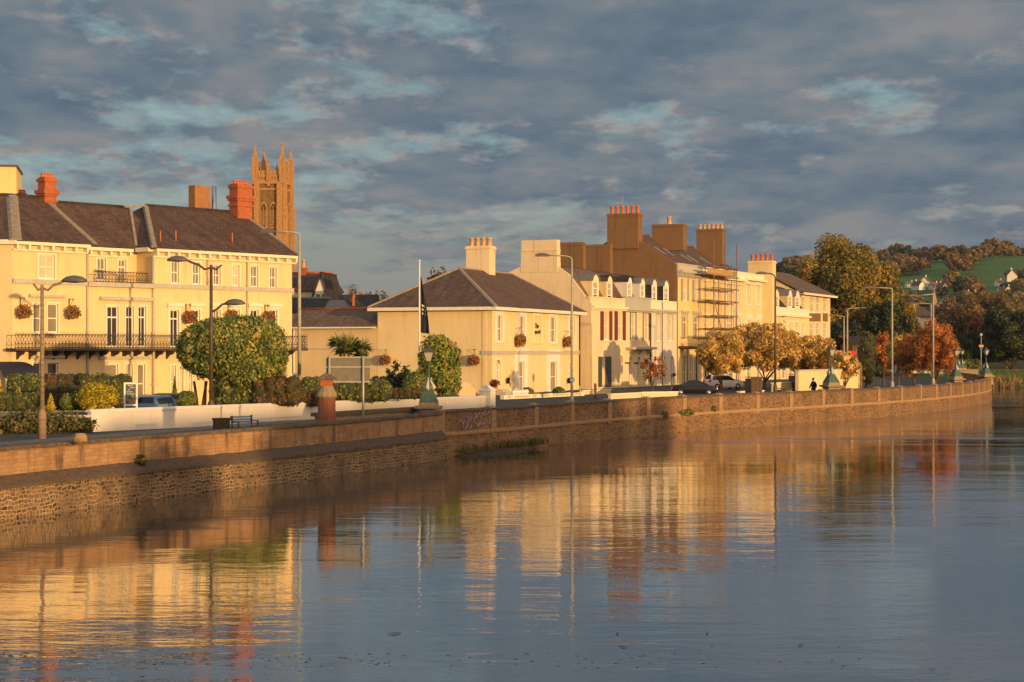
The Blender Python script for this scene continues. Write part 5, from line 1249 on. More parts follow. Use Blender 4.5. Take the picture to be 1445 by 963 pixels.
# post with lifebuoy housing
t = thing('signal_post', 'slim lamp post with orange and blue collars on the lawn', 'post', (wx(1384.5,300),300,GZ)); zt = wz(474,300)-GZ
MB().tube([(0,0,0),(0,0,zt)],.07,8).build('post', m_galv, t); MB().box(-.38,.38,-.12,.12,wz(490,300)-GZ,wz(487,300)-GZ).build('orange_board', m_orange, t); MB().frustum(0,0,wz(495,300)-GZ,wz(490.3,300)-GZ,.12,.08,.26,.1).build('blue_board', m_blue, t); MB().box(-.15,.15,-.15,.15,zt,zt+.4).build('lamp_head', m_galv, t)
# flag pole
t = thing('flagpole', 'white flagpole in front of the corner house side wall', 'flagpole', (wx(592,150),150,GZ)); zt = wz(370,150)-GZ
MB().tube([(0,0,0),(0,0,zt)],[.1,.06],10).lathe([(.02,zt),(.11,zt+.05),(.11,zt+.12),(.02,zt+.2)],0,0,10).build('pole', m_trimw, t)
fl = MB(); nx_, nz_ = 8, 14; X = lambda i: .1+i*.085
def fp(i,j):
    f = j/nz_; w = .25+.75*math.sin(min(1,f*1.15)*1.57)
    return (.08+i/nx_*(.42+.35*f)*w, .16*math.sin(i*1.5+j*.5)*(i/nx_), wz(388,150)-GZ-(4.9*f)*(1-.05*i/nx_)-i/nx_*.35)
for i in range(nx_):
    for j in range(nz_): fl.face([fp(i,j),fp(i+1,j),fp(i+1,j+1),fp(i,j+1)],True)
fg = solo('flag', fl, m_navy, 'limp dark navy flag with a white mark hanging on the flagpole', 'flag', (wx(592,150),150,GZ))
mk_ = MB()
for j in (7,8,9): a,b_,c_,d_ = fp(2,j),fp(5,j+.3),fp(5,j+.7),fp(2,j+.5); mk_.face([(p[0],p[1]-.03-.0*j,p[2]) for p in (fp(2,j),fp(6,j),(fp(6,j)[0],fp(6,j)[1],fp(6,j)[2]-.16),(fp(2,j)[0],fp(2,j)[1],fp(2,j)[2]-.16))])
mk_.build('white_mark', m_signw, fg)
# brick pillar with tiled cap
t = thing('brick_pillar', 'round red brick pillar with tiled cap on the quay in front of the road sign', 'pillar', (wx(461,83),83,GZ)); zt = wz(526,83)-GZ
k = zt/3.2; m_pil = brick('pillar_brick',(.30,.105,.055),(.25,.085,.045),(.25,.13,.08),.22,.075,.01,.3)
MB().lathe([(.42,0),(.42,1.95)],0,0,12,False).box(-.05,.05,-.44,-.42,.1,1.93).build('shaft', m_pil, t)
MB().lathe([(.44,1.953),(.5,2.03),(.49,2.14),(.38,2.36),(.32,2.46),(.32,2.52)],0,0,12,False).build('shoulder', m_stone, t)
MB().box(-.27,.27,-.27,.27,2.522,2.83).build('brick_neck', m_rbrick, t)
MB().frustum(0,0,2.833,2.88,.45,.45,.45,.45).frustum(0,0,2.88,zt,.44,.44,.04,.04).build('tiled_cap', m_tile, t)
# road sign seen from behind
Zs = 90; t = thing('road_sign', 'large road sign on two posts seen from its plain grey back', 'road sign', (wx(491,Zs),Zs,GZ), R(4)); zt, zb = wz(503.5,Zs)-GZ, wz(540,Zs)-GZ; w = 31/FOC*Zs
MB().box(-w,w,-.03,.03,zb,zt).build('panel', plain('aluminium_sign_back',(.17,.16,.125),.7,.15), t)
MB().box(-w,w,-.075,-.032,zb,zb+.06).box(-w,w,-.075,-.032,zt-.06,zt).box(-w,w,-.07,-.032,(zb+zt)/2+.1,(zb+zt)/2+.16).build('rail', m_galv, t)
for px in (465,512.5): x=(px-491)/FOC*Zs; MB().tube([(x,-.13,-.2),(x,-.13,zt+.03)],.06,8).build('post', m_galv, t)
# small signs
def round_sign(label, px, py, Z, r, extra=None):
    t = thing('cycle_sign', label, 'sign', (wx(px,Z),Z,wz(py,Z)))
    d = MB().lathe([(r,-.012),(r,.012)],0,0,20,False); d.xform(Matrix.Rotation(R(90),4,'X')); d.build('blue_disc', m_blue, t)
    m = MB()
    for sx_ in (-.42,.42):
        pts = [(sx_*r+.27*r*math.cos(a*math.pi/5), -.024, -.22*r+.27*r*math.sin(a*math.pi/5)) for a in range(11)]; m.tube(pts,.05*r,4)
    m.tube([(-.42*r,-.024,-.22*r),(-.1*r,-.024,.25*r),(.3*r,-.024,.25*r),(.42*r,-.024,-.22*r)],.05*r,4).tube([(-.1*r,-.024,.25*r),(.02*r,-.024,-.2*r),(.3*r,-.024,.25*r)],.05*r,4).tube([(.3*r,-.024,.25*r),(.35*r,-.024,.42*r),(.2*r,-.024,.42*r)],.045*r,4)
    m.build('bicycle_symbol', m_signw, t); return t
round_sign('round blue cycle route sign on the pale lamp post beside the hotel corner', 421.5, 541.7, 105.8, .17); round_sign('round blue cycle route sign on the lamp post before the corner house', 807.5, 536.3, 111.75, .16); round_sign('round blue cycle sign on the lamp post left of the orange tree', 1259, 523.2, 158.8, .16)
t = thing('bus_stop_sign', 'small white rectangular sign beside the pale lamp post', 'sign', (wx(415.5,105.9),105.9,wz(531,105.9))); MB().box(-.18,.18,-.015,.015,-.16,.17).build('panel', m_signw, t); MB().box(-.11,.11,-.02,-.016,-.02,.06).build('dark_mark', m_dark, t); MB().box(-.16,.16,-.02,-.016,-.13,-.09).build('green_band', m_irong, t); MB().box(.18,.3,-.02,.02,-.03,.03).build('bracket', m_galv, t)
t = thing('notice_stickers', 'small strip of stickers and a box on the pale lamp post', 'notice', (wx(422.3,105.8),105.8,wz(551,105.8))); MB().box(-.06,.06,-.02,.02,.05,.3).build('red_sticker', m_red, t); MB().box(-.06,.06,-.022,.02,-.2,.02).build('blue_sticker', m_blue, t); MB().box(.05,.16,-.06,.06,-.6,-.25).build('grey_box', m_trimw, t)
# hotel notice board
Zb = 99.5; t = thing('notice_board', 'white framed notice board with rows of small pale lettering behind the white wall', 'notice board', (wx(184.5,Zb),Zb,GZ), R(10)); zb,zt = wz(573,Zb)-GZ, wz(540,Zb)-GZ; w=9.6/FOC*Zb
MB().box(-w,-w+.1,-.05,.05,0,zt).box(w-.1,w,-.05,.05,0,zt).box(-w+.1,w-.1,-.05,.05,zt-.1,zt).box(-w+.1,w-.1,-.05,.05,zb,zb+.1).build('frame', m_trimw, t)
MB().box(-w+.101,w-.101,-.02,.02,zb+.101,zt-.101).build('board', plain('slate_blue_board',(.075,.085,.09),.4,.1), t); m = MB(); rg = random.Random(4)
for i in range(9):
    z=zt-.2-i*.115; a=rg.uniform(.12,.24); 
    for q in range(5):
        if rg.random()<.75: m.box(-a+q*a*.4,-a+q*a*.4+a*.3,-.026,-.021,z,z+.035)
m.build('lettering', m_trim, t)
# bench, planter, stone
Zb = 86; t = thing('bench', 'blue slatted bench on the quay pavement', 'bench', (wx(345.5,Zb),Zb,GZ+.12), R(57)); m=MB()
for k in range(3): m.box(-.75,.75,.2+.03*k,.23+.03*k,.55+.12*k,.64+.12*k)
m.build('backrest', m_cblue, t); m=MB()
for k in range(4): m.box(-.75,.75,-.25+k*.11,-.16+k*.11,.42,.45)
m.build('seat', m_cblue, t)
for x in (-.7,.7):
    MB().box(x-.03,x+.03,-.25,-.19,0,.62).box(x-.03,x+.03,.16,.22,0,.92).box(x-.03,x+.03,-.25,.2,.62,.66).build('leg', m_dark, t)
Zb=79; t = thing('planter_box', 'black square planter at the foot of the dark two headed lamp', 'planter', (wx(312.5,Zb),Zb,GZ+.12), R(20)); MB().box(-.34,.34,-.2,.2,0,.95).box(-.38,.38,-.24,.24,.953,1.05).build('box', m_black, t); MB().box(-.3,.3,-.16,.16,1.052,1.06).build('soil', m_bark, t)
st = bmesh.new(); bmesh.ops.create_icosphere(st, subdivisions=2, radius=.33)
rg = random.Random(2)
for v in st.verts: v.co *= rg.uniform(.82,1.1); v.co.z *= .85
me = D.meshes.new('boulder'); st.to_mesh(me); st.free(); me.materials.append(m_dress); o = mesh_obj('boulder', me); o.location=(wx(113,63.4),63.4,2.56); tag(o,'pale rounded stone lying on the near quay wall','stone'); o.scale=(.85,.7,.75)
# banners
for px,py,w,h,Z,nm,lab in ((1202.5,499.5,7.5,8,190,'banner','red banner with a white emblem on the bank behind the boundary wall'),(1186,498,6,6,192,'banner','pale banner with an orange corner on the bank behind the boundary wall')):
    t = thing(nm,lab,'banner',(wx(px,Z),Z,GZ)); a=w/FOC*Z/1; z=wz(py,Z)-GZ; hh=h/2/FOC*Z
    MB().box(-a/2*1.6,a/2*1.6,-.02,.02,z-hh,z+hh).build('cloth', m_red if px>1195 else m_trimg, t)
    if px>1195: MB().lathe([(.16,-.028),(.16,-.02)],0,0,12).xform(Matrix.Translation((0,0,z)) @ Matrix.Rotation(R(90),4,'X') ).build('emblem', m_signw, t)
    else: MB().prism([(a*.1,-.03,z+hh),(a*.8,-.03,z+hh),(a*.8,-.03,z-hh)],(0,.008,0)).build('orange_corner', m_red, t)
    for x in (-a*.8,a*.8): MB().tube([(x,.05,0),(x,.05,z+hh+.1)],.04,6).build('post', m_galv, t)
# refuse bins, bollards, planters near the cars
for k,(px,py0,py1,Z,w,mt,lab) in enumerate(((1068,533,552,160,8,m_bark,'dark timber bin store left of the second golden tree'),(1131,529,548,176,14,m_bark,'dark timber bin store behind the walking person'),(1110,549,554,150,8,m_dress,'low brown stone block by the gatepost'))):
    t = thing('bin_store',lab,'bin store',(wx(px,Z),Z,GZ),R(20)); a=w/FOC*Z/2*1.0+.3; z=wz(py0,Z)-GZ
    m=MB()
    for i in range(8): x=-a+2*a*i/8; m.box(x,x+2*a/8-.03,-.03,.03,0,z)
    m.build('slat_panel',mt,t); MB().box(-a,a,.032,1.2,0,z-.1).build('box',m_dark,t); MB().box(-a-.05,a+.05,-.06,1.25,z+.003,z+.06).build('lid',mt,t)
solo('bollard', MB().box(-.2,.2,-.2,.2,0,1.0).frustum(0,0,1.0,1.1,.2,.2,.06,.06), m_stone, 'square stone bollard right of the heritage lamp near the person', 'bollard', (wx(1190,148),148,GZ+.12))
solo('bollard', MB().box(-.11,.11,-.11,.11,0,1.3).frustum(0,0,1.3,1.38,.11,.11,.04,.04), m_bark, 'brown timber gatepost in front of the gable end house', 'bollard', (wx(840,152),152,GZ))
# hanging baskets
def basket():
    t = thing('hanging_basket','x','hanging basket',(0,0,0))
    mesh_obj('flowers', leaf_mesh('flowers',[((0,0,.05),(.52,.42,.42)),((-.2,-.1,-.15),(.34,.3,.32)),((.22,-.05,-.1),(.34,.3,.34))],620,.085,l_flower,5,.5), t)
    MB().lathe([(.05,-.32),(.22,-.25),(.32,-.02),(.34,.0)],0,0,12).build('basket', m_bark, t)
    MB().tube([(0,.5,.95),(0,.48,.3)],.025,5).tube([(0,.5,.85),(0,.0,.9),(0,-.08,.8)],.022,5).tube([(0,.48,.35),(0,.2,.6),(0,.05,.86)],.016,5).tube([(0,-.0,.88),(0,0,.3)],.01,4).build('bracket', m_iron, t); return t
bk = basket(); used = False
def put_basket(fr, px, py, lab, flank=None, sc_=1.0):
    global used
    if flank is None: x,y = fr.at(fr.s(px,-.55),-.55); z = fr.z(px,py,-.55)+GZ; rot = fr.a
    else: tt = fr.t(px,flank); x,y = fr.at(flank,tt); z = fr.tz(px,py,flank)+GZ; rot = fr.a-R(90)
    o = bk if not used else copy_tree(bk); used = True
    o.location=(x,y,z); o.rotation_euler=(0,0,rot); o.scale=(sc_,)*3; tag(o,lab,'hanging basket','flower baskets hung on the building fronts')
for px,py,lab in ((34.5,439.5,'hanging basket left of the paired hotel window, leftmost of all'),(103.5,440.5,'hanging basket right of the paired hotel window, left of the downpipe'),(268.5,447.5,'hanging basket above the left end of the big clipped evergreen'),(328,446,'hanging basket above the middle of the big clipped evergreen'),(380,447.5,'hanging basket above the right end of the big clipped evergreen')): put_basket(H,px,py,lab)
put_basket(I,543.5,508,'hanging basket left of the flagpole on the corner house side wall',-.5,1.1); put_basket(I,668.5,508.5,'hanging basket between the red flecked shrub and the arched door',-.5,1.15)
put_basket(I,735,480.5,'hanging basket below the first floor window next to the lettering',None,1.35); put_basket(I,802,482.5,'hanging basket behind the lamp post at the far end of the corner house',None,1.25)

# ================================================================== cars
def car(label, X, Y, rot, body_m, kind='hatch', group=None):
    t = thing('parked_car', label, 'car', (X,Y,GZ+.01), rot, group)
    if kind == 'coupe': top = [(-2.1,.55,.75),(-1.95,.5,.95),(-1.3,.5,1.05),(-.55,.5,1.42),(.1,.5,1.5),(.75,.5,1.3),(1.35,.5,.98),(1.9,.5,.85),(2.12,.55,.62)]
    elif kind == 'suv': top = [(-2.1,.6,.9),(-2.0,.5,1.05),(-1.75,.5,1.58),(-.9,.5,1.68),(.2,.5,1.66),(.95,.5,1.1),(1.8,.5,.98),(2.1,.55,.7)]
    else: top = [(-1.95,.55,.85),(-1.9,.45,1.0),(-1.55,.45,1.42),(-.7,.45,1.5),(.2,.45,1.48),(.95,.45,1.0),(1.65,.45,.88),(1.95,.55,.62)]
    belt = .95 if kind != 'coupe' else .9
    mb = MB(); secs = []
    for x,_,zt in top:
        e = abs(x)/2.1; wb = .88-.14*e**4; zb=.22+.1*e**6; zbelt = min(belt,zt-.02)
        wt = wb-.05 if zt <= belt+.08 else wb-.06-(zt-belt)*.33
        secs.append([(-wb+.06,zb),(-wb,zb+.2),(-wb,zbelt-.15),(-wb+.04,zbelt),(-wt,max(zt-.05,zbelt+.001)),(-wt+.14,zt),(wt-.14,zt),(wt,max(zt-.05,zbelt+.001)),(wb-.04,zbelt),(wb,zbelt-.15),(wb,zb+.2),(wb-.06,zb)])
    b=len(mb.v); m=12
    for (x,_,_),s_ in zip(top,secs): mb.v += [(x,y,z) for y,z in s_]
    for i in range(len(top)-1):
        for k in range(m): k2=(k+1)%m; mb.f.append((b+i*m+k,b+i*m+k2,b+(i+1)*m+k2,b+(i+1)*m+k)); mb.sm.append(k not in (11,))
    mb.f.append(tuple(b+k for k in range(m))[::-1]); mb.f.append(tuple(b+(len(top)-1)*m+k for k in range(m))); mb.sm+=[False,False]
    mb.build('body', body_m, t)
    idx = [i for i,(x,_,z) in enumerate(top) if z > belt+.1]
    for sg in (0,1):
        up = []; lo = []
        for i in idx:
            x,_,zt = top[i]; s_=secs[i]; a,b2 = (s_[3],s_[4]) if sg==0 else (s_[8],s_[7])
            f0,f1=.12,.86; off=-.012 if sg==0 else .012
            lo.append((x,a[0]+(b2[0]-a[0])*f0+off,a[1]+(b2[1]-a[1])*f0)); up.append((x,a[0]+(b2[0]-a[0])*f1+off,a[1]+(b2[1]-a[1])*f1))
        gl = MB()
        for i in range(len(idx)-1): gl.face([lo[i],lo[i+1],up[i+1],up[i]])
        gl.build('side_window', m_cglass, t)
    for nm,i,j in (('windscreen',idx[-1],idx[-1]+1),('rear_window',idx[0],idx[0]-1)):
        p,q = top[i],top[j]; sp,sq=secs[i],secs[j]; n_=.02
        def L(f,y): return (p[0]+(q[0]-p[0])*f, y, p[2]+(q[2]-p[2])*f+n_)
        wa=sp[6][0]-.02; wb=sq[6][0]+.02
        MB().face([L(.08,-wa),L(.08,wa),L(.9,wb),L(.9,-wb)]).build(nm, m_cglass, t)
    for x in (-1.28,1.28):
        for y in (-.8,.8):
            w=MB().lathe([(.2,-.1),(.31,-.1),(.33,-.06),(.33,.06),(.31,.1),(.2,.1)],0,0,18); w.xform(Matrix.Translation((x,y,.33)) @ Matrix.Rotation(R(90),4,'X')); wo=w.build('wheel', m_tyre, t)
            r=MB().lathe([(.03,-.115),(.2,-.105),(.2,.105),(.03,.115)],0,0,12); r.xform(Matrix.Translation((x,y,.33)) @ Matrix.Rotation(R(90),4,'X')); r.build('rim', m_rim, wo)
    for y in (-.62,.62):
        xf=top[-1][0]; MB().lathe([(.14,-.05),(.13,.03),(.04,.07)],0,0,12).xform(Matrix.Translation((xf-.05,y,.66)) @ Matrix.Rotation(R(90),4,'Y')).build('headlight', m_headl, t)
        xr=top[0][0]; MB().box(xr-.02,xr+.1,y-.14,y+.14,.62 if kind!='suv' else .8,.82 if kind!='suv' else 1.05).build('tail_light', m_tail, t)
    MB().box(top[0][0]-.035,top[0][0]-.005,-.26,.26,.5,.61).build('number_plate', m_signw, t)
    return t
car('silver estate car parked behind the white wall, tail light showing', wx(204,108),108, R(66), m_csilver,'hatch'); car('light blue hatchback parked behind the white wall beside the silver car', wx(226,106.5),106.5, R(72), m_cblue,'hatch'); car('bronze car parked nearest the hotel behind the light blue hatchback', wx(240,112),112.5, R(70), m_cbrown,'hatch')
car('black rounded coupe parked behind the river wall below the balcony', wx(980,163),163, R(-6), m_cblack,'coupe'); car('white car parked behind the trunk of the first golden tree', wx(1021,190),190, R(25), m_cwhite,'suv'); car('light blue van-like car parked behind the walking person', wx(1138,180),181, R(60), m_cblue,'suv')

# ================================================================== the person on the quay
def person(X,Y,rot):
    t = thing('person','person in a dark coat walking along the quay beside the heritage lamp','person',(X,Y,GZ+.12),rot)
    def skin(name,V,Ed,Rd,mat,root=0):
        me=D.meshes.new(name); me.from_pydata(V,Ed,[]); o=D.objects.new('tmp',me); C.objects.link(o)
        md=o.modifiers.new('s','SKIN'); 
        for i,v in enumerate(me.skin_vertices[0].data): v.radius=(Rd[i],Rd[i]) if not hasattr(Rd[i],'__len__') else Rd[i]; v.use_root = i==root
        o.modifiers.new('u','SUBSURF').levels=2
        bpy.context.view_layer.update(); m2=D.meshes.new_from_object(o.evaluated_get(bpy.context.evaluated_depsgraph_get())); D.objects.remove(o); m2.name=name; m2.materials.clear(); m2.materials.append(mat)
        for p in m2.polygons: p.use_smooth=True
        q=D.objects.new(name,m2); C.objects.link(q); q.parent=t; return q
    V=[(0,0,.92),(0,0,1.12),(.01,0,1.34),(.02,0,1.47),(.04,0,1.55),(.05,0,1.66),(.05,0,1.74),
       (.0,.18,1.42),(-.12,.24,1.16),(-.02,.24,.92),(.02,.24,.84), (.0,-.18,1.42),(.08,-.25,1.16),(.25,-.24,.96),(.3,-.24,.89),
       (0,.09,.88),(.2,.1,.48),(.12,.1,.09),(.26,.1,.05), (0,-.09,.88),(-.06,-.1,.48),(-.3,-.1,.12),(-.18,-.1,.05)]
    Ed=[(0,1),(1,2),(2,3),(3,4),(4,5),(5,6),(2,7),(7,8),(8,9),(9,10),(2,11),(11,12),(12,13),(13,14),(0,15),(15,16),(16,17),(17,18),(0,19),(19,20),(20,21),(21,22)]
    Rd=[.14,.13,.15,.07,.06,.095,.07,.075,.06,.045,.04,.075,.06,.045,.04,.1,.075,.055,.05,.1,.075,.055,.05]
    skin('body',V,Ed,Rd,plain('skin',(.5,.28,.2),.6,.05))
    V2=[(0,0,.72),(0,0,.95),(0,0,1.15),(.01,0,1.36),(.02,0,1.46),(.0,.19,1.42),(-.12,.25,1.16),(-.03,.25,.95),(.0,-.19,1.42),(.08,-.26,1.16),(.22,-.25,.99)]
    skin('coat',V2,[(0,1),(1,2),(2,3),(3,4),(3,5),(5,6),(6,7),(3,8),(8,9),(9,10)],[.2,.18,.17,.185,.1,.095,.08,.065,.095,.08,.065],plain('black_coat',(.012,.012,.015),.8,.1))
    V3=[(0,.09,.86),(.2,.1,.48),(.12,.1,.14),(0,-.09,.86),(-.06,-.1,.48),(-.29,-.1,.16),(0,0,.92)]
    skin('trousers',V3,[(6,0),(0,1),(1,2),(6,3),(3,4),(4,5)],[.11,.085,.07,.11,.085,.07,.15],plain('dark_trousers',(.02,.02,.028),.8,.1),6)
    hr=MB().lathe([(.01,.12),(.07,.1),(.1,.03),(.1,-.04),(.07,-.09)][::-1],0,0,12); hr.xform(Matrix.Translation((.035,0,1.705)) @ Matrix.Diagonal((1.05,.92,.9,1))); hr.build('hair', plain('grey_hair',(.22,.2,.18),.8,.1), t)
    hd=MB()
    for s_ in (-1,1): hd.lathe([(.005,-.02),(.018,0),(.005,.02)],.135,s_*.035,6)
    hd.xform(Matrix.Translation((0,0,1.67))); hd.build('eyes', m_dark, t)
    MB().frustum(.15,0,1.61,1.65,.02,.014,.006,.008).build('nose', D.materials['skin'], t)
person(wx(1148,147.5),147.5,R(205))
# graffiti on the wall
gf = MB(); i0 = min(range(len(FWd)), key=lambda i: abs(CX+FOC*FWd[i][0]/FWd[i][1]-640)); rg=random.Random(8)
def onwall(a,z):
    k=0; i=i0
    while k<a and i<len(FWd)-2: k+=math.hypot(FWd[i+1][0]-FWd[i][0],FWd[i+1][1]-FWd[i][1]); i+=1
    return (FWd[i][0]+nd[i][0]*.02,FWd[i][1]+nd[i][1]*.02,z)
for a0,z0 in ((.6,1.75),(1.4,1.95),(2.2,2.1),(3.0,2.2),(.9,1.5),(2.4,1.55),(3.6,1.75)):
    pts=[onwall(a0+.9*q/7+.0, z0+.17*math.sin(q*1.9+a0)) for q in range(8)]; gf.tube(pts,.028,4)
tag(gf.build('graffiti', plain('lilac_spray_paint',(.42,.36,.50),.7,.1)), 'lilac graffiti scrawl sprayed on the river wall below the first heritage lamp', 'graffiti')
# ================================================================== shrubs and hedges
def hedge(name, label, cat, px0, px1, Z, pyt, pyb, leaf, dep=.8, size=.085, dens=420, rot=0, seed=1, rag=.0):
    W = (px1-px0)/FOC*Z; zt = wz(pyt,Z)-GZ; zb = max(0, wz(pyb,Z)-GZ); h = zt-zb
    n = max(2, round(W/max(.4,h*.38))); rg = random.Random(seed); bl = []
    for i in range(n):
        x = -W/2+W*(i+.5)/n
        bl.append(((x,0,zb+h*.5),(max(W/n*1.0,h*.3),dep/2,h*.52)))
        for q in range(2): bl.append(((x+rg.uniform(-.3,.3)*W/n, rg.uniform(-.2,.2)*dep, zb+h*(.68+.12*q)),(max(W/n*.8,h*.22),dep*.42,h*(.3-.02*q)+rag*rg.random())))
        bl.append(((x,0,zb+h*.2),(max(W/n*.9,h*.28),dep/2,h*.25)))
    return clipped(name,label,cat,wx((px0+px1)/2,Z),Z,GZ,bl,leaf,int(dens*max(1,W*h)),size,seed,R(rot))
hedge('hedge','tall clipped green hedge with red flecks below the dark awning','hedge',17,68,106,530,572,l_camel,1.2,seed=2)
hedge('hedge','russet brown stretch of clipped hedge between the green ones','hedge',66,124,105.5,530,572,l_hbrown,1.2,seed=3)
hedge('hedge','green rounded hedge behind the yellow topiary mound','hedge',120,176,105,530,574,l_hedge,1.3,seed=4)
hedge('hedge','low neatly clipped green hedge behind the rubble garden wall','hedge',-20,58,97,555,580,l_hedge,.8,seed=5)
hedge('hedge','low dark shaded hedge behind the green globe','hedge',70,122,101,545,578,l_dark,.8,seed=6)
def globe(name,label,px,Z,pyt,pyb,wpx,leaf,n,seed,cat='shrub',size=.08,asym=0):
    w=wpx/FOC*Z/2; zt=wz(pyt,Z)-GZ; zb=wz(pyb,Z)-GZ; h=(zt-zb)/2
    return clipped(name,label,cat,wx(px,Z),Z,GZ,[((0,0,zb+h),(w,w*.9,h)),((-w*.25,-.1,zb+h*.7),(w*.75,w*.8,h*.75)),((w*.3,.05,zb+h*.75),(w*.7,w*.75,h*.72))],leaf,n,size,seed)
globe('topiary','large golden yellow clipped topiary mound by the notice board',138,97,540,577,55,l_yellow,3600,11,'topiary')
globe('topiary','small round green topiary globe left of the golden mound',96,97.5,555.5,578,21,l_hedge,1000,12,'topiary')
globe('topiary','narrow green topiary tucked behind the golden mound',108.5,98.5,552,578,14,l_hedge,700,13,'topiary')
def cone(label,px,Z,pyt,pyb,wpx,leaf,seed,n=500):
    w=wpx/FOC*Z/2; zt=wz(pyt,Z)-GZ; zb=max(0,wz(pyb,Z)-GZ); h=zt-zb
    bl=[((0,0,zb+h*f),(w*(1.02-f*.95),w*(1.02-f*.95),h*.16)) for f in (.14,.3,.46,.62,.76,.9)]
    return clipped('conifer',label,'conifer',wx(px,Z),Z,GZ,bl,leaf,n,.075,seed)
cone('little yellow conifer at the far left end of the low hedge',2,98,544,578,11,l_yellow,14); cone('small yellow cone conifer below the red flecked hedge',26,98.5,547.5,572,15,l_yellow,15); cone('yellow leaning conifer just right of the leftmost lamp post',71.5,95.5,556,580,14,l_yellow,16)
cone('slender green cypress beside the ground floor of the hotel',246.5,116,533,560,7,l_hedge,17,600)
globe('shrub','rounded bright green shrub on the white wall left of the big evergreen',264,100,552,574,29,l_hedge,1500,18)
# big clipped evergreen in front of the hotel
Zt=103; t = thing('clipped_evergreen','big round-clipped evergreen tree with dark trunks in front of the hotel','tree',(wx(328,Zt),Zt,GZ))
def q(px,py,rx,rz,ry=None,dz=0): return ((wx(px,Zt)-wx(328,Zt),dz,wz(py,Zt)-GZ),(rx/FOC*Zt,(ry or rx*.8)/FOC*Zt,rz/FOC*Zt))
bl=[q(325,490,58,42),q(285,494,36,36),q(372,494,34,42),q(310,472,42,24),q(352,470,42,24),q(300,508,40,28),q(350,520,44,32),q(385,505,22,32),q(268,492,20,26),q(276,478,20,20),q(340,462,30,16),q(378,472,20,20)]
mesh_obj('crown',leaf_mesh('crown',bl,30000,.1,l_oak,21,.2,0,.6),t)
m=MB()
for c,r in bl[:9]:
    s0_=len(m.v); m.lathe([(max(.02,.86*math.sin(math.pi*i/8)),-.86*math.cos(math.pi*i/8)) for i in range(9)],n=12); m.xform(Matrix.Translation(c)@Matrix.Diagonal((*r,1)),s0_)
m.build('inner_twigs',m_core,t); m=MB()
for px,lx in ((280,-.25),(288,.1),(283,.35),(345,.2),(352,-.2)): x=wx(px,Zt)-wx(328,Zt); m.tube([(x,0,-.2),(x+lx*.4,.1,1.2),(x+lx,0,2.4)],[.11,.09,.08],7)
m.build('trunk',m_bark,t)
hedge('hedge','green and brown shrub mass filling below the big evergreen','shrub',302,366,103,535,572,l_oak,1.6,seed=22,size=.11,rag=.15)
hedge('hedge','russet hedge with red leaves right of the big evergreen','hedge',362,420,102.5,536,572,l_hbrown,1.5,seed=23,size=.1,rag=.2)
hedge('hedge','green shrub behind the lamp post with the round sign','shrub',424,452,107,534,569,l_camel,1.2,seed=24)
hedge('shrub','low dark red shrub at the foot of the pale lamp post','shrub',416,450,104.5,553,573,l_copper,.9,seed=25,size=.08)
hedge('hedge','rounded green hedge behind the grey road sign','hedge',468,546,108,537,566,l_hedge,1.5,seed=26,size=.1)
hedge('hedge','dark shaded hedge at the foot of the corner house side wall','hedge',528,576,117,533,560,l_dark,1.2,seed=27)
t=tree('shrub','loose dark pointed shrub below the first basket of the corner house','shrub',wx(563,113),113,GZ,wz(506,113)-GZ,2.0,l_dark,900,.13,28,.1,.05,12,shell=.9)
globe('shrub','rounded olive green shrub behind the heritage lamp',588,110,524,562,38,l_hedge,2600,29,size=.09)
hedge('hedge','low red brown hedge left of the heritage lamp','hedge',545,598,109,548,563,l_hbrown,.9,seed=30)
# red flecked evergreen
Zt=117; t=thing('berry_tree','bushy evergreen tree flecked with red by the corner house side wall','tree',(wx(621,Zt),Zt,GZ))
def q(px,py,rx,rz): return ((wx(px,Zt)-wx(621,Zt),0,wz(py,Zt)-GZ),(rx/FOC*Zt,rx*.85/FOC*Zt,rz/FOC*Zt))
bl=[q(619,512,26,34),q(606,500,17,22),q(632,505,20,24),q(616,485,19,14),q(640,522,12,18),q(606,522,16,22),q(625,535,25,20),q(634,545,18,14),q(598,508,9,16),q(646,510,5,8)]
mesh_obj('crown',leaf_mesh('crown',bl,6500,.12,l_camel,31,.4),t); mesh_obj('berries',leaf_mesh('berries',bl,150,.09,plain('red_blossom',(.62,.07,.04),.6,.1),32,.06),t)
m=MB().tube([(0,0,-.1),(.05,0,1.0),(0,0,2.2)],[.16,.13,.07],8)
for c,r in bl[:6]: m.tube([(0,0,.9),(c[0]*.6,0,c[2]*.8),c],[.08,.05,.02],5)
m.build('trunk',m_bark,t)
globe('topiary','left dark green dome topiary before the corner house',744.5,160,547,565,19,l_hedge,1400,33,'topiary',.11); globe('topiary','right dark green dome topiary before the corner house',788.5,163,546.5,565,19,l_hedge,1400,34,'topiary',.11)
m=MB().lathe([(.2,0),(.3,.45),(.28,.45),(.02,.4)],0,0,12); pt=solo('flower_pot',m,m_pot,'terracotta pot with a dark spiky plant beside the arched door','flower pot',(wx(698,152),152,GZ+.6)); o=mesh_obj('plant',leaf_mesh('plant',[((0,0,.75),(.45,.45,.35))],160,.16,l_copper,35,.9),pt)
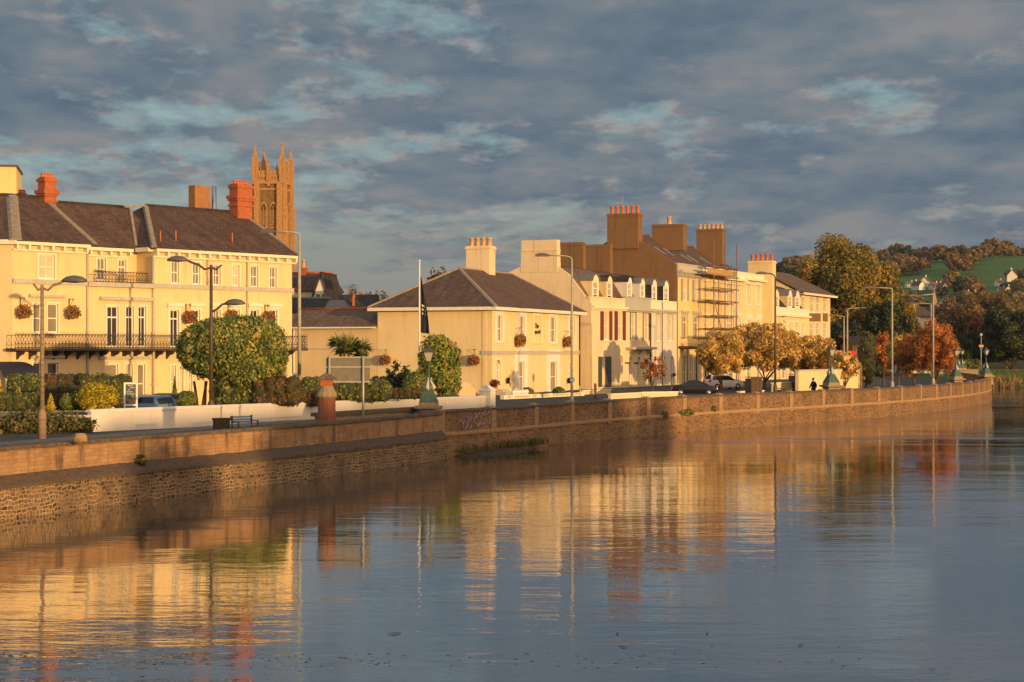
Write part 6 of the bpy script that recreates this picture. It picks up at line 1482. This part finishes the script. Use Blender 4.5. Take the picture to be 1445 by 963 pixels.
# cabbage palm
Zt=118; t=thing('cabbage_palm','cabbage palm with three spiky heads showing above the road sign','palm',(wx(488,Zt),Zt,GZ)); heads=[(479,487,.95),(493,488,1.0),(510,491,.85),(486,497,.75),(509,502,.6)]
rg=np.random.default_rng(5); V=[]; tm=MB()
for px,py,ln in heads:
    c=np.array([wx(px,Zt)-wx(488,Zt),rg.uniform(-.3,.3),wz(py,Zt)-GZ]); tm.tube([(c[0]*.25,0,-.1),(c[0]*.6,c[1]*.5,c[2]*.6),tuple(c)],[.14,.1,.09],7)
    for i in range(120):
        d=rg.normal(size=3); d[2]=abs(d[2])*1.1-.35; d/=np.linalg.norm(d); L_=ln*(.75+.4*rg.random()); sd=np.cross(d,[0,0,1.]); sd/=np.linalg.norm(sd)+1e-6; sd*=.028
        mid=c+d*L_*.55+np.array([0,0,.06]); tip=c+d*L_-np.array([0,0,.1*L_*(1-abs(d[2]))]); V+= [c-sd*.6,c+sd*.6,mid+sd,tip,mid-sd]
V=np.array(V); n_=len(V)//5; me=D.meshes.new('fronds'); me.vertices.add(5*n_); me.vertices.foreach_set('co',V.ravel()); me.loops.add(5*n_); me.loops.foreach_set('vertex_index',np.arange(5*n_)); me.polygons.add(n_); me.polygons.foreach_set('loop_start',np.arange(n_)*5); me.update(calc_edges=True); me.materials.append(l_palm); mesh_obj('fronds',me,t); tm.build('trunk',m_bark,t)
# ================================================================== trees along the quay
tree('sapling','slim sapling with copper red leaves in front of the terrace','tree',wx(921,156),156,GZ,wz(499,156)-GZ,2.9,l_orange,560,.14,41,.28,.06,18,k=.26,shell=.98)
def qtree(label,px,Z,pyt,wpx,leaf,n,size,seed,trunk=.26,nb=22,k=.33,rad=.16,shell=.8,name='quay_tree',dep=None,top=1.,pyb=None):
    return tree(name,label,'tree',wx(px,Z),Z,GZ,wz(pyt,Z)-GZ,wpx/FOC*Z,leaf,n,size,seed,trunk,rad,nb,None,k,dep,shell,top)
qtree('round golden brown tree left of the three before the tall terrace',1018,184,462,76,l_gold,11500,.15,42,.13,30,.28,shell=.55)
qtree('largest golden brown tree in the middle of the three before the terrace',1079,190,448,102,l_gold,17500,.155,43,.13,40,.27,shell=.55)
qtree('golden brown tree behind the heritage lamp and the walking person',1146,196,469,78,l_gold,11500,.155,44,.13,30,.28,shell=.55)
qtree('small golden shrubby tree on the bank right of the heritage lamp',1192,182,492,42,l_gold,1500,.2,45,.1,12)
qtree('small green and yellow tree at the end of the cream boundary wall',1222,196,515,20,l_green,800,.2,46,.1,10)
# ================================================================== large trees beyond
qtree('huge green and gold tree towering behind the end of the terrace',1194,310,325,142,l_green,64000,.27,51,.05,64,.27,.6,.65,'large_tree',16,1.15)
qtree('lower green tree at the left foot of the huge tree',1137,330,384,68,l_green,13000,.27,52,.1,20,.3,.4,.7,'large_tree')
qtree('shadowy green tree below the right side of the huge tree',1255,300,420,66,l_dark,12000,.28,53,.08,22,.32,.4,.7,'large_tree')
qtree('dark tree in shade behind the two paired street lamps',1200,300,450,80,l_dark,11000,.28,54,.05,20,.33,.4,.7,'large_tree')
qtree('olive tree right of the huge tree against the hillside',1268,330,408,60,l_green,12000,.27,55,.1,18,.32,.4,.7,'large_tree')
qtree('upright golden tree left of the lone tall lamp',1247,205,461,26,l_orange,1700,.2,56,.2,14,.36,.12,.8,'quay_tree')
qtree('pale gold loose tree behind the lone tall lamp',1268,200,472,38,l_gold,2100,.2,57,.28,16,.34,.12,.9,'quay_tree')
qtree('spreading orange tree left half of the orange pair',1290,196,468,58,l_orange,9000,.12,58,.16,28,.3,.14,.8,'quay_tree')
qtree('tallest fiery orange tree beside the heritage lamps',1320,190,449,70,l_orange,15000,.12,59,.1,36,.28,.16,.8,'quay_tree')
qtree('purple brown bare-looking tree behind the orange tree',1352,345,412,100,l_brown,20000,.24,60,.08,30,.3,.4,.9,'large_tree')
qtree('red leaved tree beside the purple brown tree',1376,335,440,30,l_copper,1600,.36,61,.1,12,.36,.3,.8,'large_tree')
qtree('pale twiggy tree rising behind the purple brown tree',1378,420,403,82,l_olive,11000,.32,62,.1,22,.32,.4,.95,'large_tree')
qtree('brown and yellow tree on the skyline of the park',1420,410,412,74,l_olive,11000,.3,63,.1,22,.32,.4,.8,'large_tree')
qtree('dark evergreen tree dominating the right edge of the park',1428,318,428,96,l_dark,26000,.26,64,.06,34,.29,.45,.6,'large_tree')
qtree('dark low evergreen left of the park signal post',1368,322,470,56,l_dark,5000,.36,65,.04,18,.34,.4,.6,'large_tree')
qtree('dark evergreen just outside the right edge of the view',1490,325,420,110,l_dark,7000,.45,66,.06,22,.32,.4,.6,'large_tree')
qtree('brown tree between the church spire and the park',1322,360,446,50,l_olive,3600,.4,67,.1,18,.34,.3,.9,'large_tree')
hedge('hedge','clipped dark hedge on the lawn beyond the small bridge','hedge',1338,1380,306,508,523,l_hedge,3,.3,60,seed=68)
hedge('shrub','grey green bushes at the far end of the road','shrub',1216,1252,268,478,530,l_dark,3,.3,40,seed=69,rag=.5)
# copper beech behind the corner house roof and the trees behind the town roofs
qtree('dark red beech showing behind the corner house roof',622,240,370,58,l_copper,2600,.3,71,.2,18,.33,.3,.9,'large_tree')
for k,(px,pyt,w,lf,lab) in enumerate(((497,404,20,l_olive,'yellowish tree above the long dark slate roof'),(512,408,14,l_orange,'low orange tree above the long dark slate roof'),(524,404.5,22,l_olive,'dark round tree above the pale gable of the long roof'),(545,406,22,l_brown,'brown tree behind the left corner of the hipped roof'),(478,411,16,l_dark,'low dark tree right of the white gabled house'))):
    qtree(lab,px,520+k*9,pyt,w*1.9,lf,2400,.5,72+k,.05,12,.38,.4,.8,'distant_tree')
# ================================================================== the hillside
def site(px,Y): x=wx(px,Y); return x, hill(x,Y)
protos={}
def far_tree(lab,px,Y,H_,W_,kind,seed,group=None,sink=.3):
    key=(kind,seed%3); x,z=site(px,Y)
    if key not in protos:
        lf={'g':l_green,'b':l_brown,'o':l_olive,'d':l_dark,'r':l_copper}[kind]
        t=tree('hillside_tree',lab,'tree',x,Y,z-sink,10,9,lf,1500,.75,100+len(protos),.14,.3,14,group,.36,None,.7); protos[key]=t
    else: t=copy_tree(protos[key]); t.location=(x,Y,z-sink)
    t.rotation_euler=(0,0,seed*1.7); t.scale=(W_/9,W_/9,H_/10); tag(t,lab,'tree',group); return t
rg=random.Random(11)
ridge=[(1246,350,18,'b','round brown tree at the left end of the skyline row'),(1258,346,22,'d','dark tree second from the left of the skyline row'),(1268,343,24,'b','tall domed brown tree in the left half of the skyline row'),(1281,347,22,'d','dark spreading tree left of the skyline gap'),(1299,346,20,'b','flat topped brown tree in the middle of the skyline row'),(1309,352,18,'d','dark lower tree beside the biggest dome'),(1326,344,26,'b','biggest domed brown tree on the skyline'),(1346,353,20,'d','low dark tree right of the biggest dome'),(1357,354,12,'b','small brown skyline tree before the gap'),(1369,349,16,'o','pale knobbly tree alone on the skyline'),(1378,356,12,'d','low dark skyline bush right of the knobbly tree'),(1392,349,22,'d','dark round tree on the right half of the skyline'),(1408,346,18,'o','pale tall tree on the right half of the skyline'),(1413,357,22,'o','olive tree just under the skyline at the right'),(1426,345,18,'d','dark square topped tree near the right edge'),(1440,350,20,'d','dark tree at the right edge of the skyline'),(1431,359,16,'b','brown bushy tree below the dark square one'),(1335,356,14,'d','dark hedge tree under the biggest dome'),(1290,357,14,'d','dark hedge tree under the flat topped one'),(1117,359,27,'b','lone brown dome of trees on the hill left of the huge tree'),(1462,347,20,'d','dark skyline tree past the right edge')]
for i,(px,pyt,w,kd,lab) in enumerate(ridge):
    Y=1150+rg.uniform(-15,15); x,z=site(px,Y); H_=max(6,wz(pyt,Y)-z); far_tree(lab,px,Y,H_,w/FOC*Y*1.1,kd,i)
groups=[('hedgerow trees crossing the hill field','autumn brown hedgerow tree on the green hill field',[(1305+i*9+rg.uniform(-3,3),1010-9*i+rg.uniform(-20,20),'bo'[i%2],rg.uniform(7,10)) for i in range(6)]+[(1352+i*9.5,900+24*i,'bob'[i%3],rg.uniform(8,12)) for i in range(9)]),
 ('trees among the hillside houses','leafy tree standing among the small houses on the hill',[(rg.uniform(1255,1450),rg.uniform(690,850),rg.choice('oobgod'),rg.uniform(5,8.5)) for i in range(95)]),
 ('trees on the lower hill slope','autumn tree in the wooded belt at the foot of the hill',[(rg.uniform(1255,1460),rg.uniform(470,690),rg.choice('oobgog'),rg.uniform(6,9.5)) for i in range(64)]),
 ('brown clump at the left of the field','brown tree in the clump at the left edge of the hill field',[(rg.uniform(1252,1304),rg.uniform(900,985),'bbo'[i%3],rg.uniform(7,10)) for i in range(11)]),
 ('dense trees below the hillside houses','tree in the dense belt just below the hillside houses',[(rg.uniform(1255,1455),rg.uniform(630,730),rg.choice('ogobd'),rg.uniform(6,8.5)) for i in range(46)]),
 ('trees left of the huge tree','small hedge tree on the left part of the far hill',[(1085+i*7,980-i*4,'dog'[i%3],rg.uniform(7,11)) for i in range(8)])]
i=0
hp=[(1286,404),(1296,400),(1308,402),(1319,405),(1274,401),(1365,414),(1352,412),(1416,393),(1401,408),(1411,410),(1440,388),(1398,398),(1330,425),(1318,425)]
for gname,lab,lst in groups:
    for px,Y,kd,H_ in lst:
      if 'ridge' in gname or not any(abs(px-hx)<9 and -6 < (HZ-(hill(wx(px,Y),Y)+H_-CAMH)/Y*FOC)-hy+12 and Y < 900 and (HZ-(hill(wx(px,Y),Y)+H_-CAMH)/Y*FOC) < hy+3 for hx,hy in hp): far_tree(lab,px,Y,H_,H_*rg.uniform(.95,1.4),kd,i,gname,.5); i+=1
def cottage():
    t=thing('hillside_house','x','house',(0,0,0)); MB().prism([(-5,-3,0),(5,-3,0),(5,-3,3.4),(-5,-3,3.4)],(0,6,0)).prism([(-5,-3,3.402),(-5,3,3.402),(-5,0,6.3)][::-1],(.2,0,0)).prism([(4.8,-3,3.402),(4.8,3,3.402),(4.8,0,6.3)][::-1],(.2,0,0)).build('wall',m_white,t)
    r=MB().slab([(-5.4,-3.5,3.2),(5.4,-3.5,3.2),(5.4,0,6.5),(-5.4,0,6.5)],.2).slab([(5.4,3.5,3.2),(-5.4,3.5,3.2),(-5.4,0,6.5),(5.4,0,6.5)],.2).build('roof',m_tile,t); MB().box(2.5,3.4,-.4,.4,5.6,7.6).build('chimney',m_white,r)
    for x in (-3,0,3): w=MB().box(x-.6,x+.6,-3.08,-3.003,1.2,2.5).build('window',m_p_dark,t)
    return t
c0=cottage(); names=['white house at the left of the hillside row','white house second from left in the hillside row with its gable to the sun','white house in the middle of the hillside row','white house right of the middle in the hillside row','low white house peeping out left of the hillside row','small white gable above the purple brown tree','low house just left of the small white gable','largest white gabled house high on the right of the hill','white house lowest in the right hand cluster','cream gabled house lowest of the right hand cluster','pale house at the right edge of the hill','pink roofed house left of the largest white gable','white house glimpsed right of the church spire','white house glimpsed behind the church spire']
for k,(px,py) in enumerate(hp):
    best=min([640+8*j for j in range(50)],key=lambda Y:abs(wz(py+9,Y)-hill(wx(px,Y),Y))); x,z=site(px,best); Y=best
    o=c0 if k==0 else copy_tree(c0); o.location=(x,Y-14,z+.4); s_=(1.0,1.15,.8,.9,.7,.75,.6,1.35,.7,.95,.8,.7,.6,.6)[k]*(.66); o.scale=(s_*.85,s_*.85,s_); o.rotation_euler=(0,0,(2.0,1.2,.4,1.9,.3,1.3,.2,1.35,.5,1.25,.3,.6,.3,1.2)[k]); tag(o,names[k],'house')
# spire and school roofs in the middle distance
t=thing('church_spire','slim pale church spire rising among the trees left of the park','church',(wx(1318,480),480,GZ)); z=wz(445,480)-GZ; MB().frustum(0,0,0,wz(431,480)-GZ,1.1,1.1,1.1,1.1).build('tower',m_stone,t); MB().lathe([(1.0,wz(430.9,480)-GZ),(.05,wz(407,480)-GZ)],0,0,8,False).build('spire',m_dress,t)
F=Fr(1286,330,10); t=F.thing('grey_roofed_hall','long grey slate roofed hall among the trees beyond the orange tree','hall'); L_=F.s(1314); ze_=F.z(1300,446); MB().box(0,L_,0,8,-.2,ze_).build('wall',m_white,t); r=MB().slab([(-.4,-.5,ze_-.1),(L_+.4,-.5,ze_-.1),(L_+.4,4,F.z(1300,434,4)),(-.4,4,F.z(1300,434,4))],.15).slab([(L_+.4,8.5,ze_-.1),(-.4,8.5,ze_-.1),(-.4,4,F.z(1300,434,4)),(L_+.4,4,F.z(1300,434,4))],.15).build('roof',m_slate2,t); MB().box(L_*.36,L_*.44,2.4,3.2,ze_,F.z(1296,430,3)).build('chimney',m_white,r); MB().box(L_*.2,L_*.8,5,7,ze_+1,F.z(1300,431.5,6)).build('red_roof_ridge',m_ridge,r)
F=Fr(1203,288,4); t=F.thing('white_windowed_house','shaded house with white windows at the far end of the road','house'); L_=F.s(1234); MB().box(0,L_,0,8,-.2,5.3).build('wall',m_bark,t); MB().slab([(-.3,-.4,5.2),(L_+.3,-.4,5.2),(L_+.3,4,6.6),(-.3,4,6.6)],.15).slab([(L_+.3,8.4,5.2),(-.3,8.4,5.2),(-.3,4,6.6),(L_+.3,4,6.6)],.15).build('roof',m_slate3,t)  # shade over this house is put into its dark wall colour
for px in (1214,1219,1225):
    for py in (492,505): x=F.s(px); z=F.z(px,py); w=MB().box(x-.25,x+.25,-.06,-.003,z-.5,z+.7).build('window',m_trimw,t); MB().box(x-.16,x+.16,-.075,-.061,z-.4,z+.6).build('pane',m_p_dark,w)
F=Fr(1418,292,0); t=F.thing('rail_fence','low brown rail fence on the lawn by the dark trees','fence')
m=MB()
for z_ in (.5,.95): m.box(0,5.5,0,.06,z_,z_+.14)
m.build('fence_rail',m_bark,t)
for k in range(4): MB().box(k*1.8,k*1.8+.14,.062,.2,0,1.2).build('post',m_bark,t)

# ================================================================== bank behind the viewer: unseen warehouse and trees added to shade the quay
structure('far_bank', MB().face([(50,-300,GZ),(420,-300,GZ),(420,40,GZ),(112,40,GZ),(68,-34,GZ)]), m_pave)
t=thing('shadow_caster_warehouse','unseen slate roofed brick warehouse added on the opposite bank to shade the quay','warehouse',(76,-34,GZ),R(65)); MB().box(0,39,0,-12,-.2,OCC-2.2).build('wall',m_obrick,t); MB().slab([(-.5,.5,OCC-2.3),(39.5,.5,OCC-2.3),(39.5,-6,OCC),(-.5,-6,OCC)],.2).slab([(39.5,-12.5,OCC-2.3),(-.5,-12.5,OCC-2.3),(-.5,-6,OCC),(39.5,-6,OCC)],.2).build('roof',m_slate,t)
tree('shadow_caster_tree','unseen tall tree added beside the warehouse to shade the quay','tree',73,-40,GZ,10.5,7,l_green,1800,.4,91,.3,.3,16,shell=.8)

tree('shadow_caster_tree','unseen bushy tree added past the end of the warehouse to shade the quay','tree',96,10,GZ,11.2,9,l_green,1500,.4,92,.2,.3,16,shell=.9)  # added out of view to soften the end of the warehouse's shadow
hz_ = MB().box(-2600,2600,-160,2600,-2.6,140)
if HAZE:
    n=N('haze_air'); v=n.n('ShaderNodeVolumePrincipled'); v.inputs['Color'].default_value=(.62,.78,1.0,1); v.inputs['Density'].default_value=HAZE; v.inputs['Anisotropy'].default_value=.2; n.l(v.outputs[0],n.out.inputs[1])
    o=hz_.build('haze',n.m); o['kind']='stuff'; o['label']='thin evening haze over the valley'
# ================================================================== sky, sun, camera
EL, SX, SY = 3.9, .62, -.785
w=D.worlds.new('World'); scn.world=w; w.use_nodes=True; nt=w.node_tree; nt.nodes.clear()
W=N.__new__(N); W.m=w; W.t=nt; out=W.n('ShaderNodeOutputWorld')
sky=W.n('ShaderNodeTexSky',sky_type='NISHITA'); sky.sun_disc=False; sky.sun_elevation=R(EL); sky.sun_rotation=math.atan2(SX,SY); sky.air_density=1.2; sky.dust_density=.6; sky.ozone_density=2.2
STR=.12
tc=W.n('ShaderNodeTexCoord').outputs['Generated']; sp=W.n('ShaderNodeSeparateXYZ'); W.l(tc,sp.inputs[0])
z=W.math('MAXIMUM',sp.outputs[2],0.); zc=W.math('ADD',z,.17)
cx_=W.math('DIVIDE',sp.outputs[0],zc); cy_=W.math('DIVIDE',sp.outputs[1],zc)
def cvec(ox,oy,s_,sy_=1.):
    c=W.n('ShaderNodeCombineXYZ'); W.l(W.math('ADD',W.math('MULTIPLY',cx_,s_),ox),c.inputs[0]); W.l(W.math('ADD',W.math('MULTIPLY',cy_,s_*sy_),oy),c.inputs[1]); return c.outputs[0]
SEED=SKYSEED
big=W.noise(cvec(SEED,3.1,1.7,.8),1.,6,.58); med=W.noise(cvec(SEED+9,1.7,5.6,.72),1.,8,.6); fine=W.noise(cvec(2,SEED,13.,.7),1.,7,.6)
soft=W.noise(cvec(SEED+5,8.3,3.6,.9),1.,3,.5)
den=W.math('ADD',W.math('MULTIPLY',big,.62),W.math('MULTIPLY',med,.38))
# more cover to the right and overhead, clearer low down
den=W.math('ADD',den,W.math('MULTIPLY',sp.outputs[0],.13))
lf=W.n('ShaderNodeMapRange'); lf.inputs[1].default_value=.125; lf.inputs[2].default_value=.07; lf.inputs[3].default_value=0; lf.inputs[4].default_value=1; W.l(z,lf.inputs[0])
den=W.math('ADD',den,W.math('MULTIPLY',lf.outputs[0],W.math('SUBTRACT',W.math('MULTIPLY',sp.outputs[0],.36),.055)))
lc=W.n('ShaderNodeMapRange'); lc.inputs[1].default_value=.05; lc.inputs[2].default_value=.105; lc.inputs[3].default_value=.0; lc.inputs[4].default_value=.03; W.l(z,lc.inputs[0])
den=W.math('ADD',den,lc.outputs[0])
cover=W.ramp(den,[(COV,0),(COV+.085,1)])
body_=W.ramp(W.math('ADD',W.math('ADD',W.math('MULTIPLY',soft,.46),W.math('MULTIPLY',med,.38)),W.math('MULTIPLY',fine,.16)),[(.37,(.080,.124,.180)),(.45,(.112,.158,.215)),(.52,(.155,.195,.236)),(.62,(.25,.246,.256))])
edge_=W.math('MULTIPLY',W.ramp(den,[(COV+.015,0),(COV+.055,1),(COV+.11,0)]),W.ramp(fine,[(.46,0),(.62,1)]))
body_=W.mix(body_,(.55,.40,.33),W.math('MULTIPLY',edge_,.5))
hz=W.n('ShaderNodeMapRange'); hz.inputs[1].default_value=.0; hz.inputs[2].default_value=.11; W.l(z,hz.inputs[0])
tint=W.ramp(hz.outputs[0],[(0,(.28,.295,.28)),(.5,(.295,.325,.31)),(.75,(.34,.415,.41)),(1,(.32,.46,.49))])
skyc=W.mix(sky.outputs[0],(STR,STR,STR),1.,'MULTIPLY')
clear=W.mix(skyc,tint,.82)
colr=W.mix(clear,body_,W.math('MULTIPLY',cover,.95))
# the open western sky round the low sun is brighter
sd=W.n('ShaderNodeVectorMath',operation='DOT_PRODUCT'); W.l(tc,sd.inputs[0]); sd.inputs[1].default_value=(SX,SY,.07)
gl=W.ramp(sd.outputs['Value'],[(.1,0),(1.,1)])
colr=W.mix(colr,(2.3,1.45,.78),W.math('MULTIPLY',gl,.75))
ov=W.n('ShaderNodeMapRange'); ov.inputs[1].default_value=.35; ov.inputs[2].default_value=.9; W.l(z,ov.inputs[0])
colr=W.mix(colr,(.36,.45,.55),W.math('MULTIPLY',ov.outputs[0],.8))
colr=W.mix(colr,(1/STR,)*3,1.,'MULTIPLY') if False else colr
# the Background's own strength is STR: divide the cloud radiances by it
dv=W.n('ShaderNodeVectorMath',operation='SCALE'); W.l(colr,dv.inputs[0]); dv.inputs['Scale'].default_value=1/STR
bg=W.n('ShaderNodeBackground'); bg.inputs[1].default_value=STR; W.l(dv.outputs[0],bg.inputs[0]); W.l(bg.outputs[0],out.inputs[0])
sl=D.lights.new('sun','SUN'); sl.energy=SUN; sl.angle=R(.53); sl.color=SUNC
so=D.objects.new('sun',sl); C.objects.link(so); so.rotation_euler=Vector((-SX,-SY,-math.tan(R(EL)))).to_track_quat('-Z','Y').to_euler(); so.location=(60,-90,40)
cam=D.cameras.new('camera'); cam.sensor_width=36; cam.lens=FOC/1445*36; cam.shift_y=(HZ-481.5)/1445; cam.clip_end=20000; cam.clip_start=.5
co=D.objects.new('camera',cam); C.objects.link(co); co.location=(0,0,CAMH); co.rotation_euler=(R(90),0,0); scn.camera=co
scn.view_settings.view_transform='Standard'; scn.view_settings.look='None'; scn.view_settings.exposure=0; scn.view_settings.gamma=1; scn.view_settings.use_curve_mapping=False
scn.render.engine='CYCLES'; scn.cycles.max_bounces=5; scn.cycles.diffuse_bounces=2; scn.cycles.glossy_bounces=3; scn.cycles.transmission_bounces=2; scn.cycles.use_denoising=True; scn.cycles.caustics_reflective=False; scn.cycles.caustics_refractive=False
